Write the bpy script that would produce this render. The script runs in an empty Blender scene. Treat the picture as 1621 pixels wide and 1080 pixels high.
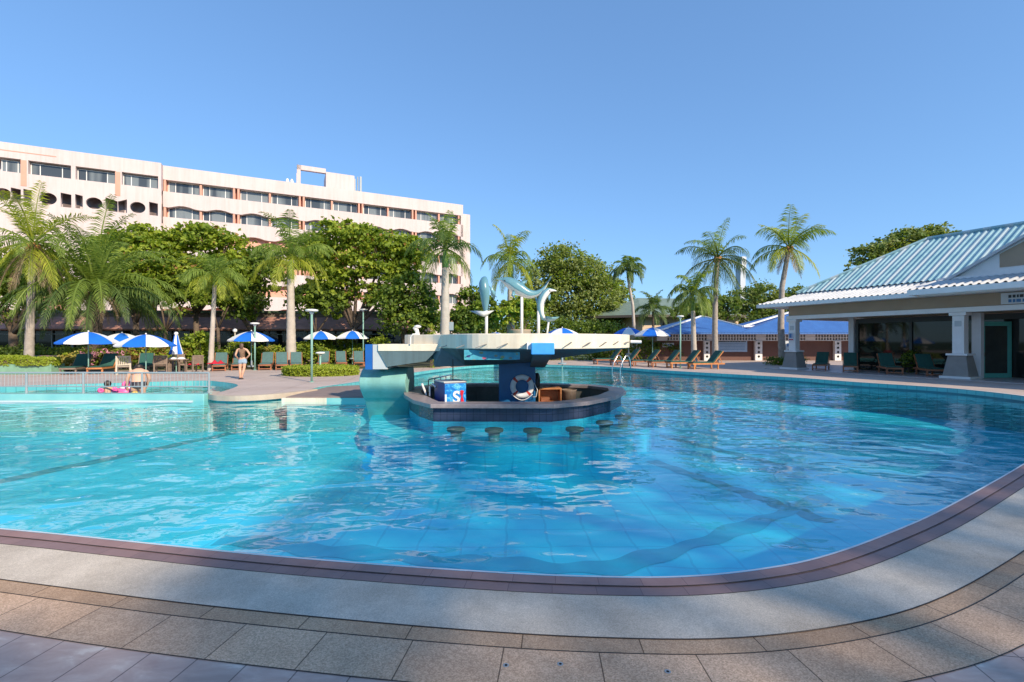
import bpy, bmesh, math, random
from mathutils import Vector, Matrix, noise as mnoise

# ------------------------------------------------------------------ camera, sky, sun
SC = bpy.context.scene
COL = SC.collection
EYE = 1.7
F = 745.0
cam_d = bpy.data.cameras.new('camera')
cam_d.sensor_width = 36.0
cam_d.lens = F / 1621.0 * 36.0
cam_d.clip_end = 3000
cam_d.clip_start = 0.05
cam = bpy.data.objects.new('camera', cam_d)
cam.location = (0, 0, EYE)
cam.rotation_euler = (math.radians(90), 0, 0)
COL.objects.link(cam)
SC.camera = cam

SUN_EL = math.radians(31)
SUN_DIR = Vector((0.68 * math.cos(SUN_EL), -0.733 * math.cos(SUN_EL), math.sin(SUN_EL))).normalized()
w = bpy.data.worlds.new('World')
SC.world = w
w.use_nodes = True
nt = w.node_tree
bg = nt.nodes['Background']
sky = nt.nodes.new('ShaderNodeTexSky')
sky.sky_type = 'NISHITA'
sky.sun_disc = False
sky.sun_elevation = SUN_EL
sky.sun_rotation = math.atan2(SUN_DIR.x, SUN_DIR.y)
sky.altitude = 0
sky.air_density = 1.0
sky.dust_density = 0.25
sky.ozone_density = 3.5
gam = nt.nodes.new('ShaderNodeGamma')        # compressed, bluer tropical sky
gam.inputs[1].default_value = 0.58
nt.links.new(sky.outputs[0], gam.inputs[0])
tint = nt.nodes.new('ShaderNodeMix')
tint.data_type = 'RGBA'
tint.blend_type = 'MULTIPLY'
tint.inputs[0].default_value = 1.0
tint.inputs[7].default_value = (0.68, 1.02, 1.42, 1)
nt.links.new(gam.outputs[0], tint.inputs[6])
nt.links.new(tint.outputs[2], bg.inputs[0])
bg.inputs[1].default_value = 0.15
sl = bpy.data.lights.new('sun', 'SUN')
sl.energy = 3.3
sl.angle = math.radians(0.9)
sl.color = (1.0, 0.86, 0.67)
sun = bpy.data.objects.new('sun', sl)
sun.rotation_euler = SUN_DIR.to_track_quat('Z', 'Y').to_euler()
COL.objects.link(sun)
SC.view_settings.view_transform = 'Standard'
SC.view_settings.look = 'None'
SC.view_settings.exposure = 0.9
SC.view_settings.gamma = 1.0
SC.view_settings.use_curve_mapping = False
SC.render.engine = 'CYCLES'
SC.cycles.max_bounces = 8
SC.cycles.transparent_max_bounces = 10
SC.cycles.use_denoising = True
SC.cycles.caustics_refractive = False
SC.cycles.caustics_reflective = False

# ------------------------------------------------------------------ helpers
R = math.radians


def U(u):
    return (u - 810.5) / F


def P(u, v, Y):
    return Vector((U(u) * Y, Y, EYE - (v - 540.0) * Y / F))


def GR(u, v, z=0.0):
    Y = (EYE - z) * F / (v - 540.0)
    return Vector((U(u) * Y, Y, z))


class MB:
    def __init__(self):
        self.v = []
        self.f = []
        self.m = []

    def add(self, vs, fs, mi=0):
        b = len(self.v)
        self.v.extend([tuple(p) for p in vs])
        for f in fs:
            self.f.append(tuple(i + b for i in f))
            self.m.append(mi)
        return self

    def box(self, c, s, rz=0.0, mi=0):
        cx, cy, cz = c
        hx, hy, hz = s[0] / 2, s[1] / 2, s[2] / 2
        co, si = math.cos(rz), math.sin(rz)
        vs = []
        for x, y, z in ((-1, -1, -1), (1, -1, -1), (1, 1, -1), (-1, 1, -1), (-1, -1, 1), (1, -1, 1), (1, 1, 1), (-1, 1, 1)):
            a, b = x * hx, y * hy
            vs.append((cx + a * co - b * si, cy + a * si + b * co, cz + z * hz))
        return self.add(vs, [(0, 3, 2, 1), (4, 5, 6, 7), (0, 1, 5, 4), (1, 2, 6, 5), (2, 3, 7, 6), (3, 0, 4, 7)], mi)

    def b2(self, x0, x1, y0, y1, z0, z1, mi=0):
        return self.box(((x0 + x1) / 2, (y0 + y1) / 2, (z0 + z1) / 2), (abs(x1 - x0), abs(y1 - y0), abs(z1 - z0)), 0, mi)

    def prism(self, poly, z0, z1, mi=0):
        """poly: list of (x,y) ccw; z0,z1 scalars or lists"""
        n = len(poly)
        za = z0 if isinstance(z0, (list, tuple)) else [z0] * n
        zb = z1 if isinstance(z1, (list, tuple)) else [z1] * n
        vs = [(p[0], p[1], za[i]) for i, p in enumerate(poly)] + [(p[0], p[1], zb[i]) for i, p in enumerate(poly)]
        fs = [tuple(range(n - 1, -1, -1)), tuple(range(n, 2 * n))]
        for i in range(n):
            j = (i + 1) % n
            fs.append((i, j, n + j, n + i))
        return self.add(vs, fs, mi)

    def xprism(self, poly, y0, y1, mi=0):
        """poly of (x,z) extruded along y"""
        n = len(poly)
        vs = [(p[0], y0, p[1]) for p in poly] + [(p[0], y1, p[1]) for p in poly]
        fs = [tuple(range(n)), tuple(range(2 * n - 1, n - 1, -1))]
        for i in range(n):
            j = (i + 1) % n
            fs.append((j, i, n + i, n + j))
        return self.add(vs, fs, mi)

    def yprism(self, poly, x0, x1, mi=0):
        """poly of (y,z) extruded along x"""
        n = len(poly)
        vs = [(x0, p[0], p[1]) for p in poly] + [(x1, p[0], p[1]) for p in poly]
        fs = [tuple(range(n)), tuple(range(2 * n - 1, n - 1, -1))]
        for i in range(n):
            j = (i + 1) % n
            fs.append((j, i, n + i, n + j))
        return self.add(vs, fs, mi)

    def tube(self, pts, r, n=8, mi=0, cap=True, flat=1.0):
        pts = [Vector(p) for p in pts]
        k = len(pts)
        rs = r if isinstance(r, (list, tuple)) else [r] * k
        rings = []
        ref = None
        for i, p in enumerate(pts):
            t = (pts[min(i + 1, k - 1)] - pts[max(i - 1, 0)])
            if t.length < 1e-9:
                t = Vector((0, 0, 1))
            t.normalize()
            if ref is None:
                ref = Vector((0, 0, 1)) if abs(t.z) < 0.9 else Vector((0, 1, 0))
            a = t.cross(ref)
            if a.length < 1e-6:
                a = t.cross(Vector((1, 0, 0)))
            a.normalize()
            b = a.cross(t).normalized()
            ref = b
            rings.append([p + a * (math.cos(2 * math.pi * j / n) * rs[i]) + b * (math.sin(2 * math.pi * j / n) * rs[i] * flat) for j in range(n)])
        vs = [q for rg in rings for q in rg]
        fs = []
        for i in range(k - 1):
            for j in range(n):
                j2 = (j + 1) % n
                fs.append((i * n + j, i * n + j2, (i + 1) * n + j2, (i + 1) * n + j))
        if cap:
            fs.append(tuple(range(n - 1, -1, -1)))
            fs.append(tuple(range((k - 1) * n, k * n)))
        return self.add(vs, fs, mi)

    def bar(self, p, q, wd, ht, mi=0):
        """rectangular bar from p to q"""
        p, q = Vector(p), Vector(q)
        t = (q - p).normalized()
        up = Vector((0, 0, 1)) if abs(t.z) < 0.95 else Vector((0, 1, 0))
        a = t.cross(up).normalized() * (wd / 2)
        b = a.cross(t).normalized() * (ht / 2)
        vs = [p - a - b, p + a - b, p + a + b, p - a + b, q - a - b, q + a - b, q + a + b, q - a + b]
        return self.add(vs, [(0, 3, 2, 1), (4, 5, 6, 7), (0, 1, 5, 4), (1, 2, 6, 5), (2, 3, 7, 6), (3, 0, 4, 7)], mi)

    def lathe(self, prof, n=16, c=(0, 0, 0), mi=0, sx=1.0, sy=1.0):
        vs = []
        for r, z in prof:
            for j in range(n):
                a = 2 * math.pi * j / n
                vs.append((c[0] + r * math.cos(a) * sx, c[1] + r * math.sin(a) * sy, c[2] + z))
        fs = []
        for i in range(len(prof) - 1):
            for j in range(n):
                j2 = (j + 1) % n
                fs.append((i * n + j, i * n + j2, (i + 1) * n + j2, (i + 1) * n + j))
        if prof[0][0] > 1e-4:
            fs.append(tuple(range(n - 1, -1, -1)))
        if prof[-1][0] > 1e-4:
            k = (len(prof) - 1) * n
            fs.append(tuple(range(k, k + n)))
        return self.add(vs, fs, mi)

    def ball(self, c, r, n=10, mi=0, sz=1.0):
        prof = [(max(1e-5, r * math.sin(math.pi * i / n)), -r * sz * math.cos(math.pi * i / n)) for i in range(n + 1)]
        return self.lathe(prof, n * 2, c, mi)

    def torus(self, c, Rr, r, n=24, m=8, axis='Z', mi=0):
        vs = []
        for i in range(n):
            a = 2 * math.pi * i / n
            for j in range(m):
                b = 2 * math.pi * j / m
                x = (Rr + r * math.cos(b)) * math.cos(a)
                y = (Rr + r * math.cos(b)) * math.sin(a)
                z = r * math.sin(b)
                if axis == 'Y':
                    x, y, z = x, -z, y
                vs.append((c[0] + x, c[1] + y, c[2] + z))
        fs = []
        for i in range(n):
            for j in range(m):
                i2, j2 = (i + 1) % n, (j + 1) % m
                fs.append((i * m + j, i2 * m + j, i2 * m + j2, i * m + j2))
        return self.add(vs, fs, mi)

    def build(self, name, mats, parent=None, smooth=False, bevel=0.0, recalc=True):
        me = bpy.data.meshes.new(name)
        me.from_pydata(self.v, [], self.f)
        if not isinstance(mats, (list, tuple)):
            mats = [mats]
        for m in mats:
            me.materials.append(m)
        if len(mats) > 1:
            me.polygons.foreach_set('material_index', self.m)
        if recalc:
            b = bmesh.new()
            b.from_mesh(me)
            bmesh.ops.recalc_face_normals(b, faces=b.faces)
            b.to_mesh(me)
            b.free()
        if smooth:
            me.polygons.foreach_set('use_smooth', [True] * len(me.polygons))
        me.update()
        o = bpy.data.objects.new(name, me)
        COL.objects.link(o)
        if parent is not None:
            o.parent = parent
        if bevel > 0:
            md = o.modifiers.new('bevel', 'BEVEL')
            md.width = bevel
            md.segments = 2
            md.limit_method = 'ANGLE'
            md.angle_limit = R(40)
        if smooth and bevel == 0:
            pass
        return o


def tag(o, label=None, cat=None, group=None, kind=None):
    if label:
        o['label'] = label
    if cat:
        o['category'] = cat
    if group:
        o['group'] = group
    if kind:
        o['kind'] = kind
    return o


def thing(name, label, cat, loc=(0, 0, 0), rz=0.0, group=None):
    o = bpy.data.objects.new(name, None)
    o.empty_display_size = 0.2
    COL.objects.link(o)
    o.location = loc
    o.rotation_euler = (0, 0, rz)
    return tag(o, label, cat, group)


def struct(name, mb, mats, smooth=False):
    o = mb.build(name, mats, None, smooth)
    o['kind'] = 'structure'
    return o


def dup(root, label, loc, rz=0.0, scale=None):
    r = root.copy()
    COL.objects.link(r)
    r.location = loc
    r.rotation_euler = (0, 0, rz)
    if scale:
        r.scale = (scale, scale, scale)
    r['label'] = label
    for ch in list(root.children):
        c = ch.copy()
        COL.objects.link(c)
        c.parent = r
        for g in list(ch.children):
            d = g.copy()
            COL.objects.link(d)
            d.parent = c
    return r


def plate(name, outer, holes, mat, y0, y1, parent=None):
    """plate with holes in the XZ plane, extruded from y0 to y1 (curve fill)"""
    cu = bpy.data.curves.new(name + '_c', 'CURVE')
    cu.dimensions = '2D'
    cu.fill_mode = 'BOTH'
    for poly in [outer] + holes:
        sp = cu.splines.new('POLY')
        sp.points.add(len(poly) - 1)
        for i, (x, z) in enumerate(poly):
            sp.points[i].co = (x, z, 0, 1)
        sp.use_cyclic_u = True
    cu.extrude = abs(y1 - y0) / 2
    ob = bpy.data.objects.new(name + '_c', cu)
    COL.objects.link(ob)
    dg = bpy.context.evaluated_depsgraph_get()
    me = bpy.data.meshes.new_from_object(ob.evaluated_get(dg))
    bpy.data.objects.remove(ob)
    bpy.data.curves.remove(cu)
    me.transform(Matrix(((1, 0, 0, 0), (0, 0, -1, (y0 + y1) / 2), (0, 1, 0, 0), (0, 0, 0, 1))))
    me.materials.clear()
    me.materials.append(mat)
    me.name = name
    o = bpy.data.objects.new(name, me)
    COL.objects.link(o)
    o.parent = parent
    return o


def flat_fill(name, outer, holes, mat, z):
    """horizontal sheet with holes, normal up"""
    cu = bpy.data.curves.new(name + '_c', 'CURVE')
    cu.dimensions = '2D'
    cu.fill_mode = 'BOTH'
    for poly in [outer] + holes:
        sp = cu.splines.new('POLY')
        sp.points.add(len(poly) - 1)
        for i, p in enumerate(poly):
            sp.points[i].co = (p[0], p[1], 0, 1)
        sp.use_cyclic_u = True
    ob = bpy.data.objects.new(name + '_c', cu)
    COL.objects.link(ob)
    dg = bpy.context.evaluated_depsgraph_get()
    me = bpy.data.meshes.new_from_object(ob.evaluated_get(dg))
    bpy.data.objects.remove(ob)
    bpy.data.curves.remove(cu)
    me.transform(Matrix.Translation((0, 0, z)))
    b = bmesh.new()
    b.from_mesh(me)
    b.normal_update()
    for f in b.faces:
        if f.normal.z < 0:
            f.normal_flip()
    b.to_mesh(me)
    b.free()
    me.materials.clear()
    me.materials.append(mat)
    me.name = name
    o = bpy.data.objects.new(name, me)
    COL.objects.link(o)
    o['kind'] = 'structure'
    return o


def smooth_loop(pts, sub=6, closed=True):
    out = []
    n = len(pts)
    rng = range(n) if closed else range(n - 1)
    for i in rng:
        if closed:
            p0, p1, p2, p3 = pts[(i - 1) % n], pts[i], pts[(i + 1) % n], pts[(i + 2) % n]
        else:
            p0, p1, p2, p3 = pts[max(i - 1, 0)], pts[i], pts[i + 1], pts[min(i + 2, n - 1)]
        for k in range(sub):
            t = k / sub
            q = []
            for a in range(2):
                q.append(0.5 * (2 * p1[a] + (p2[a] - p0[a]) * t + (2 * p0[a] - 5 * p1[a] + 4 * p2[a] - p3[a]) * t * t + (3 * p1[a] - p0[a] - 3 * p2[a] + p3[a]) * t ** 3))
            out.append(tuple(q))
    if not closed:
        out.append(tuple(pts[-1][:2]))
    return out


# ------------------------------------------------------------------ materials
def newmat(name):
    m = bpy.data.materials.new(name)
    m.use_nodes = True
    return m, m.node_tree, m.node_tree.nodes['Principled BSDF']


def N(nt, t, **kw):
    n = nt.nodes.new(t)
    for k, v in kw.items():
        if k in n.inputs:
            n.inputs[k].default_value = v
        else:
            setattr(n, k, v)
    return n


def mix(nt, fac, a, b, mode='MIX'):
    n = nt.nodes.new('ShaderNodeMix')
    n.data_type = 'RGBA'
    n.blend_type = mode
    for sock, val in ((n.inputs[0], fac), (n.inputs[6], a), (n.inputs[7], b)):
        if hasattr(val, 'is_output'):
            nt.links.new(val, sock)
        else:
            sock.default_value = val if isinstance(val, (int, float)) else (*val, 1) if len(val) == 3 else val
    return n.outputs[2]


def math_n(nt, op, a, b=None, c=None):
    n = nt.nodes.new('ShaderNodeMath')
    n.operation = op
    for i, val in enumerate((a, b, c)):
        if val is None:
            continue
        if hasattr(val, 'is_output'):
            nt.links.new(val, n.inputs[i])
        else:
            n.inputs[i].default_value = val
    return n.outputs[0]


def ramp(nt, fac, stops):
    n = nt.nodes.new('ShaderNodeValToRGB')
    el = n.color_ramp.elements
    while len(el) < len(stops):
        el.new(0.5)
    for i, (p, c) in enumerate(stops):
        el[i].position = p
        el[i].color = (*c, 1) if len(c) == 3 else c
    nt.links.new(fac, n.inputs[0])
    return n.outputs[0]


def M(name, col, rough=0.6, var=0.18, scale=4.0, bump=0.0, bscale=40.0, metal=0.0, spec=0.5, col2=None, streak=0.0):
    m, nt, p = newmat(name)
    tc = N(nt, 'ShaderNodeTexCoord')
    nz = N(nt, 'ShaderNodeTexNoise', Scale=scale, Detail=6.0, Roughness=0.65)
    nt.links.new(tc.outputs['Object'], nz.inputs['Vector'])
    c1 = tuple(max(0, c * (1 - var)) for c in col)
    c2 = col2 if col2 else tuple(min(1, c * (1 + var)) for c in col)
    out = ramp(nt, nz.outputs['Fac'], [(0.3, c1), (0.7, c2)])
    if streak > 0:      # rain streaks running down the wall
        mp = N(nt, 'ShaderNodeMapping')
        mp.inputs['Scale'].default_value = (2.4, 2.4, 0.16)
        nt.links.new(tc.outputs['Object'], mp.inputs[0])
        n2 = N(nt, 'ShaderNodeTexNoise', Scale=1.0, Detail=6.0, Roughness=0.7)
        nt.links.new(mp.outputs[0], n2.inputs['Vector'])
        s = 1.0 - streak
        out = mix(nt, 1.0, out, ramp(nt, n2.outputs['Fac'], [(0.34, (s, s * 0.98, s * 0.95)), (0.56, (1, 1, 1))]), 'MULTIPLY')
    nt.links.new(out, p.inputs['Base Color'])
    p.inputs['Roughness'].default_value = rough
    p.inputs['Metallic'].default_value = metal
    p.inputs['Specular IOR Level'].default_value = spec
    if bump > 0:
        nb = N(nt, 'ShaderNodeTexNoise', Scale=bscale, Detail=4.0)
        nt.links.new(tc.outputs['Object'], nb.inputs['Vector'])
        b = N(nt, 'ShaderNodeBump', Strength=bump, Distance=0.02)
        nt.links.new(nb.outputs['Fac'], b.inputs['Height'])
        nt.links.new(b.outputs[0], p.inputs['Normal'])
    return m


def leafmat(name, col, col2, trans=0.35, rough=0.5):
    m, nt, p = newmat(name)
    geo = N(nt, 'ShaderNodeNewGeometry')
    tc = N(nt, 'ShaderNodeTexCoord')
    nz = N(nt, 'ShaderNodeTexNoise', Scale=0.9, Detail=3.0)
    nt.links.new(tc.outputs['Object'], nz.inputs['Vector'])
    f = math_n(nt, 'ADD', math_n(nt, 'MULTIPLY', geo.outputs['Random Per Island'], 0.55), math_n(nt, 'MULTIPLY', nz.outputs['Fac'], 0.45))
    c = ramp(nt, f, [(0.15, col), (0.8, col2)])
    nt.links.new(c, p.inputs['Base Color'])
    p.inputs['Roughness'].default_value = rough
    p.inputs['Specular IOR Level'].default_value = 0.35
    tr = N(nt, 'ShaderNodeBsdfTranslucent')
    tcol = mix(nt, 1.0, c, (1.35, 1.3, 0.55), 'MULTIPLY')
    nt.links.new(tcol, tr.inputs['Color'])
    ms = N(nt, 'ShaderNodeMixShader')
    ms.inputs[0].default_value = trans
    nt.links.new(p.outputs[0], ms.inputs[1])
    nt.links.new(tr.outputs[0], ms.inputs[2])
    nt.links.new(ms.outputs[0], nt.nodes['Material Output'].inputs[0])
    return m


def pebble(name, col, col2, scale=170.0):
    m, nt, p = newmat(name)
    tc = N(nt, 'ShaderNodeTexCoord')
    vo = N(nt, 'ShaderNodeTexVoronoi', Scale=scale)
    nt.links.new(tc.outputs['Object'], vo.inputs['Vector'])
    nz = N(nt, 'ShaderNodeTexNoise', Scale=1.3, Detail=7.0, Roughness=0.7)
    nt.links.new(tc.outputs['Object'], nz.inputs['Vector'])
    sep = N(nt, 'ShaderNodeSeparateColor')
    nt.links.new(vo.outputs['Color'], sep.inputs[0])
    base = mix(nt, sep.outputs[0], col, col2)
    stain = ramp(nt, nz.outputs['Fac'], [(0.32, (0.72, 0.70, 0.68)), (0.62, (1.08, 1.08, 1.08))])
    nt.links.new(mix(nt, 1.0, base, stain, 'MULTIPLY'), p.inputs['Base Color'])
    p.inputs['Roughness'].default_value = 0.85
    b = N(nt, 'ShaderNodeBump', Strength=0.35, Distance=0.004)
    nt.links.new(vo.outputs['Distance'], b.inputs['Height'])
    nt.links.new(b.outputs[0], p.inputs['Normal'])
    return m, nt, p


def with_joints(m, nt, p, su, sv, wu, offs=0.5, dark=(0.10, 0.09, 0.08)):
    """dark joints every su metres along and sv across, from the UV map (metres)"""
    uv = N(nt, 'ShaderNodeUVMap')
    br = N(nt, 'ShaderNodeTexBrick')
    br.offset = offs
    br.inputs['Scale'].default_value = 1.0
    br.inputs['Mortar Size'].default_value = wu
    br.inputs['Mortar Smooth'].default_value = 0.3
    br.inputs['Brick Width'].default_value = su
    br.inputs['Row Height'].default_value = sv
    br.inputs['Color1'].default_value = (0.88, 0.9, 0.92, 1)
    br.inputs['Color2'].default_value = (1.08, 1.04, 1.0, 1)
    br.inputs['Mortar'].default_value = (*dark, 1)
    nt.links.new(uv.outputs[0], br.inputs['Vector'])
    src = p.inputs['Base Color'].links[0].from_socket
    nt.links.new(mix(nt, 1.0, src, br.outputs['Color'], 'MULTIPLY'), p.inputs['Base Color'])
    return m


MAT = {}


def mats():
    A = MAT
    A['white'] = M('white_paint', (0.78, 0.76, 0.74), 0.5, 0.06, 2.0)
    A['hotel'] = M('hotel_render', (0.65, 0.54, 0.525), 0.8, 0.05, 0.35, streak=0.10)
    A['salmon'] = M('salmon_paint', (0.66, 0.34, 0.25), 0.8, 0.12, 0.6)
    A['cream'] = M('cream_paint', (0.80, 0.71, 0.56), 0.6, 0.06, 1.2, 0.05, 8, streak=0.16)
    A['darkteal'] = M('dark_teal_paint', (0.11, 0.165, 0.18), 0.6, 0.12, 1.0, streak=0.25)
    A['blue'] = M('blue_paint', (0.015, 0.12, 0.42), 0.45, 0.12, 2.0)
    A['navy'] = M('navy_tile_paint', (0.015, 0.13, 0.32), 0.35, 0.2, 2.0)
    A['skyblue'] = M('light_blue_paint', (0.06, 0.36, 0.80), 0.5, 0.12, 3.0)
    A['tealpaint'] = M('pale_teal_paint', (0.22, 0.46, 0.42), 0.55, 0.12, 1.2, 0.05, 6, streak=0.18)
    A['greypaint'] = M('pale_grey_paint', (0.50, 0.52, 0.52), 0.6, 0.06, 1.5)
    A['granite'] = M('dark_granite', (0.30, 0.25, 0.25), 0.4, 0.2, 9.0)
    A['bartile'] = tilemat('navy_bar_tile', (0.03, 0.045, 0.09), (0.05, 0.07, 0.13), 0.16, 0.16, (0.015, 0.02, 0.03))
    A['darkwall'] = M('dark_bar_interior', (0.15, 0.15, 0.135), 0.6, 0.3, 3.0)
    A['steel'] = M('steel', (0.62, 0.63, 0.65), 0.25, 0.05, 3.0, metal=1.0)
    A['greymetal'] = M('grey_painted_metal', (0.30, 0.34, 0.36), 0.45, 0.08, 3.0)
    A['greenmetal'] = M('green_painted_metal', (0.22, 0.40, 0.34), 0.45, 0.10, 3.0)
    A['black'] = M('black_plastic', (0.02, 0.02, 0.022), 0.5, 0.2, 5.0)
    A['wood'] = M('red_brown_wood', (0.30, 0.11, 0.05), 0.55, 0.3, 6.0)
    A['wood2'] = M('orange_wood', (0.50, 0.20, 0.07), 0.5, 0.25, 6.0)
    A['greywood'] = M('weathered_wood', (0.22, 0.16, 0.12), 0.7, 0.25, 8.0)
    A['palewood'] = M('pale_wood', (0.55, 0.48, 0.38), 0.65, 0.15, 8.0)
    A['green'] = M('green_cushion', (0.018, 0.085, 0.065), 0.8, 0.15, 8.0)
    A['tealc'] = M('grey_green_cushion', (0.07, 0.14, 0.135), 0.8, 0.15, 8.0)
    A['red'] = M('red_towel', (0.55, 0.012, 0.035), 0.9, 0.2, 10.0)
    A['ublue'] = M('umbrella_blue', (0.005, 0.14, 0.62), 0.75, 0.1, 3.0)
    A['uwhite'] = M('umbrella_white', (0.76, 0.75, 0.76), 0.75, 0.05, 3.0)
    A['terracotta'] = M('terracotta_roof', (0.40, 0.20, 0.15), 0.8, 0.3, 1.5, 0.1, 20)
    A['darkglass'] = M('dark_glass', (0.012, 0.016, 0.014), 0.03, 0.3, 0.7, spec=0.4)
    A['tan'] = M('tan_render', (0.40, 0.29, 0.20), 0.8, 0.08, 1.0)
    A['beige'] = M('beige_render', (0.66, 0.50, 0.36), 0.8, 0.08, 0.6)
    A['redwall'] = M('red_brown_wall', (0.14, 0.065, 0.05), 0.75, 0.12, 1.0)
    A['bluetile'] = roofmat('blue_roof_tile', (0.035, 0.11, 0.34), (0.06, 0.19, 0.50), 3.2)
    A['greenroof'] = roofmat('green_roof_tile', (0.13, 0.19, 0.15), (0.24, 0.30, 0.25), 3.0)
    A['skin'] = M('skin', (0.62, 0.36, 0.24), 0.55, 0.06, 6.0)
    A['hair'] = M('dark_hair', (0.03, 0.018, 0.012), 0.5, 0.3, 30.0)
    A['brownhair'] = M('brown_hair', (0.10, 0.05, 0.03), 0.5, 0.3, 30.0)
    A['pink'] = M('pink_vinyl', (0.85, 0.12, 0.36), 0.35, 0.1, 5.0)
    A['yellow'] = M('yellow_vinyl', (0.80, 0.50, 0.10), 0.35, 0.1, 5.0)
    A['denim'] = M('pale_denim', (0.28, 0.38, 0.48), 0.85, 0.15, 20.0)
    A['browntop'] = M('patterned_brown_top', (0.20, 0.12, 0.075), 0.85, 0.45, 28.0)
    A['swim'] = M('dark_swimwear', (0.025, 0.02, 0.03), 0.6, 0.2, 10.0)
    A['trunk'] = M('palm_trunk', (0.36, 0.31, 0.27), 0.9, 0.25, 5.0, 0.5, 14)
    A['paletrunk'] = M('royal_palm_trunk', (0.46, 0.40, 0.34), 0.85, 0.15, 3.0, 0.3, 14)
    A['bark'] = M('dark_bark', (0.12, 0.085, 0.06), 0.9, 0.3, 6.0, 0.5, 20)
    A['shaft'] = M('green_crownshaft', (0.16, 0.27, 0.06), 0.5, 0.2, 4.0)
    A['husk'] = M('palm_husk', (0.42, 0.20, 0.07), 0.9, 0.3, 8.0)
    A['leaf'] = leafmat('leaf_green', (0.14, 0.22, 0.025), (0.31, 0.40, 0.055), 0.52)
    A['leafY'] = leafmat('leaf_yellow_green', (0.20, 0.29, 0.025), (0.44, 0.50, 0.06), 0.45)
    A['leafD'] = leafmat('leaf_dark_green', (0.09, 0.15, 0.03), (0.19, 0.27, 0.05), 0.48)
    A['leafF'] = leafmat('leaf_olive_green', (0.16, 0.21, 0.05), (0.34, 0.39, 0.13), 0.45)
    A['croton'] = leafmat('leaf_croton_yellow', (0.28, 0.22, 0.03), (0.52, 0.45, 0.12), 0.25)
    A['leafR'] = leafmat('leaf_russet', (0.20, 0.07, 0.03), (0.32, 0.20, 0.06), 0.25)
    A['flower'] = leafmat('pink_flower', (0.55, 0.18, 0.30), (0.75, 0.40, 0.50), 0.25)
    A['frond'] = leafmat('frond_green', (0.12, 0.20, 0.03), (0.30, 0.39, 0.08), 0.45)
    A['frondY'] = leafmat('frond_yellow_green', (0.24, 0.31, 0.025), (0.48, 0.50, 0.07), 0.45)
    A['frondD'] = leafmat('frond_dark_green', (0.06, 0.12, 0.03), (0.18, 0.25, 0.07), 0.4)
    A['frondB'] = leafmat('frond_dry', (0.22, 0.15, 0.09), (0.40, 0.30, 0.19), 0.3)
    A['frondP'] = leafmat('frond_pale', (0.12, 0.17, 0.06), (0.26, 0.31, 0.12), 0.4)
    A['soil'] = M('garden_soil', (0.05, 0.055, 0.025), 0.95, 0.4, 3.0)
    A['grass'] = M('far_grass', (0.06, 0.09, 0.025), 0.95, 0.3, 0.3)
    A['brickwall'] = M('brown_garden_wall', (0.26, 0.15, 0.085), 0.85, 0.2, 3.0)
    A['pgreen'] = M('green_planter_tile', (0.20, 0.36, 0.24), 0.6, 0.15, 4.0)
    A['doorgreen'] = M('green_door_frame', (0.10, 0.40, 0.34), 0.45, 0.08, 2.0)
    A['stonegrey'] = M('grey_pillar_base', (0.27, 0.25, 0.23), 0.8, 0.1, 3.0)
    A['curtain'] = winmat()


def tilemat(name, c1, c2, su, sv, grout, rough=0.3, warp=0.0, mort=0.012, objscale=1.0):
    m, nt, p = newmat(name)
    tc = N(nt, 'ShaderNodeTexCoord')
    vec = tc.outputs['Object']
    if warp > 0:
        nz = N(nt, 'ShaderNodeTexNoise', Scale=1.6, Detail=3.0)
        nt.links.new(vec, nz.inputs['Vector'])
        vm = N(nt, 'ShaderNodeVectorMath', operation='MULTIPLY_ADD')
        nt.links.new(nz.outputs['Color'], vm.inputs[0])
        vm.inputs[1].default_value = (warp, warp, 0)
        nt.links.new(vec, vm.inputs[2])
        vec = vm.outputs[0]
    br = N(nt, 'ShaderNodeTexBrick')
    br.offset = 0.0
    br.inputs['Scale'].default_value = 1.0
    br.inputs['Brick Width'].default_value = su
    br.inputs['Row Height'].default_value = sv
    br.inputs['Mortar Size'].default_value = mort
    br.inputs['Mortar Smooth'].default_value = 0.4
    br.inputs['Color1'].default_value = (*c1, 1)
    br.inputs['Color2'].default_value = (*c2, 1)
    br.inputs['Mortar'].default_value = (*grout, 1)
    nt.links.new(vec, br.inputs['Vector'])
    nz2 = N(nt, 'ShaderNodeTexNoise', Scale=0.5, Detail=5.0)
    nt.links.new(tc.outputs['Object'], nz2.inputs['Vector'])
    st = ramp(nt, nz2.outputs['Fac'], [(0.3, (0.85, 0.87, 0.88)), (0.7, (1.1, 1.1, 1.1))])
    nt.links.new(mix(nt, 1.0, br.outputs['Color'], st, 'MULTIPLY'), p.inputs['Base Color'])
    p.inputs['Roughness'].default_value = rough
    return m


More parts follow.
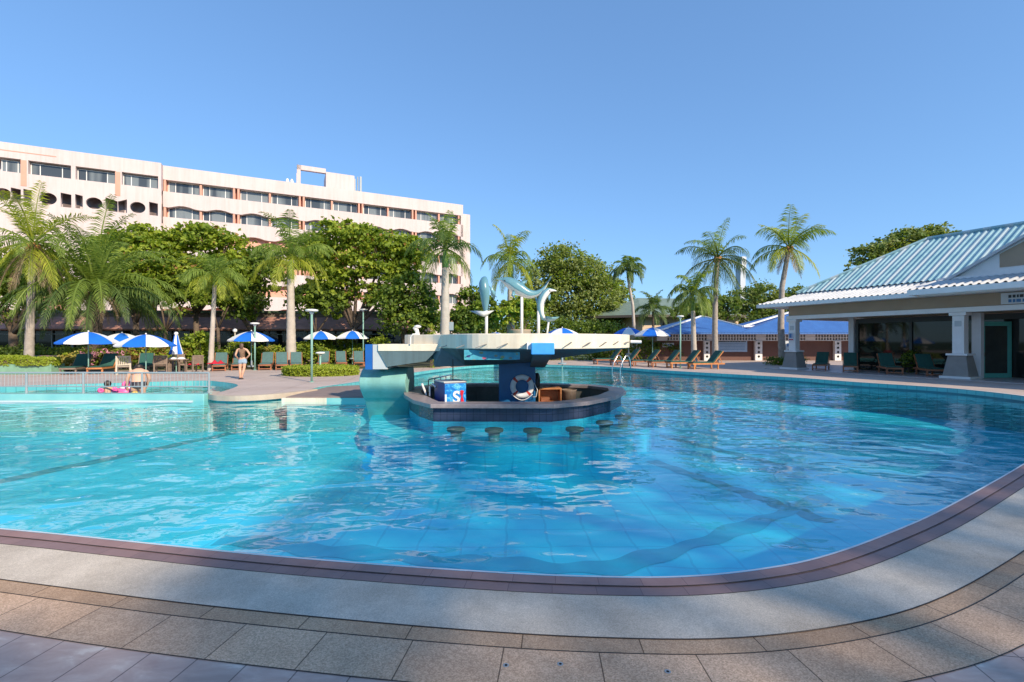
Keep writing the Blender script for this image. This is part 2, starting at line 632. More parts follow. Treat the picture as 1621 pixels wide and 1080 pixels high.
def roofmat(name, c1, c2, scale):
    m, nt, p = newmat(name)
    tc = N(nt, 'ShaderNodeTexCoord')
    wv = N(nt, 'ShaderNodeTexWave', Scale=scale, Distortion=0.4)
    wv.wave_type = 'BANDS'
    wv.bands_direction = 'Z'
    nt.links.new(tc.outputs['Object'], wv.inputs['Vector'])
    wx = N(nt, 'ShaderNodeTexWave', Scale=scale * 0.8, Distortion=0.2)
    wx.bands_direction = 'X'
    nt.links.new(tc.outputs['Object'], wx.inputs['Vector'])
    nz = N(nt, 'ShaderNodeTexNoise', Scale=1.5, Detail=5.0)
    nt.links.new(tc.outputs['Object'], nz.inputs['Vector'])
    f = math_n(nt, 'ADD', math_n(nt, 'MULTIPLY', wv.outputs['Fac'], 0.4), math_n(nt, 'MULTIPLY', nz.outputs['Fac'], 0.6))
    nt.links.new(ramp(nt, f, [(0.25, c1), (0.75, c2)]), p.inputs['Base Color'])
    h = math_n(nt, 'ADD', wv.outputs['Fac'], wx.outputs['Fac'])
    b = N(nt, 'ShaderNodeBump', Strength=0.5, Distance=0.05)
    nt.links.new(h, b.inputs['Height'])
    nt.links.new(b.outputs[0], p.inputs['Normal'])
    p.inputs['Roughness'].default_value = 0.55
    return m


def winmat():
    m, nt, p = newmat('window_glass')
    tc = N(nt, 'ShaderNodeTexCoord')
    mp = N(nt, 'ShaderNodeMapping')
    mp.inputs['Scale'].default_value = (0.9, 0.9, 0.05)
    nt.links.new(tc.outputs['Object'], mp.inputs[0])
    oi = N(nt, 'ShaderNodeObjectInfo')
    nz = N(nt, 'ShaderNodeTexNoise', Scale=1.0, Detail=1.0)
    nz.noise_dimensions = '4D'
    nt.links.new(mp.outputs[0], nz.inputs['Vector'])
    nt.links.new(math_n(nt, 'MULTIPLY', oi.outputs['Random'], 40.0), nz.inputs['W'])
    wv = N(nt, 'ShaderNodeTexWave', Scale=3.0, Distortion=1.0)
    nt.links.new(tc.outputs['Object'], wv.inputs['Vector'])
    cur = mix(nt, wv.outputs['Fac'], (0.13, 0.16, 0.17), (0.24, 0.26, 0.27))
    c = mix(nt, ramp(nt, nz.outputs['Fac'], [(0.46, (0, 0, 0)), (0.54, (1, 1, 1))]), (0.055, 0.065, 0.075), cur)
    nt.links.new(c, p.inputs['Base Color'])
    p.inputs['Roughness'].default_value = 0.08
    p.inputs['Specular IOR Level'].default_value = 0.6
    return m


mats()
# ------------------------------------------------------------------ pool, decks, ground
WZ = -0.2          # water level
FZ = -1.15         # pool floor (apparent depth)
near_edge = [(-24, 8.6), (-16, 6.3), (-9.5, 5.12), (-4.62, 4.25), (-3.26, 3.985), (-2.06, 3.745), (-1.01, 3.57), (-0.05, 3.44),
             (0.63, 3.385), (1.22, 3.385), (1.82, 3.49), (2.42, 3.69), (3.25, 4.11), (4.45, 4.81), (7.06, 6.49), (9.2, 7.95), (11.7, 9.8)]
far_edge = [(13.7, 11.3), (15.1, 12.8), (15.75, 14.4), (15.9, 16.0), (15.6, 17.3), (14.2, 19.5), (13.2, 21.8), (11.1, 24.3), (8.5, 27.7), (6.4, 31.2),
            (3.2, 33.4), (0.6, 34.2), (-2.2, 32.9), (-4.27, 28.8), (-5.5, 24.3), (-6.4, 19.8), (-7.1, 17.3)]
prom = [(-7.15, 15.9), (-7.7, 15.05), (-8.37, 14.62), (-9.1, 14.72), (-9.58, 15.07)]
left_edge = [(-9.62, 15.3), (-9.75, 15.0), (-16.5, 14.95), (-23, 14.9), (-26, 13.0), (-26, 10.5)]
ns = smooth_loop(near_edge, 5, False)
fs_ = smooth_loop(far_edge, 6, False)
ps = smooth_loop(prom, 5, False)
pool_loop = ns + fs_ + ps + [(-9.7, 14.98), (-16.5, 14.95), (-24.5, 14.9), (-26, 13.0), (-26, 10.5)]
kid_loop = smooth_loop([(-9.72, 15.25), (-9.85, 16.2), (-10.6, 18.2), (-12.1, 19.6), (-13.6, 20.2), (-16.5, 18.9), (-20.0, 17.6), (-25.5, 17.2)], 6, False) + [(-25.5, 15.25)]


def uv_ribbon(name, inner, outer, zi, zo, mat, kind='structure', parent=None):
    """strip between two polylines, UV in metres (u along, v across)"""
    me = bpy.data.meshes.new(name)
    n = len(inner)
    vs = []
    for i in range(n):
        a, b = inner[i], outer[i]
        vs.append((a[0], a[1], zi))
        vs.append((b[0], b[1], zo))
    fs = [(2 * i, 2 * i + 1, 2 * i + 3, 2 * i + 2) for i in range(n - 1)]
    me.from_pydata(vs, [], fs)
    uv = me.uv_layers.new(name='UVMap')
    L = [0.0]
    for i in range(1, n):
        L.append(L[-1] + math.dist(inner[i][:2], inner[i - 1][:2]))
    W = [math.dist((*inner[i][:2], zi), (*outer[i][:2], zo)) for i in range(n)]
    k = 0
    for f in fs:
        for vi in f:
            i = vi // 2
            uv.data[k].uv = (L[i], W[i] if vi % 2 else 0.0)
            k += 1
    me.materials.append(mat)
    me.update()
    b = bmesh.new()
    b.from_mesh(me)
    bmesh.ops.recalc_face_normals(b, faces=b.faces)
    b.normal_update()
    if sum(f.normal.z * f.calc_area() for f in b.faces) < -1e-6:
        for f in b.faces:
            f.normal_flip()
    b.to_mesh(me)
    b.free()
    o = bpy.data.objects.new(name, me)
    COL.objects.link(o)
    if kind:
        o['kind'] = kind
    if parent:
        o.parent = parent
    return o


def offset_line(line, d):
    """offset to the right-hand side (towards the camera for the near edge)"""
    out = []
    n = len(line)
    for i in range(n):
        a, b = line[max(i - 1, 0)], line[min(i + 1, n - 1)]
        tx, ty = b[0] - a[0], b[1] - a[1]
        l = math.hypot(tx, ty) or 1
        out.append((line[i][0] + ty / l * d, line[i][1] - tx / l * d))
    return out


# deck material: pinkish beige concrete with wide joints and stains
def deckmat():
    m, nt, p = newmat('deck_paving')
    tc = N(nt, 'ShaderNodeTexCoord')
    nz = N(nt, 'ShaderNodeTexNoise', Scale=0.45, Detail=8.0, Roughness=0.7)
    nt.links.new(tc.outputs['Object'], nz.inputs['Vector'])
    fine = N(nt, 'ShaderNodeTexNoise', Scale=60.0, Detail=3.0)
    nt.links.new(tc.outputs['Object'], fine.inputs['Vector'])
    c = ramp(nt, nz.outputs['Fac'], [(0.3, (0.42, 0.32, 0.27)), (0.5, (0.50, 0.40, 0.35)), (0.7, (0.56, 0.45, 0.39))])
    mp = N(nt, 'ShaderNodeMapping')
    mp.inputs['Rotation'].default_value = (0, 0, R(-8))
    nt.links.new(tc.outputs['Object'], mp.inputs[0])
    br = N(nt, 'ShaderNodeTexBrick')
    br.offset = 0.0
    br.inputs['Scale'].default_value = 1.0
    br.inputs['Brick Width'].default_value = 1.4
    br.inputs['Row Height'].default_value = 1.4
    br.inputs['Mortar Size'].default_value = 0.012
    br.inputs['Color1'].default_value = (0.94, 0.94, 0.94, 1)
    br.inputs['Color2'].default_value = (1.05, 1.03, 1.02, 1)
    br.inputs['Mortar'].default_value = (0.62, 0.6, 0.58, 1)
    nt.links.new(mp.outputs[0], br.inputs['Vector'])
    c = mix(nt, 1.0, c, br.outputs['Color'], 'MULTIPLY')
    fr = ramp(nt, fine.outputs['Fac'], [(0.3, (0.92, 0.92, 0.92)), (0.7, (1.06, 1.06, 1.06))])
    nt.links.new(mix(nt, 1.0, c, fr, 'MULTIPLY'), p.inputs['Base Color'])
    p.inputs['Roughness'].default_value = 0.75
    return m


def marblemat():
    """large grey-pink glazed tiles with cloudy veins beside the pebble band"""
    m, nt, p = newmat('grey_paving_tile')
    tc = N(nt, 'ShaderNodeTexCoord')
    mp = N(nt, 'ShaderNodeMapping')
    mp.inputs['Rotation'].default_value = (0, 0, R(8.5))
    nt.links.new(tc.outputs['Object'], mp.inputs[0])
    st = N(nt, 'ShaderNodeMapping')
    st.inputs['Scale'].default_value = (3.0, 7.0, 1)
    st.inputs['Rotation'].default_value = (0, 0, R(50))
    nt.links.new(tc.outputs['Object'], st.inputs[0])
    nz = N(nt, 'ShaderNodeTexNoise', Scale=1.2, Detail=6.0, Roughness=0.6, Distortion=0.6)
    nt.links.new(st.outputs[0], nz.inputs['Vector'])
    c = ramp(nt, nz.outputs['Fac'], [(0.32, (0.42, 0.29, 0.24)), (0.5, (0.50, 0.36, 0.30)), (0.60, (0.56, 0.43, 0.36)), (0.66, (0.66, 0.55, 0.47))])
    br = N(nt, 'ShaderNodeTexBrick')
    br.offset = 0.0
    br.inputs['Scale'].default_value = 1.0
    br.inputs['Brick Width'].default_value = 0.29
    br.inputs['Row Height'].default_value = 0.58
    br.inputs['Mortar Size'].default_value = 0.004
    br.inputs['Color1'].default_value = (0.96, 0.96, 0.96, 1)
    br.inputs['Color2'].default_value = (1.05, 1.02, 1.02, 1)
    br.inputs['Mortar'].default_value = (0.35, 0.33, 0.33, 1)
    nt.links.new(mp.outputs[0], br.inputs['Vector'])
    nt.links.new(mix(nt, 1.0, c, br.outputs['Color'], 'MULTIPLY'), p.inputs['Base Color'])
    p.inputs['Roughness'].default_value = 0.45
    return m


MAT['deck'] = deckmat()
MAT['marble'] = marblemat()
MAT['floor'] = tilemat('pool_floor_tile', (0.035, 0.67, 0.83), (0.04, 0.69, 0.85), 0.6, 0.6, (0.03, 0.57, 0.74), 0.4, 0.18, 0.022)
MAT['lane'] = M('pool_lane_tile', (0.02, 0.34, 0.44), 0.4, 0.15, 3.0)
MAT['step'] = M('pool_step_tile', (0.012, 0.44, 0.58), 0.4, 0.12, 2.0)
MAT['kidfloor'] = tilemat('shallow_floor_tile', (0.32, 0.62, 0.64), (0.36, 0.66, 0.67), 0.5, 0.5, (0.22, 0.5, 0.52), 0.4, 0.08, 0.02)
mw, ntw, pw = newmat('pool_wall_tile')
pw.inputs['Roughness'].default_value = 0.3
nzw = N(ntw, 'ShaderNodeTexNoise', Scale=0.7, Detail=5.0)
tcw = N(ntw, 'ShaderNodeTexCoord')
ntw.links.new(tcw.outputs['Object'], nzw.inputs['Vector'])
ntw.links.new(ramp(ntw, nzw.outputs['Fac'], [(0.3, (0.10, 0.40, 0.43)), (0.7, (0.17, 0.50, 0.51))]), pw.inputs['Base Color'])
MAT['poolwall'] = with_joints(mw, ntw, pw, 0.3, 0.3, 0.012, 0.0, (0.5, 0.6, 0.62))
m_, n_, p_ = pebble('washed_concrete', (0.50, 0.425, 0.335), (0.72, 0.615, 0.50), 190)
MAT['concrete'] = m_
m_, n_, p_ = pebble('brown_pebble_slab', (0.45, 0.29, 0.185), (0.74, 0.515, 0.355), 150)
MAT['pebble'] = with_joints(m_, n_, p_, 0.52, 0.36, 0.004, 0.35, (0.25, 0.23, 0.2))
m_, n_, p_ = pebble('brown_pebble_border', (0.40, 0.25, 0.15), (0.64, 0.43, 0.28), 170)
MAT['pebble2'] = with_joints(m_, n_, p_, 0.66, 0.5, 0.004, 0.35, (0.25, 0.23, 0.2))


def copingmat(name, c1, c2):
    m, nt, p = newmat(name)
    tc = N(nt, 'ShaderNodeTexCoord')
    nz = N(nt, 'ShaderNodeTexNoise', Scale=3.0, Detail=7.0, Roughness=0.7)
    nt.links.new(tc.outputs['Object'], nz.inputs['Vector'])
    nt.links.new(ramp(nt, nz.outputs['Fac'], [(0.3, c1), (0.7, c2)]), p.inputs['Base Color'])
    p.inputs['Roughness'].default_value = 0.55
    return with_joints(m, nt, p, 0.3, 0.5, 0.003, 0.0, (0.6, 0.55, 0.55))


MAT['coping'] = copingmat('maroon_coping_tile', (0.28, 0.16, 0.145), (0.37, 0.23, 0.21))
MAT['coping2'] = copingmat('dark_maroon_coping_tile', (0.22, 0.135, 0.125), (0.30, 0.19, 0.18))
MAT['lip'] = M('white_lip', (0.62, 0.64, 0.66), 0.4, 0.06, 5.0)

# ground sheet to the horizon with the pool area cut out, deck on it
flat_fill('ground', [(-900, -900), (900, -900), (900, 1200), (-900, 1200)], [[(-27.5, 2.0), (27, 2.0), (27, 36), (-27.5, 36)]], MAT['grass'], -0.012)
deck_outer = [(-60, -14), (60, -14), (60, 43), (1.0, 43), (-1.5, 37.5), (-3.5, 31.5), (-7, 29.3), (-13, 28.3), (-20, 27.6), (-28, 26.2), (-36, 25.0), (-60, 24.0)]
inner_main = [(x, y) for x, y in pool_loop]
flat_fill('pool_deck', deck_outer, [inner_main, kid_loop], MAT['deck'], 0.0)
struct('planting_bed', MB().prism([(-64, 23.6), (-36, 24.9), (-28, 26.1), (-20, 27.5), (-13, 28.2), (-7, 29.2), (-3.5, 31.4), (-1.5, 37.4), (1, 42.9), (1, 60), (-64, 60)], -0.3, 0.06), MAT['soil'])

# pool shell
sh = MB()
sh.b2(-27, 17, 2.6, 35, FZ - 0.1, FZ)
struct('pool_floor', sh, MAT['floor'])
closed = pool_loop + [pool_loop[0]]
uv_ribbon('pool_wall', closed, closed, 0.0, FZ, MAT['poolwall'])
kc = kid_loop + [kid_loop[0]]
uv_ribbon('shallow_pool_wall', kc, kc, 0.0, -0.5, MAT['poolwall'])
struct('shallow_pool_floor', MB().b2(-26, -9.6, 15.1, 20.8, -0.56, -0.45), MAT['kidfloor'])


def floor_line(name, p, q, wd, mat, z=FZ + 0.004):
    p, q = Vector((*p, 0)), Vector((*q, 0))
    d = (q - p).normalized()
    n = Vector((-d.y, d.x, 0)) * wd / 2
    k = 24
    vs, fs = [], []
    for i in range(k + 1):
        c = p.lerp(q, i / k)
        wob = 0.06 * math.sin(i * 1.9) + 0.04 * math.sin(i * 4.3)
        o = n.normalized() * wob
        vs += [(c.x + n.x + o.x, c.y + n.y + o.y, z), (c.x - n.x + o.x, c.y - n.y + o.y, z)]
    for i in range(k):
        fs.append((2 * i, 2 * i + 1, 2 * i + 3, 2 * i + 2))
    struct(name, MB().add(vs, fs), mat)


floor_line('pool_lane_line', (-11.2, 7.2), (-7.7, 17.4), 0.42, MAT['lane'])
floor_line('pool_lane_line', (3.3, 11.2), (5.0, 7.4), 0.34, MAT['lane'])
floor_line('pool_lane_line', (4.0, 15.0), (6.2, 10.8), 0.30, MAT['lane'])
# underwater ledge line parallel to the near edge
ledge = offset_line(ns, -2.35)
seg = [i for i, q in enumerate(ledge) if -4.5 < q[0] < 6.0]
lseg = smooth_loop([ledge[i] for i in seg], 6, False)
o_in = [(x, y + 0.05 * math.sin(x * 3.1) + 0.04 * math.sin(x * 7.7 + 1)) for x, y in lseg]
o_out = [(x, y + 0.36 + 0.05 * math.sin(x * 3.6 + 2) + 0.04 * math.sin(x * 8.3)) for x, y in lseg]
uv_ribbon('pool_ledge_line', o_in, o_out, FZ + 0.006, FZ + 0.006, MAT['step'])

# near edging bands
d0 = offset_line(ns, -0.004)
d1 = offset_line(ns, 0.014)
d2 = offset_line(ns, 0.128)
d3 = offset_line(ns, 0.25)
d4 = offset_line(ns, 0.70)
d5 = offset_line(ns, 0.83)
d6 = offset_line(ns, 1.15)
uv_ribbon('pool_lip', d0, d1, 0.010, 0.010, MAT['lip'])
uv_ribbon('pool_coping', d1, d2, 0.008, 0.008, MAT['coping'])
uv_ribbon('pool_coping_border', d2, d3, 0.004, 0.004, MAT['coping2'])
uv_ribbon('washed_concrete_band', d3, d4, 0.006, 0.006, MAT['concrete'])
uv_ribbon('pebble_border', d4, d5, 0.003, 0.003, MAT['pebble2'])
uv_ribbon('pebble_band', d5, d6, 0.0045, 0.0045, MAT['pebble'])
d7 = [(x * 1.02, -9.0) for x, y in d6]
flat_fill('grey_paving', d6 + [(30, 8), (30, -9), (-30, -9), (-30, 8)], [], MAT['marble'], 0.0035)
# dark wet joint lines between the bands
MAT['joint'] = M('dirty_joint', (0.05, 0.045, 0.04), 0.9, 0.3, 8.0)
for dd, z in ((0.128, 0.0095), (0.25, 0.0075), (0.70, 0.0072), (0.83, 0.006), (1.15, 0.006)):
    uv_ribbon('paving_joint', offset_line(ns, dd - 0.0035), offset_line(ns, dd + 0.0035), z, z, MAT['joint'])
# far side: pale lip along the deck edge
fl = far_l = fs_
uv_ribbon('far_pool_lip', offset_line(fl, -0.01), offset_line(fl, 0.12), 0.006, 0.006, MAT['lip'])


# water
def watermat():
    m = bpy.data.materials.new('pool_water')
    m.use_nodes = True
    nt = m.node_tree
    nt.nodes.remove(nt.nodes['Principled BSDF'])
    out = nt.nodes['Material Output']
    tc = N(nt, 'ShaderNodeTexCoord')

    def nz(scale, sx, sy, rot, detail, dist=0.0):
        mp = N(nt, 'ShaderNodeMapping')
        mp.inputs['Scale'].default_value = (sx, sy, 1)
        mp.inputs['Rotation'].default_value = (0, 0, R(rot))
        nt.links.new(tc.outputs['Object'], mp.inputs[0])
        n = N(nt, 'ShaderNodeTexNoise', Scale=scale, Detail=detail, Roughness=0.5, Distortion=dist)
        nt.links.new(mp.outputs[0], n.inputs['Vector'])
        return n.outputs['Fac']
    a = nz(0.62, 1.0, 1.25, 10, 0.0, 0.3)
    b = nz(1.9, 1.0, 1.5, -12, 0.0, 0.6)
    c = nz(6.0, 1.0, 1.6, 8, 0.0, 0.4)
    h = math_n(nt, 'ADD', math_n(nt, 'MULTIPLY', a, 0.060), math_n(nt, 'MULTIPLY', b, 0.020))
    h = math_n(nt, 'ADD', h, math_n(nt, 'MULTIPLY', c, 0.0024))
    bp = N(nt, 'ShaderNodeBump', Strength=1.0, Distance=WAVE)
    nt.links.new(h, bp.inputs['Height'])
    # Schlick reflectance, the same from above and below
    geo = N(nt, 'ShaderNodeNewGeometry')
    dt = N(nt, 'ShaderNodeVectorMath', operation='DOT_PRODUCT')
    nt.links.new(geo.outputs['Incoming'], dt.inputs[0])
    nt.links.new(bp.outputs[0], dt.inputs[1])
    cs = math_n(nt, 'MINIMUM', math_n(nt, 'ABSOLUTE', dt.outputs['Value']), 1.0)
    fres = math_n(nt, 'ADD', math_n(nt, 'MULTIPLY', math_n(nt, 'POWER', math_n(nt, 'SUBTRACT', 1.0, cs), 5.0), 0.97), 0.03)
    gl = N(nt, 'ShaderNodeBsdfGlossy', Roughness=0.02)
    gl.inputs['Color'].default_value = (1, 1, 1, 1)
    nt.links.new(bp.outputs[0], gl.inputs['Normal'])
    tr = N(nt, 'ShaderNodeBsdfTransparent')
    tr.inputs['Color'].default_value = (0.80, 0.97, 0.99, 1)
    ms = N(nt, 'ShaderNodeMixShader')
    nt.links.new(fres, ms.inputs[0])
    nt.links.new(tr.outputs[0], ms.inputs[1])
    nt.links.new(gl.outputs[0], ms.inputs[2])
    nt.links.new(ms.outputs[0], out.inputs[0])
    return m


WAVE = 1.0
MAT['water'] = watermat()
MAT['waterline'] = M('dark_waterline', (0.03, 0.16, 0.20), 0.3, 0.2, 2.0)
flat_fill('pool_water', pool_loop, [], MAT['water'], WZ)
flat_fill('shallow_pool_water', kid_loop, [], MAT['water'], -0.13)
# stained waterline tiles along the far wall
inn = offset_line(fl, -0.006)
uv_ribbon('waterline_tiles', inn, inn, WZ + 0.05, WZ - 0.06, MAT['waterline'])

# promontory slab edge and the wall of the shallow pool
pe = ps + [(-9.9, 15.8)]
pe = [(-6.98, 16.6)] + pe
pin = offset_line(pe, 0.6)
pm = MB()
MAT['slabedge'] = M('beige_slab_edge', (0.50, 0.40, 0.31), 0.75, 0.15, 2.0)
lip = offset_line(pe, -0.14)
vs, fq = [], []
for i in range(len(pe)):
    vs += [(lip[i][0], lip[i][1], 0.012), (lip[i][0], lip[i][1], -0.15), (pe[i][0], pe[i][1], -0.17), (pin[i][0] * 0.15 + pe[i][0] * 0.85, pin[i][1] * 0.15 + pe[i][1] * 0.85, 0.012)]
for i in range(len(pe) - 1):
    for k in range(3):
        fq.append((4 * i + k, 4 * i + k + 1, 4 * i + 5 + k, 4 * i + 4 + k))
    fq.append((4 * i, 4 * i + 4, 4 * i + 7, 4 * i + 3))
pm.add(vs, fq)
struct('deck_slab_edge', pm, MAT['slabedge'])

mt, ntt, ptt = newmat('low_wall_tile')
ptt.inputs['Roughness'].default_value = 0.35
ptt.inputs['Base Color'].default_value = (0.24, 0.56, 0.54, 1)
nzz = N(ntt, 'ShaderNodeTexNoise', Scale=0.8, Detail=4.0)
tcc = N(ntt, 'ShaderNodeTexCoord')
ntt.links.new(tcc.outputs['Object'], nzz.inputs['Vector'])
ntt.links.new(ramp(ntt, nzz.outputs['Fac'], [(0.35, (0.17, 0.47, 0.48)), (0.65, (0.29, 0.60, 0.56))]), ptt.inputs['Base Color'])
wall = thing('low_pool_wall', 'long low turquoise tiled wall between the shallow pool and the main pool', 'wall', (-16, 15.0, -1.0))
MB().b2(-10.5, 6.32, -0.22, 0.22, -0.16, 1.03).build('wall_body', mt, wall, bevel=0.02)
MB().b2(-10.5, 6.0, -0.33, -0.225, 0.79, 0.832).build('white_ledge', MAT['lip'], wall, bevel=0.015)

# step platform beside the pier
MAT['poolwall_plain'] = M('pool_paint', (0.10, 0.46, 0.52), 0.4, 0.12, 1.5)
sp = thing('step_platform', 'low stepped platform at the pool edge beside the teal pier', 'platform', (-5.6, 15.4, -1.0))
MB().prism([(-1.42, -0.72), (1.52, -0.72), (1.57, 2.35), (0.1, 3.3), (-1.37, 2.55)], -0.16, 0.738).build('platform_base', MAT['poolwall_plain'], sp)
pf = MB().prism([(-1.45, -0.75), (1.55, -0.75), (1.6, 2.4), (0.1, 3.4), (-1.4, 2.6)], 0.74, 0.965)
pf.build('platform_top', M('brown_platform', (0.26, 0.19, 0.165), 0.7, 0.15, 1.5), sp, bevel=0.02)
MB().b2(-1.55, -0.15, -0.80, -0.755, 0.74, 0.93).build('front_panel', MAT['cream'], sp)
MB().b2(-0.149, 1.5, -0.80, -0.755, 0.74, 0.93).build('front_panel', mt, sp)
# ------------------------------------------------------------------ hotel
HD = R(25.6)
hotel = thing('hotel', 'long six storey pale pink hotel with ribbon windows behind the trees', 'hotel', (-7.25, 69.7, 0), HD)
hx, hy = Vector((math.cos(HD), math.sin(HD))), Vector((-math.sin(HD), math.cos(HD)))
HO = Vector((-7.25, 69.7))


def hotX(u, y=0.0):
    """hotel-local x where the sight line of column u meets local plane y"""
    d = Vector((U(u), 1.0))
    o = HO + hy * y
    # d*t = o + hx*s
    det = d.x * (-hx.y) + hx.x * d.y
    s = (d.x * o.y - d.y * o.x) / (d.y * hx.x - d.x * hx.y)
    return s


LB = 36.36
bay = LB / 5
SILL = [18.9 - 2.93 * k for k in range(6)]
HEAD = [s + 1.35 for s in SILL]
body = MB()
body.b2(-LB, 0, 0.75, 14, 0, 21.5)
body.b2(-84, -LB, 0.6, 14, 0, 21.5)
body.build('wall', MAT['hotel'], hotel)
MB().b2(0.02, 1.6, 1.3, 13.5, 0, 20.9).build('end_wall', MAT['hotel'], hotel)
MB().b2(-LB, 0, 0, 0.76, 20.25, 21.85).build('parapet', MAT['hotel'], hotel)
MB().b2(-84, -LB - 0.02, -0.8, 0.62, 20.3, 21.85).build('parapet', MAT['hotel'], hotel)
MB().b2(-84, -LB - 9, -0.83, -0.805, 21.0, 21.08).build('parapet_line', MAT['salmon'], hotel)
# salmon back wall in the recess
MB().b2(-LB, 0, 0.70, 0.745, 1.0, 20.24).build('recess_wall', MAT['salmon'], hotel)
# spandrels
for k in range(6):
    zt = SILL[k]
    zb = HEAD[k + 1] if k < 5 else 0.6
    poly_b = []
    nb = 10
    hw = LB / nb
    for i in range(nb):
        x0 = -LB + i * hw
        for t, dz in ((0.02, 0.0), (0.16, 0.0), (0.30, 0.16), (0.42, 0.28), (0.55, 0.30), (0.70, 0.22), (0.84, 0.06), (0.98, 0.0)):
            poly_b.append((x0 + t * hw, zb - 0.22 + dz))
    poly = [(-LB, zb - 0.22)] + poly_b + [(0, zb - 0.22), (0, zt), (-LB, zt)]
    MB().xprism(poly, 0.0, 0.69).build('balcony_parapet', MAT['hotel'], hotel)
# pilasters and fins
for i in range(6):
    x = -LB + i * bay
    for dx in ((-0.34, 0.12) if 0 < i < 5 else ((0.05,) if i == 0 else (-0.75,))):
        MB().b2(x + dx, x + dx + 0.22, 0.05, 0.69, 1.0, 20.24).build('pilaster', MAT['salmon'], hotel)
MB().b2(-0.35, 0, 0, 0.7, 1.0, 20.24).build('corner_pier', MAT['hotel'], hotel)
for i in range(5):
    x = -LB + (i + 0.5) * bay
    MB().b2(x - 0.11, x + 0.11, 0.16, 0.69, 1.0, 20.24).build('fin', MAT['salmon'], hotel)


def window(x0, x1, z0, z1, y, parent):
    fr = MB()
    t = 0.07
    fr.b2(x0, x1, y - 0.05, y, z0, z0 + t)
    fr.b2(x0, x1, y - 0.05, y, z1 - t, z1)
    wdt = x1 - x0
    for xx in (x0, x0 + 0.21 * wdt, x0 + 0.74 * wdt, x1 - t):
        fr.b2(xx, xx + t, y - 0.05, y, z0 + t, z1 - t)
    f = fr.build('window', MAT['white'], parent)
    MB().b2(x0 + 0.02, x1 - 0.02, y - 0.03, y + 0.04, z0 + 0.02, z1 - 0.02).build('pane', MAT['curtain'], f)
    return f


for k in range(5):
    for i in range(5):
        for h in range(2):
            if k >= 2 and i < 3:
                continue
            xa = -LB + i * bay + h * bay / 2
            x0 = xa + (0.42 if h == 0 else 0.16)
            x1 = xa + bay / 2 - (0.16 if h == 0 else 0.42)
            if i == 4 and h == 1:
                x1 -= 0.35
            window(x0, x1, SILL[k], HEAD[k], 0.66, hotel)

# left wing: ribbon windows above a screen wall with round and square openings
YL = -0.8
pts = [(-2, 33), (45, 112), (120, 183), (193, 250)]
for ua, ub in pts:
    window(hotX(ua, YL), hotX(ub, YL), SILL[0] + 0.05, HEAD[0] - 0.05, -0.25, hotel)
mulls = []
for ua, ub in ((33, 45), (112, 120), (183, 193), (250, 259)):
    mulls.append((hotX(ua, YL), hotX(ub, YL)))
for a, b in mulls:
    MB().b2(a + 0.02, b - 0.02 if b < -LB - 0.1 else -LB - 0.02, YL, 0.59, SILL[0], 20.3).build('pier', MAT['hotel'], hotel)
for u in (37, 186):
    x = hotX(u, YL)
    MB().b2(x - 0.2, x + 0.25, YL - 0.03, YL + 0.1, SILL[0] - 1.3, 20.25).build('pilaster', MAT['salmon'], hotel)
holes = []
zc = 16.55
for u in (4, 76, 149, 218):
    x = hotX(u, YL)
    holes.append([(x + 0.70 * math.cos(2 * math.pi * i / 28), zc + 0.62 * math.sin(2 * math.pi * i / 28)) for i in range(28)])
for ua, ub in ((17, 33), (37, 50), (96, 113), (119, 131), (167, 186), (186.6, 201), (236, 250)):
    a, b = hotX(ua, YL), hotX(ub, YL)
    lo = zc - 0.72
    if abs(ub - 186) < 0.1:
        holes.append([(a, lo), (b, lo), (b, zc + 0.45), (a, zc + 0.78)])
    elif abs(ua - 186.6) < 0.1:
        holes.append([(a, lo), (b, lo), (b, zc + 0.78), (a, zc + 0.45)])
    else:
        holes.append([(a, lo), (b, lo), (b, zc + 0.66), (a, zc + 0.78)])
plate('screen_wall', [(-84, 1), (-LB - 0.02, 1), (-LB - 0.02, SILL[0]), (-84, SILL[0])], holes, MAT['hotel'], YL, YL + 0.3, hotel)
MB().b2(-84, -LB - 0.03, 0.05, 0.58, 14.9, 15.2).build('balcony_floor', MAT['hotel'], hotel)
MAT['balc'] = M('balcony_glass', (0.16, 0.12, 0.11), 0.3, 0.3, 1.0)
for u in (14, 70, 107, 144, 180, 214, 246):
    x = hotX(u, YL)
    MB().b2(x - 0.8, x + 0.6, 0.5, 0.58, 15.3, 17.5).build('balcony_door', MAT['balc'], hotel)
# roof-top structures
xr0, xr1, xr2 = hotX(470, 2), hotX(516, 2), hotX(561, 2)
MB().b2(xr1, xr2, 2, 6, 21.3, 24.5).build('roof_house', MAT['hotel'], hotel)
fr = MB()
fr.b2(xr0, xr0 + 0.45, 2, 2.5, 21.3, 24.9)
fr.b2(xr0, xr1 - 0.02, 2, 2.5, 24.3, 24.9)
fr.b2(xr0, xr0 + 0.45, 5.5, 6, 21.3, 24.9)
fr.b2(xr0 + 0.46, xr1 - 0.02, 2.1, 2.4, 21.3, 22.0)
fr.build('roof_frame', MAT['hotel'], hotel)
an = MB()
xa = hotX(567, 2)
an.tube([(xa, 2.5, 21.3), (xa, 2.5, 24.6)], 0.08, 6)
an.b2(xa + 0.25, xa + 0.5, 2.2, 2.5, 22.0, 24.6)
an.b2(xa - 0.45, xa - 0.3, 2.3, 2.5, 22.0, 24.2)
an.tube([(xa - 0.4, 2.4, 22.6), (xa + 0.4, 2.4, 22.6)], 0.04, 5)
an.build('antenna', MAT['greymetal'], hotel)
for u in (455, 462):
    xx = hotX(u, 1.5)
    MB().lathe([(0.18, 0), (0.22, 0.6), (0.1, 0.9)], 8, (xx, 1.6, 21.85)).build('roof_vent', MAT['white'], hotel)
ld = MB()
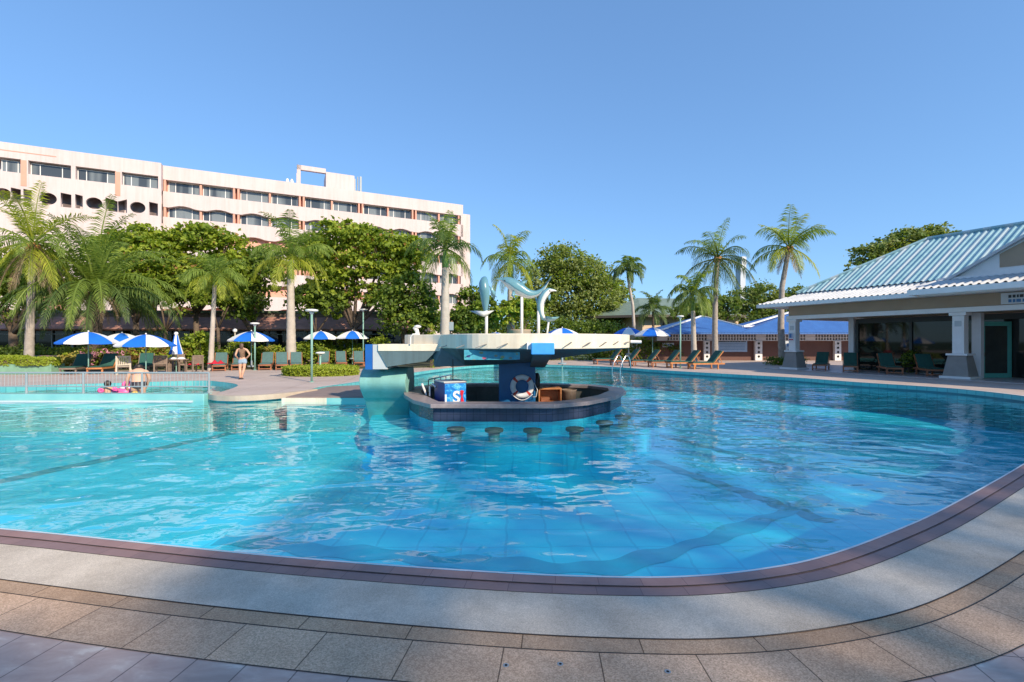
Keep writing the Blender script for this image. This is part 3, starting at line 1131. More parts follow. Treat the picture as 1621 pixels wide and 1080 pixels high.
xx = hotX(508, 2.3)
ld.lathe([(0.5, 0), (0.75, 0.4), (0.75, 0.9), (0.5, 1.2)], 10, (xx, 3.6, 21.5))
ld.build('roof_tank', MAT['black'], hotel)

# ------------------------------------------------------------------ restaurant block under the hotel
rest = thing('restaurant', 'low restaurant with terracotta eaves and dark glazing behind the garden', 'restaurant', (-25, 37, 0), R(3))
MB().b2(-22, 17.5, 0.6, 8, 0, 3.9).build('wall', M('grey_brown_wall', (0.20, 0.16, 0.13), 0.8, 0.2, 1), rest)
rf = MB()
rf.yprism([(-1.2, 2.62), (1.2, 3.95), (1.2, 3.7), (-1.1, 2.5)], -22.4, 17.9)
rf.build('roof', MAT['terracotta'], rest)
MB().b2(-22, 17.5, 0.8, 8, 3.95, 4.15).build('parapet', M('green_gutter', (0.14, 0.20, 0.12), 0.7, 0.2, 1), rest)
for i in range(13):
    x = -21.5 + i * 3
    f = MB()
    for xx in (x, x + 1.45, x + 2.9):
        f.b2(xx - 0.04, xx + 0.04, 0.45, 0.56, 0.2, 2.75)
    f.b2(x - 0.04, x + 2.94, 0.46, 0.55, 2.2, 2.28)
    f = f.build('window', MAT['greymetal'], rest)
    MB().b2(x, x + 2.9, 0.57, 0.59, 0.2, 2.72).build('pane', MAT['darkglass'], f)
for x in (-14, -7, 1.5, 8.5):
    MB().b2(x, x + 3.2, 1.2, 1.5, 4.16, 5.6).build('upper_wall', MAT['salmon'], rest)

# ------------------------------------------------------------------ poolside building on the right
BA = math.atan2(-0.907, 0.421)
bld = thing('poolside_building', 'white poolside pavilion with aqua and silver metal roof and dark glass front', 'building', (20.1, 21.1, 0), BA)


def metalroof(name, c1, c2, stripe):
    m, nt, p = newmat(name)
    tc = N(nt, 'ShaderNodeTexCoord')
    nz = N(nt, 'ShaderNodeTexNoise', Scale=1.1, Detail=7.0, Roughness=0.7)
    nt.links.new(tc.outputs['Object'], nz.inputs['Vector'])
    c = ramp(nt, nz.outputs['Fac'], [(0.35, c1), (0.68, c2)])
    if stripe:
        sx = N(nt, 'ShaderNodeSeparateXYZ')
        nt.links.new(tc.outputs['Object'], sx.inputs[0])
        f = math_n(nt, 'GREATER_THAN', math_n(nt, 'FRACT', math_n(nt, 'MULTIPLY', sx.outputs[0], 1 / 0.81)), 0.64)
        mp = N(nt, 'ShaderNodeMapping')
        mp.inputs['Scale'].default_value = (1.0, 0.05, 0.05)
        nt.links.new(tc.outputs['Object'], mp.inputs[0])
        n2 = N(nt, 'ShaderNodeTexNoise', Scale=2.2, Detail=2.0)
        nt.links.new(mp.outputs[0], n2.inputs['Vector'])
        f2 = math_n(nt, 'MULTIPLY', f, ramp(nt, n2.outputs['Fac'], [(0.3, (0.25, 0.25, 0.25)), (0.55, (1, 1, 1))]))
        c = mix(nt, f2, c, (0.43, 0.51, 0.53))
    nt.links.new(c, p.inputs['Base Color'])
    p.inputs['Roughness'].default_value = 0.42
    return m


MAT['aqua'] = metalroof('aqua_metal_roof', (0.20, 0.38, 0.43), (0.35, 0.52, 0.55), True)
MAT['silver'] = metalroof('silver_metal_roof', (0.42, 0.43, 0.45), (0.62, 0.62, 0.62), False)


def ribbed(mb, x0, x1, lo, hi, pitch, hgt, clip=None, mi=0):
    """ribbed sheet: lo,hi=(y,z) lines along x; clip(x)->t range"""
    n = int((x1 - x0) / pitch)
    L = math.hypot(hi[0] - lo[0], hi[1] - lo[1])
    ny, nz_ = -(hi[1] - lo[1]) / L, (hi[0] - lo[0]) / L
    prof = [(0, 0), (0.12, 0.75), (0.28, 1.0), (0.44, 0.75), (0.56, 0)]
    xs = []
    for i in range(n + 1):
        for a, h in prof:
            xs.append((x0 + (i + a) * pitch, h * hgt))
    vs, fs = [], []
    for x, h in xs:
        ta, tb = clip(x) if clip else (0, 1)
        for t in (ta, tb):
            y = lo[0] + (hi[0] - lo[0]) * t
            z = lo[1] + (hi[1] - lo[1]) * t
            vs.append((x, y + ny * h, z + nz_ * h))
    for i in range(len(xs) - 1):
        fs.append((2 * i, 2 * i + 2, 2 * i + 3, 2 * i + 1))
    mb.add(vs, fs, mi)


XA = -7.72   # first pillar
# beam, frieze, eave
MB().b2(XA - 0.35, 16, -0.22, 0.22, 2.98, 3.2).build('beam', MAT['white'], bld, bevel=0.01)
fz_ = MB().b2(XA - 0.25, 16, -0.14, 0.16, 3.202, 3.74)
fz_.b2(XA - 0.25, XA + 0.05, 0.17, 9, 3.202, 3.74)
fz_.build('frieze', MAT['tan'], bld)
MB().b2(XA - 0.35, XA + 0.05, 0.23, 9, 2.98, 3.2).build('beam', MAT['white'], bld, bevel=0.01)
MB().b2(XA - 1.5, 16, -1.2, 9.5, 3.75, 3.8).build('soffit', MAT['white'], bld)
fa = MB()
fa.b2(XA - 1.53, 16, -1.26, -1.2, 3.72, 3.92)
fa.b2(XA - 1.56, XA - 1.5, -1.26, 9.5, 3.72, 3.92)
fa.b2(-1.0, 16, -2.06, -2.0, 3.74, 3.98)
fa.b2(-1.06, -1.0, -2.06, -1.27, 3.74, 3.98)
fa.build('gutter', MAT['white'], bld)
MB().b2(-1.0, 16, -2.0, -1.21, 3.80, 3.84).build('soffit', MAT['white'], bld)
# silver skirt roof (hip at the far end)
sr = MB()
x_e = XA - 1.5
ribbed(sr, x_e, 16, (-1.24, 3.9), (0.9, 4.52), 0.26, 0.075, lambda x: (0.0, min(1.0, max(0.0, (x - x_e) / 1.3))))
ribbed(sr, -1.02, 16, (-2.05, 3.97), (0.3, 4.5), 0.26, 0.08)
sr.add([(x_e, -1.24, 3.9), (x_e + 1.3, 0.9, 4.52), (x_e + 1.3, 9, 4.52), (x_e, 9.5, 3.9)], [(0, 1, 2, 3)])
sr.build('skirt_roof', MAT['silver'], bld, recalc=False)
# aqua hip roof
ar = MB()
xl = XA - 0.35
ribbed(ar, xl, 16, (0.75, 4.60), (5.2, 7.4), 0.27, 0.045, lambda x: (0.0, min(1.0, max(0.0, (x - xl) / 4.6))))
ar.add([(xl, 0.75, 4.6), (xl + 4.6, 5.2, 7.4), (xl, 9.65, 4.6)], [(0, 1, 2)])
ar.add([(xl, 9.65, 4.6), (xl + 4.6, 5.2, 7.4), (16, 5.2, 7.4), (16, 9.65, 4.6)], [(0, 1, 2, 3)])
ar.build('hip_roof', MAT['aqua'], bld, recalc=False)
MB().b2(xl - 0.02, 16, 0.78, 9.6, 4.36, 4.58).build('roof_band', MAT['greypaint'], bld)
rd = MB()
rd.tube([(xl, 0.75, 4.66), (xl + 4.6, 5.2, 7.46)], 0.09, 6)
rd.tube([(xl + 4.6, 5.2, 7.46), (16, 5.2, 7.46)], 0.10, 6)
rd.build('ridge_cap', MAT['aqua'], bld)
# porch gable
gs = 0.575
ax_, az_ = 4.2, 4.62 + 0.575 * 4.6
MB().xprism([(-0.4, 4.62), (8.8, 4.62), (ax_, az_)], 0.3, 3.6).build('porch_gable', MAT['white'], bld)
MB().xprism([(1.2, 4.85), (7.2, 4.85), (7.2, 5.42), (5.3, 6.45), (3.1, 6.45), (1.2, 5.42)], 0.27, 0.296).build('gable_panel', MAT['tan'], bld)
MB().xprism([(-0.62, 4.52), (-0.4, 4.52), (ax_, az_), (ax_, az_ + 0.14)], 0.05, 4.2).build('gable_roof', MAT['silver'], bld)
MB().xprism([(9.02, 4.52), (ax_, az_ + 0.14), (ax_, az_), (8.8, 4.52)], 0.05, 4.2).build('gable_roof', MAT['silver'], bld)
MB().b2(-0.9, 9.4, 0.12, 0.295, 4.5, 4.615).build('gable_ledge', MAT['white'], bld)
# pillars
for x in (XA, 0.0, 7.7):
    pl = MB()
    pl.b2(x - 0.21, x + 0.21, -0.2, 0.2, 1.14, 2.98)
    pl.b2(x - 0.30, x + 0.30, -0.29, 0.29, 2.84, 2.975)
    o = pl.build('pillar', MAT['white'], bld, bevel=0.01)
    b = MB()
    b.add([(x - .46, -.45, .13), (x + .46, -.45, .13), (x + .46, .45, .13), (x - .46, .45, .13), (x - .32, -.31, 1.05), (x + .32, -.31, 1.05), (x + .32, .31, 1.05), (x - .32, .31, 1.05)],
          [(0, 3, 2, 1), (4, 5, 6, 7), (0, 1, 5, 4), (1, 2, 6, 5), (2, 3, 7, 6), (3, 0, 4, 7)])
    b.build('pedestal', MAT['stonegrey'], o)
    MB().b2(x - 0.38, x + 0.38, -0.37, 0.37, 1.05, 1.14).build('pedestal_cap', MAT['white'], o, bevel=0.008)
    MB().b2(x - 0.55, x + 0.55, -0.54, 0.54, 0.0, 0.13).build('pedestal_base', MAT['white'], o, bevel=0.008)
    MB().b2(x - 0.12, x + 0.12, -0.215, -0.203, 2.35, 2.6).build('relief_panel', MAT['greypaint'], o)
# back glazing, porch floor
MB().b2(XA - 1.2, 16, -1.0, 9.4, 0.0, 0.035).build('porch_floor', M('porch_tile', (0.42, 0.37, 0.36), 0.3, 0.1, 1.5), bld)
gl = MB()
gl.b2(-5.6, 16, 2.5, 2.56, 0.04, 2.9)
gl.b2(-5.6, -5.54, 2.57, 9, 0.04, 2.9)
gl.build('glazing', MAT['darkglass'], bld)
ml = MB()
for x in (-5.6, -3.0, -0.2, 2.2, 5.0, 7.8):
    ml.b2(x - 0.06, x + 0.06, 2.42, 2.49, 0.04, 2.95)
ml.b2(-5.6, 16, 2.43, 2.485, 2.7, 2.97)
ml.build('glazing_frame', M('dark_bronze_frame', (0.05, 0.055, 0.05), 0.5, 0.1, 2), bld)
MB().b2(-6.0, -5.72, 2.3, 2.6, 0.0, 3.74).build('post', MAT['white'], bld)
MB().b2(0.1, 0.42, 0.75, 1.05, 0.0, 2.97).build('post', MAT['white'], bld)
MB().b2(-5.5, 16, 2.6, 9, 3.0, 3.74).build('inner_wall', MAT['tan'], bld)

# signs on the building (weathered, lettering worn to dashes)
def signboard(name, label, loc, rz, wd, ht, mat_face, rows, post=None):
    t = thing(name, label, 'sign', loc, rz)
    MB().b2(-wd / 2, wd / 2, -0.02, 0.02, -ht / 2, ht / 2).build('board', mat_face, t)
    for (x0, x1, z0, z1, mt_) in rows:
        rr = random.Random(int(abs(x0 * 100 + z0 * 70)) + 5)
        b = MB()
        x = x0
        while x < x1:
            l = rr.uniform(0.5, 1.1) * (z1 - z0)
            b.b2(x, min(x1, x + l), -0.026, -0.021, z0, z1)
            x += l * 1.35
        b.build('marking', mt_, t)
    return t


def bl(x, y, z):
    c, s = math.cos(BA), math.sin(BA)
    return (20.1 + x * c - y * s, 21.1 + x * s + y * c, z)


MAT['signwhite'] = M('sign_white', (0.62, 0.63, 0.64), 0.5, 0.05, 2)
MAT['signblue'] = M('sign_blue', (0.05, 0.16, 0.36), 0.5, 0.05, 2)
MAT['signpale'] = M('sign_pale_blue', (0.36, 0.50, 0.66), 0.5, 0.08, 3)
signboard('wall_sign', 'white sign with a black and a blue line of lettering above the porch beam', bl(2.35, -0.172, 3.47), BA, 1.9, 0.46, MAT['signwhite'],
          [(-0.72, 0.8, 0.02, 0.14, MAT['black']), (-0.72, 0.85, -0.17, -0.04, MAT['signblue'])])
signboard('pillar_notice', 'small blue and white notice with red footing on the end pillar', bl(XA - 0.02, -0.225, 1.95), BA, 0.32, 0.5, MAT['signwhite'],
          [(-0.12, 0.12, -0.06, 0.2, MAT['signblue']), (-0.13, 0.13, -0.2, -0.13, MAT['red'])])

# open green door and cabinet
dr = thing('glass_door', 'green framed glass door standing open under the porch', 'door', (22.0, 21.4, 0.035), R(2))
d = MB()
d.b2(-0.72, -0.54, -0.03, 0.03, 0, 2.55)
d.b2(0.54, 0.72, -0.03, 0.03, 0, 2.55)
d.b2(-0.539, 0.539, -0.03, 0.03, 0, 0.2)
d.b2(-0.539, 0.539, -0.03, 0.03, 2.35, 2.55)
d.build('frame', MAT['doorgreen'], dr, bevel=0.006)
MB().b2(-0.54, 0.54, -0.006, 0.006, 0.2, 2.35).build('pane', M('smoked_door_glass', (0.05, 0.055, 0.05), 0.1, 0.3, 1.0), dr)
MB().tube([(-0.62, -0.03, 1.15), (-0.62, -0.09, 1.15), (-0.62, -0.09, 1.0)], 0.018, 6).build('handle', MAT['steel'], dr)
cb = thing('cabinet', 'brown wooden cabinet in the shade behind the open green door', 'cabinet', (24.3, 22.2, 0.035), R(-20))
MB().b2(-0.45, 0.45, -0.3, 0.3, 0.08, 1.15).build('body', MAT['wood2'], cb, bevel=0.01)
c2 = MB()
for x in (-0.22, 0.22):
    c2.b2(x - 0.2, x + 0.2, -0.325, -0.302, 0.14, 1.08)
c2.build('door', MAT['wood'], cb)
MB().b2(-0.5, 0.5, -0.34, 0.34, 1.152, 1.19).build('top', MAT['wood'], cb)

# ------------------------------------------------------------------ blue roofed pavilion
PV = 41.0
pav = thing('changing_pavilion', 'low pavilion with bright blue tiled hip roofs and white lattice band', 'pavilion', (20.5, PV, 0), 0)


def px(u, Y=PV):
    return U(u) * Y - 20.5


x0, x1 = px(1043), px(1362)
zr = 540
MB().b2(x0, x1, 0.3, 6, 0, 1.72).build('wall', MAT['redwall'], pav)
latt = MB()
lx = x0 - 0.1
zb, zt_ = 1.72, 2.32
latt.b2(x0 - 0.1, x1, 0.1, 0.3, zb, zb + 0.06)
latt.b2(x0 - 0.1, x1, 0.1, 0.3, zb + 0.27, zb + 0.33)
latt.b2(x0 - 0.1, x1, 0.1, 0.3, zt_ - 0.06, zt_)
i = 0
x = x0 - 0.1
while x < x1:
    wd = 0.09 if i % 14 else 0.9
    for za, zz in ((zb + 0.06, zb + 0.27), (zb + 0.33, zt_ - 0.06)):
        latt.b2(x, x + wd, 0.12, 0.28, za, zz)
    x += wd + 0.16
    i += 1
latt.build('lattice_band', MAT['white'], pav)
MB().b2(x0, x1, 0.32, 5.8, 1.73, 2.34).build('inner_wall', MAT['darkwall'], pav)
for u0, u1 in ((1115, 1124), (1196, 1207), (1322, 1332)):
    xa, xb = px(u0), px(u1)
    pl = MB().b2(xa, xb, 0.02, 0.29, 0, 1.71)
    o = pl.build('pillar', MAT['white'], pav)
    hl = MB()
    for k in range(4):
        xm = (xa + xb) / 2
        hl.lathe([(1e-4, 0), (0.10, 0)], 12, (xm, 0, 0))
        n0 = len(hl.v) - 24
        for q in range(n0, len(hl.v)):
            vx, vy, vz = hl.v[q]
            hl.v[q] = (vx, 0.012, 0.35 + k * 0.38 + vy)
    hl.build('lattice_hole', MAT['greymetal'], o)
roof = MB()
ez = 2.36


def hip(mb, a, b, ya, yb, z0, ra, rb, ry, z1):
    vs = [(a, ya, z0), (b, ya, z0), (b, yb, z0), (a, yb, z0), (ra, ry, z1), (rb, ry, z1)]
    mb.add(vs, [(0, 1, 5, 4), (2, 3, 4, 5), (3, 0, 4), (1, 2, 5), (0, 3, 2, 1)])


xa, xb, xc = px(1040, 40), px(1178, 40), px(1400, 40)
hip(roof, xa - 0.5, xb + 0.9, -2.0, 7, ez, px(1113, 43) - 0.2, px(1113, 43) + 0.2, 2.4, 3.98)
hip(roof, xb - 0.9, xc, -2.03, 7, ez + 0.01, px(1285, 44), px(1385, 44), 3.2, 4.95)
roof.build('roof', MAT['bluetile'], pav)
rc = MB()
pk = (px(1113, 43), 2.4, 4.02)
rc.bar(pk, (xb + 0.2, -0.4, 2.95), 0.22, 0.12)
rc.bar(pk, (xb + 0.3, 2.9, 3.0), 0.22, 0.12)
rc.bar((xb + 0.2, -0.4, 2.95), (xb + 1.5, 0.3, 3.0), 0.22, 0.12)
rc.bar((xa - 0.4, -1.95, ez + 0.1), pk, 0.16, 0.1)
rc.bar((xb + 0.4, 0.0, 2.98), (px(1285, 44), 3.2, 5.0), 0.22, 0.12)
rc.bar((px(1285, 44), 3.2, 5.0), (px(1385, 44), 3.2, 5.0), 0.22, 0.12)
rc.build('ridge_cap', MAT['white'], pav)
MB().b2(xa - 0.5, xc, -2.06, -2.0, ez - 0.1, ez + 0.05).build('fascia', MAT['bluetile'], pav)

signboard('notice_board', 'large pale blue notice board with dark heading on the pavilion wall', (U(1160) * 41.1, 41.2, 1.24), 0, 2.6, 0.98, MAT['signpale'],
          [(-1.2, 1.2, 0.36, 0.48, MAT['black'])] + [(-1.1, 1.1, 0.22 - 0.13 * k, 0.255 - 0.13 * k, MAT['signblue']) for k in range(5)])
signboard('notice_board', 'small white notice board behind the lounger backs', (U(1059) * 41, 41.2, 1.35), 0, 1.0, 0.36, MAT['signwhite'],
          [(-0.4, 0.4, -0.06, 0.08, MAT['signblue'])])
st = signboard('standing_sign', 'white standing sign with purple heading beside the end pillar', (U(1252) * 36, 36.0, 0.9), 0, 0.85, 1.6, MAT['signwhite'],
               [(-0.3, 0.3, 0.38, 0.62, MAT['signblue']), (-0.25, 0.25, 0.05, 0.14, MAT['black']), (-0.25, 0.25, -0.2, -0.11, MAT['black'])])
MB().b2(-0.45, -0.38, 0.03, 0.1, -0.9, 0.85).build('post', MAT['greymetal'], st)
MB().b2(0.38, 0.45, 0.03, 0.1, -0.9, 0.85).build('post', MAT['greymetal'], st)

# ------------------------------------------------------------------ green roofed house behind, tower, shading block
gh = thing('garden_house', 'beige house with green tiled hip roof behind the umbrellas', 'house', (17, 58, 0), R(0))


def gx_(u, Y=58):
    return U(u) * Y - 17


w_ = MB().prism([(gx_(1017), 0), (gx_(1175), 1.0), (gx_(1175), 9), (gx_(960, 62), 9)], 0, 5.0)
w_.build('wall', MAT['beige'], gh)
rr = MB()
a = [(gx_(940) - 0.5, 2.6, 4.75), (gx_(1017) - 0.1, -1.2, 4.75), (gx_(1180), 0, 4.75), (gx_(1180), 10, 4.75), (gx_(940), 10, 4.75)]
k0, k1 = (gx_(1012, 62), 4.8, 7.45), (gx_(1120, 62), 4.8, 7.3)
rr.add(a + [k0, k1], [(0, 1, 5), (1, 2, 6, 5), (2, 3, 6), (3, 4, 5, 6), (4, 0, 5), (0, 4, 3, 2, 1)])
rr.build('roof', MAT['greenroof'], gh)
ev = MB()
ev.bar(a[0], a[1], 0.2, 0.3)
ev.bar(a[1], a[2], 0.2, 0.3)
ev.build('eave_board', M('brown_eave', (0.10, 0.08, 0.06), 0.7, 0.1, 1), gh)
MB().b2(gx_(1050), gx_(1058), -0.1, 0.05 + 0.28, 1.2, 4.0).build('window', MAT['darkglass'], gh)

tw = thing('distant_tower', 'pale high rise tower far behind the coconut palm', 'tower', (U(1171) * 210, 210, 0), R(20))
MB().b2(-1.0, 1.9, -1.4, 1.4, 0, 34).build('shaft', M('hazy_white', (0.50, 0.53, 0.58), 0.8, 0.05, 0.2), tw)  # distance haze is mixed into both tower colours
MB().b2(-0.4, 2.2, -1.6, 1.6, 34, 39.2).build('top_block', M('hazy_pale', (0.56, 0.57, 0.60), 0.8, 0.05, 0.3), tw)
for k in range(3):
    MB().b2(-0.3, 2.1, -1.66, -1.61, 34.5 + k * 1.5, 35.2 + k * 1.5).build('window_band', MAT['greypaint'], tw)
lw = thing('distant_block', 'low white apartment block far behind the palms', 'building', (U(1160) * 120, 120, 0), 0)
MB().b2(-5, 7, 0, 8, 0, 7.6).build('wall', MAT['white'], lw)
for k in range(2):
    for i in range(5):
        MB().b2(-4.3 + i * 2.2, -3.0 + i * 2.2, -0.05, -0.01, 2.2 + k * 2.8, 3.7 + k * 2.8).build('window', MAT['greypaint'], lw)
MB().b2(-5.2, 7.2, -0.2, 8.2, 7.6, 8.0).build('parapet', MAT['white'], lw)

# ------------------------------------------------------------------ swim-up bar
ring_o = [(-3.3, 14.3), (-3.05, 13.3), (-2.55, 12.1), (-1.95, 11.25), (1.0, 11.2), (1.9, 11.75), (2.85, 12.9), (3.45, 14.2), (3.6, 15.3), (2.9, 16.4), (1.3, 17.0), (-1.3, 17.05), (-2.6, 16.6), (-3.25, 15.6)]
bar = thing('pool_bar', 'round swim-up bar island with dark granite counter in the pool', 'bar', (0.1, 14.1, -1.15))


def shrink(poly, k, c=(0.1, 14.1)):
    out = []
    n = len(poly)
    for i in range(n):
        a, b = poly[i - 1], poly[(i + 1) % n]
        tx, ty = b[0] - a[0], b[1] - a[1]
        l = math.hypot(tx, ty)
        nx, ny = -ty / l, tx / l
        if (c[0] - poly[i][0]) * nx + (c[1] - poly[i][1]) * ny < 0:
            nx, ny = -nx, -ny
        out.append((poly[i][0] + nx * k, poly[i][1] + ny * k))
    return out


def loc(poly, o):
    return [(p[0] - o[0], p[1] - o[1]) for p in poly]


def ringmesh(outer, inner, z0, z1):
    n = len(outer)
    vs = [(p[0], p[1], z0) for p in outer] + [(p[0], p[1], z1) for p in outer] + [(p[0], p[1], z1) for p in inner] + [(p[0], p[1], z0) for p in inner]
    fs = []
    for i in range(n):
        j = (i + 1) % n
        for k in range(4):
            a, b = k * n, ((k + 1) % 4) * n
            fs.append((a + i, a + j, b + j, b + i))
    return MB().add(vs, fs)


BO = (0.1, 14.1)
ro = loc(ring_o, BO)
ri = loc(shrink(ring_o, 0.52), BO)
ringmesh(ro, ri, 1.24, 1.34).build('counter', MAT['granite'], bar, bevel=0.012)
wo, wi = loc(shrink(ring_o, 0.16), BO), loc(shrink(ring_o, 0.42), BO)
mbt, ntb, pb = newmat('navy_wall_tile')
pb.inputs['Roughness'].default_value = 0.25
tcb = N(ntb, 'ShaderNodeTexCoord')
nzb = N(ntb, 'ShaderNodeTexNoise', Scale=2.0, Detail=4.0)
ntb.links.new(tcb.outputs['Object'], nzb.inputs['Vector'])
ntb.links.new(ramp(ntb, nzb.outputs['Fac'], [(0.35, (0.025, 0.035, 0.07)), (0.65, (0.05, 0.065, 0.12))]), pb.inputs['Base Color'])
MAT['bartile2'] = with_joints(mbt, ntb, pb, 0.16, 0.16, 0.008, 0.0, (0.4, 0.4, 0.45))
uv_ribbon('outer_wall', wo + [wo[0]], wo + [wo[0]], 1.238, 0.90, MAT['bartile2'], None, bar)
wo2 = loc(shrink(ring_o, 0.165), BO)
uv_ribbon('submerged_wall', wo2 + [wo2[0]], wo2 + [wo2[0]], 0.90, 0.0, MAT['floor'], None, bar)
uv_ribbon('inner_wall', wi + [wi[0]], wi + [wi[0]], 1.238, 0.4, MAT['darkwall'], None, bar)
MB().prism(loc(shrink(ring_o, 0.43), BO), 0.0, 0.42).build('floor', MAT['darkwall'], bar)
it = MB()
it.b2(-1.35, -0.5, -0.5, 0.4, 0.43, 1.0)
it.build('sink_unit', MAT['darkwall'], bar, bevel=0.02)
lg = loc(shrink(ring_o, -0.95), BO)
ringmesh(lg, loc(shrink(ring_o, 0.17), BO), 0.0, 0.58).build('submerged_ledge', MAT['floor'], bar)
MB().tube([(-2.35, -1.2, 1.34), (-2.35, -1.2, 1.62), (-2.25, -1.3, 1.68), (-2.15, -1.4, 1.6)], 0.03, 6).build('tap', MAT['steel'], bar)
MB().tube([(-2.5, -0.9, 1.34), (-2.62, -0.95, 1.66)], 0.03, 6).build('pipe', MAT['white'], bar)
MB().tube([(-1.75, -2.4, 1.34), (-1.75, -2.4, 1.52)], 0.025, 6).build('pipe', MAT['white'], bar)
rk = MB()
for k in range(5):
    rk.tube([(-2.55 + 0.1 * k, -0.3 + 0.5 * k, 1.36), (-2.55 + 0.1 * k, -0.3 + 0.5 * k, 1.72)], 0.02, 5)
rk.tube([(-2.55, -0.3, 1.72), (-2.15, 1.7, 1.72)], 0.02, 5)
rk.build('rail', MAT['steel'], bar)

# ------------------------------------------------------------------ canopy over the bar
cano = thing('bar_canopy', 'cream concrete canopy with dark teal underside on a navy column over the pool bar', 'canopy', (0.1, 14.1, -1.15))
CZ = 1.15
Cp = [(-3.25, 14.9), (-3.1, 14.0), (-2.0, 13.25), (-1.3, 12.1), (-0.6, 11.65), (0.9, 11.55), (1.9, 11.95), (2.9, 12.9), (3.5, 14.0), (3.4, 15.5), (2.5, 16.8), (1, 17.3), (-1.2, 17.3), (-2.7, 16.8)]
Cp = smooth_loop(Cp, 4)
cl = loc(Cp, BO)
MB().prism(cl, CZ + 1.5, CZ + 1.885).build('fascia', MAT['cream'], cano, bevel=0.02)
Bp = [(-2.2, 13.3), (-1.3, 13.35), (-0.4, 13.4), (0.2, 13.35), (0.7, 13.3), (0.9, 14.0), (0.95, 14.6), (0.7, 15.0), (-0.2, 15.1), (-1.2, 15.1), (-2.2, 15.0)]
Bz = [0.975, 0.99, 1.03, 1.07, 1.12, 1.13, 1.13, 1.12, 1.05, 1.0, 0.975]
up = loc(shrink(Cp, 0.03), BO)
lo_ = loc(Bp, BO)
ub = MB()
zb_ = [CZ + z for z in Bz]
# loft by angle matching
import math as _m


def ang(p):
    return math.atan2(p[1], p[0])


nL, nU = len(lo_), len(up)
vs = [(p[0], p[1], CZ + 1.497) for p in up] + [(p[0], p[1], zb_[i]) for i, p in enumerate(lo_)]
order = sorted([(ang(p), 0, i) for i, p in enumerate(up)] + [(ang(p), 1, i) for i, p in enumerate(lo_)])
cu_, cl_ = None, None
for _, k, i in order:
    if k == 0:
        cu_ = i
    else:
        cl_ = i
fs = []
for _, k, i in order:
    if k == 0:
        fs.append((cu_, i, nU + cl_))
        cu_ = i
    else:
        fs.append((cu_, nU + i, nU + cl_))
        cl_ = i
fs.append(tuple(nU + i for i in range(nL)))
ub.add(vs, fs)
ub.build('underside', MAT['darkteal'], cano)
MB().b2(-0.48, 0.58, -0.5, 0.5, 0.3, CZ + 1.1).build('column', MAT['navy'], cano, bevel=0.03)
MB().xprism([(-3.89, CZ + 1.412), (-3.64, CZ + 0.968), (-2.54, CZ + 1.129), (-2.25, CZ + 1.412)], -0.78, 0.7).build('arm', MAT['darkteal'], cano)
MB().b2(-3.89, -2.02, -0.8, 0.75, CZ + 1.414, CZ + 1.611).build('arm_beam', MAT['cream'], cano, bevel=0.01)
# spray nozzles along the fascia
nz_px = [(695, 551, 714, 545), (722, 551, 740, 545), (752, 551, 770, 545), (786, 551, 803, 544), (824, 549, 838, 543),
         (893.5, 549, 905, 542), (922.5, 549, 935, 542.5), (948.5, 549, 960, 542), (968.5, 547, 979, 541), (983, 547, 996, 541.5)]
for ua, va, ubb, vb in nz_px:
    ray = Vector((U((ua + ubb) / 2), 1))
    best = 11.5
    for i in range(len(Cp)):
        p, q = Cp[i], Cp[(i + 1) % len(Cp)]
        ex, ey = q[0] - p[0], q[1] - p[1]
        det = ray.x * (-ey) + ex * ray.y
        if abs(det) < 1e-9:
            continue
        t = (p[0] * (-ey) + ex * p[1]) / det
        s = (ray.x * p[1] - ray.y * p[0]) / det
        if 0 <= s <= 1 and 10 < t < 14.5:
            best = t
    a = P(ua, va, best - 0.10) - cano.location
    b = P(ubb, vb, best - 0.06) - cano.location
    c = Vector((b.x + 0.02, b.y + 0.14, b.z))
    m_ = MB()
    m_.tube([a, b], 0.012, 6)
    m_.tube([b, c], 0.011, 6)
    if ua > 890:
        m_.tube([a, (a.x + 0.16, a.y, a.z + 0.11 - 0.11 + (b.z - a.z)), b], 0.011, 6)
    m_.build('spray_nozzle', MAT['stonegrey'], cano)
jet = MB()
jet.tube([P(998, 541, 13.7) - cano.location, P(1015, 541.5, 13.7) - cano.location], 0.045, 8)
jet.build('water_spout', MAT['white'], cano)
# blue box with tapered bracket
bb = MB()
bx0, bx1 = U(841) * 11.25 - 0.1, U(877.5) * 11.25 - 0.1
bb.b2(bx0, bx1, 11.2 - 14.1, 11.52 - 14.1, CZ + 1.375, CZ + 1.655)
o = bb.build('spout_box', MAT['skyblue'], cano, bevel=0.02)
MB().yprism([(11.25 - 14.1, CZ + 1.37), (12.6 - 14.1, CZ + 1.37), (13.5 - 14.1, CZ + 0.95)], bx0 + 0.06, bx1 - 0.06).build('bracket', MAT['darkteal'], cano)
MB().b2(bx0 - 0.1, bx0 - 0.003, 11.3 - 14.1, 11.54 - 14.1, CZ + 1.5, CZ + 1.66).build('side_block', MAT['white'], cano)


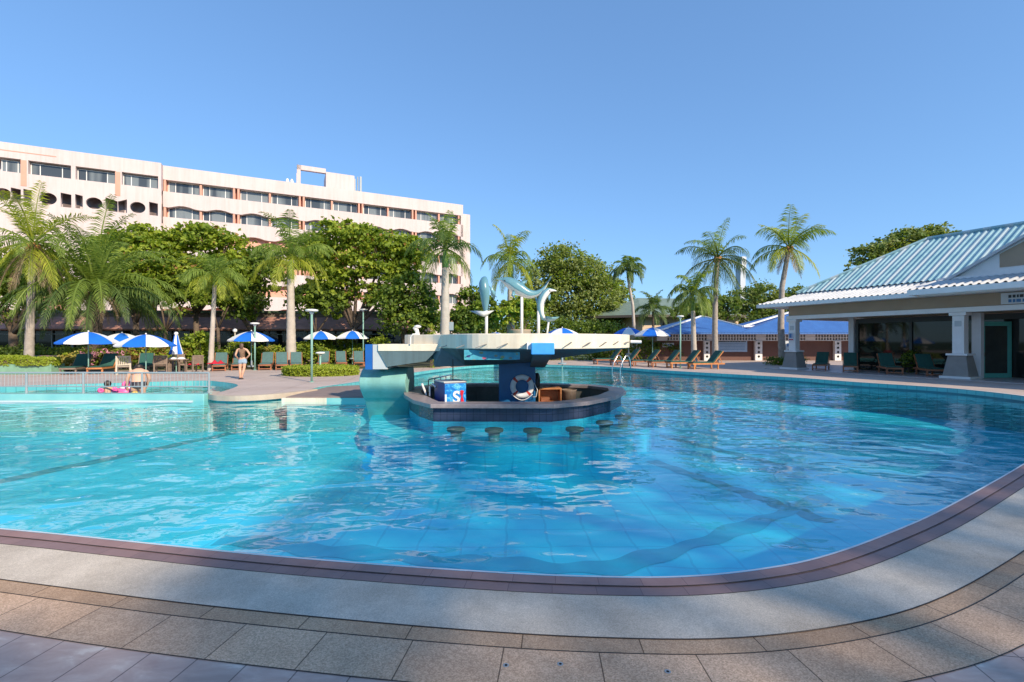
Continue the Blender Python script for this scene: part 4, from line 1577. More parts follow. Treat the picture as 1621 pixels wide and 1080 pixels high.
def fishmat():
    m, nt, p = newmat('painted_reef_panel')
    tc = N(nt, 'ShaderNodeTexCoord')
    mp = N(nt, 'ShaderNodeMapping')
    mp.inputs['Scale'].default_value = (5.5, 1, 9.0)
    nt.links.new(tc.outputs['Object'], mp.inputs[0])
    vo = N(nt, 'ShaderNodeTexVoronoi', Scale=1.0)
    nt.links.new(mp.outputs[0], vo.inputs['Vector'])
    nz = N(nt, 'ShaderNodeTexNoise', Scale=4.0, Detail=5.0)
    nt.links.new(tc.outputs['Object'], nz.inputs['Vector'])
    base = ramp(nt, nz.outputs['Fac'], [(0.3, (0.03, 0.22, 0.36)), (0.6, (0.10, 0.42, 0.50)), (0.75, (0.2, 0.5, 0.45))])
    sep = N(nt, 'ShaderNodeSeparateColor')
    nt.links.new(vo.outputs['Color'], sep.inputs[0])
    spot = ramp(nt, sep.outputs[0], [(0.0, (0.55, 0.45, 0.05)), (0.35, (0.03, 0.10, 0.25)), (0.6, (0.45, 0.10, 0.16)), (0.85, (0.05, 0.35, 0.15))])
    f = math_n(nt, 'LESS_THAN', vo.outputs['Distance'], 0.30)
    nt.links.new(mix(nt, f, base, spot), p.inputs['Base Color'])
    p.inputs['Roughness'].default_value = 0.4
    return m


fx0, fx1 = U(735) * 11.95 - 0.1, U(823) * 11.95 - 0.1
MB().b2(fx0, fx1, 11.9 - 14.1, 11.95 - 14.1, CZ + 1.225, CZ + 1.478).build('painted_panel', fishmat(), cano)
rod = MB().tube([(U(717) * 12.9 - 0.1, -1.2, CZ + 0.62), (U(717) * 12.9 - 0.1, -1.2, CZ + 1.2)], 0.015, 5)
rod.build('rod', MAT['black'], cano)
# pipe and little lamp on the top end
pp = MB()
a = P(650, 545, 13.25) - cano.location
pp.tube([a, (a.x, a.y, a.z + 0.2), (a.x + 0.06, a.y, a.z + 0.28), (a.x + 0.2, a.y + 0.1, a.z + 0.29)], 0.018, 6)
pp.build('pipe', MAT['white'], cano)
lamp = thing('spot_lamp', 'small white disc lamp on a stub at the canopy end', 'lamp', P(662, 530, 14.6), 0)
MB().tube([(0, 0, -0.1), (-0.04, 0, 0.12), (-0.1, 0, 0.24)], [0.07, 0.06, 0.08], 8).build('stem', MAT['white'], lamp)
MB().lathe([(0.02, 0.20), (0.11, 0.23), (0.11, 0.27), (0.03, 0.30)], 14, (-0.02, 0, 0)).build('lamp_shade', MAT['white'], lamp)

# pier carrying the arm
pier = thing('canopy_pier', 'pale teal barrel shaped pier with grey and blue post carrying the canopy arm', 'pier', (-3.75, 14.3, -1.15))
prof = [(0.42, 0.0), (0.2, 0.55), (-0.05, 0.95), (-0.32, 1.2), (-0.62, 1.5), (-0.66, 1.72), (-0.52, 1.92), (-0.3, 2.05), (0.5, 2.05), (0.6, 1.7), (0.62, 0.0)]
sm_ = [(y, z) for y, z in smooth_loop(prof[:8], 5, False)] + prof[8:]
MB().yprism(sm_, -0.68, 0.66).build('barrel', MAT['tealpaint'], pier, smooth=False, bevel=0.015)
MB().xprism([(-0.2, CZ + 1.60), (0.06, CZ + 1.60), (0.22, CZ + 0.90), (-0.2, CZ + 0.90)], -0.95, 0.2).build('post', MAT['greypaint'], pier)
MB().b2(-0.42, -0.204, -0.93, -0.6, CZ + 0.89, CZ + 1.605).build('blue_panel', MAT['blue'], pier)

# ------------------------------------------------------------------ things on the bar
cool = thing('drinks_cooler', 'blue drinks cooler box with a white S and a red shape on its front', 'cooler', (U(703) * 12.35, 12.35, -0.74), R(30))
MB().b2(0, 0.64, 0, 0.72, 0, 1.33).build('body', M('cooler_blue', (0.02, 0.045, 0.22), 0.35, 0.15, 3.0), cool, bevel=0.02)
MB().b2(-0.015, 0.655, -0.015, 0.735, 1.332, 1.37).build('lid', MAT['greypaint'], cool, bevel=0.01)


def splashmat():
    m, nt, p = newmat('cooler_front_print')
    tc = N(nt, 'ShaderNodeTexCoord')
    nz = N(nt, 'ShaderNodeTexNoise', Scale=4.5, Detail=5.0, Distortion=2.2)
    nt.links.new(tc.outputs['Object'], nz.inputs['Vector'])
    nt.links.new(ramp(nt, nz.outputs['Fac'], [(0.38, (0.01, 0.14, 0.52)), (0.54, (0.02, 0.30, 0.72)), (0.60, (0.20, 0.62, 0.85)), (0.66, (0.03, 0.28, 0.7))]), p.inputs['Base Color'])
    p.inputs['Roughness'].default_value = 0.3
    return m


MB().b2(0.02, 0.62, -0.012, -0.003, 0.25, 1.31).build('front_print', splashmat(), cool)


def text_obj(s, size, mat, parent, loc_, rot, ext=0.003):
    cu = bpy.data.curves.new('lettering', 'FONT')
    cu.body = s
    cu.size = size
    cu.extrude = ext
    cu.offset = 0.012
    cu.align_x = 'CENTER'
    ob = bpy.data.objects.new('tmp', cu)
    COL.objects.link(ob)
    dg = bpy.context.evaluated_depsgraph_get()
    me = bpy.data.meshes.new_from_object(ob.evaluated_get(dg))
    bpy.data.objects.remove(ob)
    me.name = 'lettering'
    me.materials.clear()
    me.materials.append(mat)
    o = bpy.data.objects.new('lettering', me)
    COL.objects.link(o)
    o.parent = parent
    o.location = loc_
    o.rotation_euler = rot
    return o


text_obj('S', 0.44, MAT['uwhite'], cool, (0.34, -0.017, 0.80), (R(90), 0, 0))
rs = MB()
ol = [(0.45, 1.11), (0.50, 1.13), (0.56, 1.10), (0.53, 1.0), (0.525, 0.94), (0.56, 0.84), (0.54, 0.80), (0.47, 0.80), (0.46, 0.88), (0.48, 0.96), (0.46, 1.03)]
rs.xprism(ol, -0.022, -0.013)
rs.build('red_mark', MAT['red'], cool)

lr = thing('life_ring', 'white life ring with four red bands hanging on the navy column', 'life ring', (U(826.5) * 13.45, 13.48, 0.40))
rg = MB()
NN, MM = 48, 10
Rr, r_ = 0.265, 0.078
for i in range(NN):
    a = 2 * math.pi * i / NN
    for j in range(MM):
        b = 2 * math.pi * j / MM
        rg.v.append(((Rr + r_ * math.cos(b)) * math.cos(a), r_ * 0.8 * math.sin(b), (Rr + r_ * math.cos(b)) * math.sin(a)))
for i in range(NN):
    ac = (math.degrees(2 * math.pi * (i + 0.5) / NN) - 45) % 90
    mi = 1 if (ac < 11 or ac > 79) else 0
    for j in range(MM):
        i2, j2 = (i + 1) % NN, (j + 1) % MM
        rg.f.append((i * MM + j, i2 * MM + j, i2 * MM + j2, i * MM + j2))
        rg.m.append(mi)
rg.build('ring', [MAT['uwhite'], M('ring_red', (0.60, 0.06, 0.04), 0.5, 0.1, 3)], lr, smooth=True)
rp = MB()
rp.tube([(-0.3 + 0.04 * i, -0.02, -0.22 - 0.17 * math.sin(math.pi * i / 15)) for i in range(16)], 0.014, 6)
rp.tube([(0.34, 0, 0.1), (0.44, 0, -0.1), (0.40, 0, -0.3), (0.3, -0.02, -0.3)], 0.012, 6)
rp.build('rope', MAT['uwhite'], lr, smooth=True)
tyre = thing('rubber_ring', 'dark rubber ring hanging on the side of the navy column', 'ring', (0.74, 14.0, 0.45))
MB().torus((0, 0, 0), 0.24, 0.07, 28, 10, 'Y').build('ring', MAT['black'], tyre, smooth=True)
tyre.rotation_euler = (0, 0, R(80))

crate = thing('orange_crate', 'open orange wooden crate inside the bar ring beside the column', 'crate', (U(869) * 13.9, 13.9, -0.73), R(6))
c_ = MB()
c_.b2(-0.34, 0.34, -0.2, 0.2, 1.02, 1.06)
c_.b2(-0.34, -0.30, -0.2, 0.2, 0, 1.019)
c_.b2(0.30, 0.34, -0.2, 0.2, 0, 1.019)
c_.b2(-0.299, 0.299, 0.17, 0.2, 0, 1.019)
c_.b2(-0.299, 0.299, -0.2, 0.169, 0.62, 0.66)
c_.build('box', MAT['wood2'], crate)
MB().b2(-0.25, 0.0, -0.12, 0.1, 0.662, 0.78).build('tray', MAT['wood'], crate)
bin_ = thing('round_tub', 'grey brown tub inside the bar ring behind the orange crate', 'tub', (U(900) * 14.4, 14.4, -0.73))
MB().lathe([(0.16, 0), (0.24, 0.9), (0.26, 0.95), (0.22, 0.95), (0.15, 0.1)], 18).build('tub', MAT['greywood'], bin_, smooth=True)

# submerged stools
st0 = None
for i, (u, Y, lab) in enumerate([(722, 10.75, 'first submerged stool from the pier end of the bar'), (782, 10.65, 'second submerged stool from the pier end of the bar'),
                                 (843, 10.6, 'third submerged stool, in front of the life ring'), (910, 10.75, 'fourth submerged stool, past the blue spout box'),
                                 (957, 11.6, 'fifth submerged stool, where the counter curves away'), (986, 12.5, 'last submerged stool at the far curve of the bar')]):
    loc_ = (U(u) * Y, Y, FZ - 0.06)
    if st0 is None:
        st0 = thing('bar_stool', lab, 'stool', loc_, 0, 'submerged stools around the pool bar')
        MB().lathe([(0.20, 0), (0.13, 0.12), (0.115, 0.5), (0.13, 0.83)], 18).build('pedestal', M('mossy_teal', (0.09, 0.36, 0.36), 0.6, 0.3, 5), st0, smooth=True)
        MB().lathe([(0.12, 0.832), (0.205, 0.86), (0.215, 0.91), (0.20, 0.93), (1e-4, 0.935)], 20).build('seat', M('mossy_seat', (0.15, 0.20, 0.13), 0.7, 0.3, 5), st0, smooth=True)
    else:
        dup(st0, lab, loc_)

# ------------------------------------------------------------------ dolphins
def dolmat():
    m, nt, p = newmat('painted_dolphin')
    at = N(nt, 'ShaderNodeAttribute')
    at.attribute_name = 'belly'
    tc = N(nt, 'ShaderNodeTexCoord')
    nz = N(nt, 'ShaderNodeTexNoise', Scale=4.0, Detail=5.0)
    nt.links.new(tc.outputs['Object'], nz.inputs['Vector'])
    f = math_n(nt, 'ADD', at.outputs['Fac'], math_n(nt, 'MULTIPLY', math_n(nt, 'SUBTRACT', nz.outputs['Fac'], 0.5), 0.25))
    c = ramp(nt, f, [(0.0, (0.10, 0.24, 0.30)), (0.45, (0.17, 0.37, 0.44)), (0.52, (0.06, 0.20, 0.28)), (0.60, (0.45, 0.55, 0.56)), (0.8, (0.70, 0.69, 0.66))])
    nt.links.new(c, p.inputs['Base Color'])
    p.inputs['Roughness'].default_value = 0.3
    return m


MAT['dolphin'] = dolmat()


def dolphin(label, spine, back_dir, fins, Y, pole_u, pole_v, extra=None, eyes=()):
    """spine: list of (u,v,r_px,dY); back_dir(i)-> vector pointing to the dark back"""
    base = P(pole_u, 531, Y)
    base.z = 1.885
    t = thing('dolphin_statue', label, 'statue', base, 0, 'dolphin statues on the canopy')
    pts = [P(u, v, Y + dy) - base for u, v, r, dy in spine]
    rs = [r * Y / F for u, v, r, dy in spine]
    # resample
    sp, sr = [], []
    for i in range(len(pts) - 1):
        p0, p1, p2, p3 = pts[max(i - 1, 0)], pts[i], pts[i + 1], pts[min(i + 2, len(pts) - 1)]
        for k in range(4):
            q = k / 4
            sp.append(0.5 * (2 * p1 + (p2 - p0) * q + (2 * p0 - 5 * p1 + 4 * p2 - p3) * q * q + (3 * p1 - p0 - 3 * p2 + p3) * q ** 3))
            sr.append(rs[i] + (rs[i + 1] - rs[i]) * q)
    sp.append(pts[-1])
    sr.append(rs[-1])
    mb = MB()
    n = 14
    bel = []
    k = len(sp)
    for i in range(k):
        tg = (sp[min(i + 1, k - 1)] - sp[max(i - 1, 0)]).normalized()
        bd = back_dir(i / (k - 1))
        b = (bd - tg * bd.dot(tg)).normalized()
        a = tg.cross(b).normalized()
        for j in range(n):
            th = 2 * math.pi * j / n
            mb.v.append(tuple(sp[i] + b * math.cos(th) * sr[i] + a * math.sin(th) * sr[i] * 0.82))
            bel.append(0.5 - 0.5 * math.cos(th))
    for i in range(k - 1):
        for j in range(n):
            j2 = (j + 1) % n
            mb.f.append((i * n + j, i * n + j2, (i + 1) * n + j2, (i + 1) * n + j))
            mb.m.append(0)
    mb.f.append(tuple(range(n)))
    mb.m.append(0)
    mb.f.append(tuple(range((k - 1) * n, k * n)))
    mb.m.append(0)
    for fin in fins:       # fin: list of world offsets polygon (px u,v,dY) thick plate
        q = [P(u, v, Y + dy) - base for u, v, dy in fin[0]]
        tv = Vector(fin[1])
        c = sum(q, Vector()) / len(q)
        b0 = len(mb.v)
        for p in q:
            mb.v.append(tuple(p))
            bel.append(fin[2])
        for sgn in (1, -1):
            mb.v.append(tuple(c + tv * sgn))
            bel.append(fin[2])
        m_ = len(q)
        for i in range(m_):
            j = (i + 1) % m_
            mb.f.append((b0 + i, b0 + j, b0 + m_))
            mb.f.append((b0 + j, b0 + i, b0 + m_ + 1))
            mb.m += [0, 0]
    o = mb.build('body', MAT['dolphin'], t, smooth=True)
    at = o.data.attributes.new('belly', 'FLOAT', 'POINT')
    at.data.foreach_set('value', bel)
    for e in eyes:
        q = P(e[0], e[1], Y + e[2]) - base
        MB().ball(q, 0.022, 6).build('eye', MAT['black'], t, smooth=True)
    ztop = (P(pole_u, pole_v, Y) - base).z
    MB().tube([(0, 0, -0.02), (0, 0, ztop)], 0.042, 10).build('pole', MAT['white'], t, smooth=True)
    if extra:
        q = P(extra[0], extra[1], Y) - base
        MB().tube([(q.x - 0.05, q.y, 0), q], 0.028, 8).build('strut', MAT['white'], t, smooth=True)
    return t


DY = 14.0
dolphin('blue grey dolphin statue leaping level, nose towards the hotel', [(785.3, 441.9, .5, 0), (790, 442.2, 1.8, 0), (795, 443, 3.0, 0), (799, 444, 5.6, 0), (806, 447.3, 9.0, 0), (814.5, 453, 10.7, 0), (824, 459, 10.0, 0), (834, 464.5, 8.0, 0), (843, 466, 6.4, 0), (851, 464, 4.8, 0), (859, 458.5, 3.2, 0), (864, 452, 2.0, 0), (867.5, 446, 1.3, 0)],
        lambda t: Vector((0.55 - 0.9 * t, -0.35, 1.0)),
        [([(817, 449, 0), (825, 445, 0), (835.5, 443.5, 0), (831, 449, 0), (831, 456, 0)], (0, 0.045, 0), 0.2),
         ([(864, 452, 0), (868, 447, -0.25), (873.5, 436, -0.55), (871, 444, -0.1), (872, 437.5, 0.2), (866, 449, 0.3)], (0.03, 0.0, 0.02), 0.3),
         ([(812, 459, -0.12), (816, 462, -0.18), (814, 472, -0.3), (809, 468, -0.28)], (0.02, 0.03, 0.0), 0.25)],
        DY, 826, 470, None, [(799, 444.5, -0.09)])
dolphin('blue dolphin statue standing upright with its back to the pool', [(769, 440.3, 1.0, 0.32), (768, 441.3, 4, .22), (766.6, 444.5, 7.5, .1), (766.0, 450, 9.6, 0), (766.8, 459, 10.2, -0.03), (767.7, 469, 9.0, 0), (768.3, 480, 7.0, 0.04), (768.6, 491, 4.0, .06), (768.6, 494, 3, .06)],
        lambda t: Vector((0.0, -1.0, 0.15)),
        [([(743, 492.3, -0.05), (756, 492, 0.05), (768, 493, 0.1), (777, 492.6, 0.05), (782.5, 491.5, -0.05), (774, 497.5, -.12), (766, 502, -.15), (757, 498.5, -.12)], (0, 0.02, 0.04), 0.72),
         ([(774, 452, 0), (780, 457, 0), (785, 464, 0.1), (783, 475, 0.2), (780, 472, 0.15), (777, 463, 0.1)], (0.02, 0.03, 0), 0.4),
         ([(760, 456, 0.0), (757, 459, 0), (756, 462, 0.1), (761, 463, 0.1)], (0.0, 0.03, 0.02), 0.2)],
        DY - 0.4, 770, 492)
dolphin('curved dolphin statue showing its white belly, nose away from the hotel', [(881.2, 460.6, .5, 0), (877, 459.8, 1.8, 0), (873, 459.6, 2.8, 0), (869, 460, 4.6, 0), (863.5, 464.5, 6.2, 0), (858.6, 472, 6.6, 0), (856, 481, 6.3, 0), (855.6, 489, 5.6, 0), (857, 497, 4.6, 0), (860, 503, 3.4, 0), (864, 506.5, 2.2, 0)],
        lambda t: Vector((-1.0, 0.35, 0.6 - 1.4 * t)),
        [([(861, 503.5, 0), (866, 500.5, -0.2), (874, 503, -0.25), (886, 501.5, -0.1), (878, 508, 0.1), (866, 510, 0.2)], (0, 0.0, 0.04), 0.35),
         ([(868, 467, -0.1), (872, 466, -0.14), (870.5, 477, -0.25), (867.5, 474, -0.2)], (0.02, 0.03, 0), 0.4),
         ([(851, 472, 0.05), (846, 470, 0.1), (850, 482, 0.1), (851, 484, 0.05)], (0.0, 0.03, 0), 0.2)],
        DY - 0.2, 852.5, 492, (868.5, 509), [(870.5, 460.5, -0.07)])

# ------------------------------------------------------------------ pool ladder, railing
ldr = thing('pool_ladder', 'pair of chrome pool ladder rails at the far pool edge', 'ladder', (7.03, 29.9, 0))
for dx, dy in ((0, 0), (0.38, -0.55)):
    b = MB()
    pts = [(0.0, 0.05, 0.0), (-0.02, 0.03, 0.45), (-0.12, -0.02, 0.72), (-0.25, -0.09, 0.8), (-0.38, -0.16, 0.74), (-0.62, -0.3, 0.35), (-0.74, -0.38, 0.08), (-0.75, -0.39, -0.7)]
    b.tube([(x + dx, y + dy, z) for x, y, z in pts], 0.032, 8)
    b.build('rail', MAT['steel'], ldr, smooth=True)
b = MB()
for z in (-0.3, -0.6):
    b.tube([(-0.75, -0.39, z), (-0.37, -0.94, z)], 0.03, 6)
b.build('rung', MAT['steel'], ldr)

rail = thing('railing', 'low grey metal railing of thin bars on the turquoise pool wall', 'railing', (-16, 15.0, 0.03))
rx = [U(-60) * 15 + 16, U(42) * 15 + 16, U(132) * 15 + 16, U(225) * 15 + 16, U(332) * 15 + 16]
rx[4] = U(331) * 15 + 16
for x in rx:
    b = MB()
    b.tube([(x, 0, 0), (x, 0, 0.66)], 0.032, 8)
    b.build('post', MAT['greymetal'], rail)
b = MB()
b.tube([(rx[0] - 3, 0, 0.66), (rx[4], 0, 0.66)], 0.026, 8)
b.build('top_rail', MAT['greymetal'], rail)
b = MB()
b.tube([(rx[0] - 3, 0, 0.22), (rx[4], 0, 0.22)], 0.02, 6)
b.build('lower_rail', MAT['greymetal'], rail)
b = MB()
x = rx[0] - 2.9
while x < rx[4]:
    b.tube([(x, 0, 0.22), (x, 0, 0.65)], 0.007, 4, cap=False)
    x += 0.115
b.build('bar_infill', MAT['greymetal'], rail)

# ------------------------------------------------------------------ umbrellas
def make_umbrella(label, loc_, rz, scale=1.0, dz=0.0):
    t = thing('sun_umbrella', label, 'umbrella', loc_, rz, 'blue and white sun umbrellas')
    Rm, zt, zr = 1.28, 2.2, 1.66
    mb = MB()
    ng, nr = 8, 6
    sub = 3
    n = ng * sub
    for i in range(nr + 1):
        r = i / nr
        z = zt - (zt - zr) * (r ** 1.75)
        for j in range(n):
            a = 2 * math.pi * j / n
            k = j % sub
            # straight hem between ribs
            hem = 1.0 if k == 0 else math.cos(math.pi / ng) / math.cos(((k / sub) - 0.5) * 2 * math.pi / ng)
            sag = 0.0 if k == 0 else -0.025 * r
            rad = max(1e-3, r * Rm * (1.0 + (hem - 1.0) * r))
            mb.v.append((rad * math.cos(a), rad * math.sin(a), z + sag))
    for i in range(nr):
        for j in range(n):
            j2 = (j + 1) % n
            mb.f.append((i * n + j, i * n + j2, (i + 1) * n + j2, (i + 1) * n + j))
            mb.m.append((j // sub) % 2)
    # short valance
    b0 = len(mb.v)
    for j in range(n):
        x, y, z = mb.v[nr * n + j]
        mb.v.append((x * 1.005, y * 1.005, z - 0.07))
    for j in range(n):
        j2 = (j + 1) % n
        mb.f.append((nr * n + j, nr * n + j2, b0 + j2, b0 + j))
        mb.m.append((j // sub) % 2)
    mb.build('canopy', [MAT['ublue'], MAT['uwhite']], t)
    MB().ball((0, 0, 2.24), 0.04, 6).build('finial', MAT['white'], t)
    MB().tube([(0, 0, -1.0), (0, 0, 2.19)], 0.026, 8).build('pole', MAT['greenmetal'], t)
    rb = MB()
    for j in range(8):
        a = 2 * math.pi * j / 8
        rb.tube([(0.03 * math.cos(a), 0.03 * math.sin(a), 1.7), (0.7 * math.cos(a), 0.7 * math.sin(a), 1.98)], 0.008, 4)
    rb.build('rib', MAT['steel'], t)
    MB().lathe([(0.02, 0.02), (0.25, 0.02), (0.25, 0.09), (0.06, 0.12), (0.06, 0.4), (0.02, 0.4)], 16).build('base', MAT['greymetal'], t)
    return t


UM = [  # u apex, v apex, Y, rz, scale, label
    (140, 524.5, 24.2, 0.30, 1.0, 'open umbrella over the first pair of green loungers beside the coconut palm'),
    (193, 526.5, 28.0, 0.95, 0.95, 'half hidden open umbrella behind two others near the palm trunk'),
    (231, 528.5, 24.0, 0.05, 1.0, 'open umbrella beside the folded striped umbrella'),
    (398, 523.5, 28.3, 0.22, 0.98, 'open umbrella right behind the standing woman'),
    (508, 523.5, 33.0, 0.42, 0.93, 'open umbrella behind the clipped round hedge bed'),
    (558, 523.0, 33.5, 0.40, 0.92, 'open umbrella nearest the grey and blue pier post'),
    (753, 527.0, 37.0, 0.6, 0.95, 'umbrella top peeking over the canopy beside the upright dolphin'),
    (785, 525.5, 37.0, 0.1, 0.95, 'umbrella top peeking over the canopy between two dolphin poles'),
    (890, 518.5, 32.0, 0.85, 1.12, 'pale umbrella peak over the canopy behind the curved dolphin'),
    (995, 517.8, 38.0, 0.15, 1.0, 'open umbrella just beyond the far end of the canopy'),
    (1033, 517.8, 35.0, 0.62, 1.04, 'open umbrella above the poolside lounger row before the blue roof'),
]
u0 = None
PAN = [0, -22.5, -45, -45, -22.5, -22.5, -22.5, 0, 0, 22.5, -32]     # which seam or panel faces the pool
for (u, v, Y, rz, s, lab), pan in zip(UM, PAN):
    rz = math.atan2(-1.0, -U(u)) + R(pan)
    z = EYE - (v - 540) * Y / F - 2.24 * s
    l_ = (U(u) * Y, Y, z)
    if u0 is None:
        u0 = make_umbrella(lab, l_, rz)
        u0.scale = (s, s, s)
    else:
        dup(u0, lab, l_, rz, s)
cu = thing('folded_umbrella', 'folded blue and white striped umbrella with a white knob', 'umbrella', (U(279) * 25.5, 25.5, 0.0), 0)
mb = MB()
n = 24
prof = [(0.05, 2.05), (0.09, 1.95), (0.14, 1.65), (0.22, 1.3), (0.29, 1.02), (0.27, 0.98)]
for r, z in prof:
    for j in range(n):
        a = 2 * math.pi * j / n
        rr_ = r * (1.0 + (0.14 if j % 3 == 0 else -0.08))
        mb.v.append((rr_ * math.cos(a), rr_ * math.sin(a), z))
for i in range(len(prof) - 1):
    for j in range(n):
        j2 = (j + 1) % n
        mb.f.append((i * n + j, i * n + j2, (i + 1) * n + j2, (i + 1) * n + j))
        mb.m.append((j // 3) % 2)
mb.build('canopy', [MAT['uwhite'], MAT['ublue']], cu)
MB().ball((0, 0, 2.10), 0.10, 7).build('knob', MAT['white'], cu, smooth=True)
MB().tube([(0, 0, 0), (0, 0, 2.05)], 0.025, 8).build('pole', MAT['greenmetal'], cu)

# ------------------------------------------------------------------ loungers
def make_lounger(label, loc_, rz, wood, cush, group, rake=0.55):
    t = thing('sun_lounger', label, 'sun lounger', loc_, rz, group)
    f = MB()
    for sx in (-0.31, 0.31):
        f.b2(sx - 0.025, sx + 0.025, -0.95, 0.95, 0.26, 0.34)
    f.b2(-0.284, 0.284, -0.95, -0.90, 0.26, 0.34)
    f.b2(-0.284, 0.284, 0.90, 0.95, 0.26, 0.34)
    for k in range(12):
        y = -0.86 + k * 0.10
        f.b2(-0.284, 0.284, y, y + 0.06, 0.315, 0.335)
    f.b2(-0.284, 0.284, -0.91, -0.87, 0.06, 0.11)
    f.build('frame', wood, t)
    for sx in (-0.31, 0.31):
        for y in (-0.86, 0.55):
            MB().b2(sx - 0.032, sx + 0.032, y - 0.032, y + 0.032, 0, 0.258).build('leg', wood, t)
    MB().b2(-0.29, 0.29, -0.90, 0.28, 0.342, 0.40).build('seat', cush, t, bevel=0.02)
    L = 0.85
    ca, sa = math.cos(rake * 1.57), math.sin(rake * 1.57)
    b = MB()
    for (a0, a1, h0, h1) in ((0, L, 0.0, 0.06),):
        q = []
        for a_, h in ((a0, h0), (a1, h0), (a1, h1), (a0, h1)):
            q.append((0.28 + a_ * ca - h * sa, 0.345 + a_ * sa + h * ca))
        b.yprism(q, -0.30, 0.30)
    b.build('backrest', cush, t, bevel=0.02)
    for sx in (-0.325, 0.325):
        b = MB().bar((sx, 0.3, 0.33), (sx, 0.3 + (L + 0.02) * ca, 0.33 + (L + 0.02) * sa), 0.035, 0.05)
        b.build('back_rail', wood, t)
    b = MB()
    b.bar((-0.22, 0.88, 0.3), (-0.22, 0.28 + 0.55 * ca, 0.32 + 0.55 * sa), 0.03, 0.03)
    b.bar((0.22, 0.88, 0.3), (0.22, 0.28 + 0.55 * ca, 0.32 + 0.55 * sa), 0.03, 0.03)
    b.bar((-0.22, 0.28 + 0.5 * ca, 0.305 + 0.5 * sa), (0.22, 0.28 + 0.5 * ca, 0.305 + 0.5 * sa), 0.03, 0.03)
    b.build('back_support', wood, t)
    return t


G1 = 'loungers facing the pool in front of the planting'
protos = {}


def lounger(kind, u, Y, rz, label, group=G1):
    wood, cush = {'d': (MAT['greywood'], MAT['green']), 'o': (MAT['wood2'], MAT['green']), 'r': (MAT['wood'], MAT['tealc']), 's': (MAT['wood'], MAT['green'])}[kind]
    l_ = (U(u) * Y, Y, 0)
    key = kind + group
    if key not in protos:
        protos[key] = make_lounger(label, l_, rz, wood, cush, group)
        return protos[key]
    return dup(protos[key], label, l_, rz)


lounger('d', 122, 24.6, R(20), 'dark framed green lounger, first in the row beside the coconut palm')
lounger('o', 164, 24.9, R(18), 'orange framed green lounger beside the pale slatted chair')
lounger('d', 229, 26.0, R(30), 'green backed lounger behind the bather, with a pale edge')
r1 = lounger('r', 349, 27.3, R(27), 'reddish lounger carrying a red towel left of the standing woman')
lounger('r', 378, 28.0, R(27), 'lounger half hidden behind the standing woman')
lounger('r', 422, 28.2, R(22), 'reddish lounger just right of the umbrella pole behind the woman')
lounger('r', 446, 28.2, R(27), 'lounger with blue green back beside the royal palm trunk')
lounger('r', 469, 28.4, R(25), 'lounger with olive green back touching its neighbour by the royal palm')
lounger('r', 512, 30.5, R(18), 'lounger behind the round hedge bed under the first far umbrella')
lounger('r', 540, 31.0, R(22), 'lounger behind the far edge of the round hedge bed')
lounger('r', 568, 31.3, R(20), 'lounger partly hidden by the blue pier post')
G2 = 'loungers in the row along the far pool edge'
for i, (u, Y, rz, lab) in enumerate([(1117, 28.6, -80, 'green lounger nearest the tall lamp, first of the poolside row'),
                                     (1082, 29.8, -82, 'green lounger with raised back just past the tall lamp'),
                                     (1052, 30.6, -82, 'green lounger under the umbrella of the poolside row'),
                                     (1021, 31.7, -82, 'green lounger in the row behind the chrome ladder'),
                                     (990, 33.0, -80, 'green lounger at the canopy end of the poolside row'),
                                     (962, 34.5, -78, 'last green lounger of the poolside row beyond the canopy tip')]):
    o = lounger('o' if i in (0, 1) else 's', u, Y, R(rz), lab, G2)
    o.scale = (1.1, 1.1, 1.1)
G3 = 'loungers in the shade of the porch'
for i, (u, Y, rz, lab) in enumerate([(1300, 27.2, -40, 'dark lounger in the porch shade beside the end pillar'), (1346, 25.8, -35, 'lounger in the porch shade in front of the thin white post'),
                                     (1408, 24.2, -25, 'lounger in the porch shade before the middle of the dark glass'), (1470, 22.8, -25, 'lounger in the porch shade next to the white pillar by the green door')]):
    o = lounger('s', u, Y, R(rz), lab, G3)
    o.location.z = 0.036

# towels
def towel(label, l_, rz, sx, sy, h):
    t = thing('towel', label, 'towel', l_, rz)
    mb = MB()
    n = 10
    rr = random.Random(int(sx * 100))
    vs, fs = [], []
    for i in range(n + 1):
        for j in range(n + 1):
            x, y = (i / n - 0.5) * sx, (j / n - 0.5) * sy
            e = (1 - abs(2 * i / n - 1) ** 3) * (1 - abs(2 * j / n - 1) ** 3)
            vs.append((x, y, h * e * (0.6 + 0.4 * math.sin(i * 1.3 + j * 0.7)) + rr.uniform(0, 0.01)))
    for i in range(n):
        for j in range(n):
            a = i * (n + 1) + j
            fs.append((a, a + n + 1, a + n + 2, a + 1))
    mb.add(vs, fs)
    mb.build('cloth', MAT['red'], t, smooth=True)
    return t


towel('crumpled red towel lying on the reddish lounger', (r1.location.x, r1.location.y - 0.35, 0.405), R(4), 0.7, 0.8, 0.22)
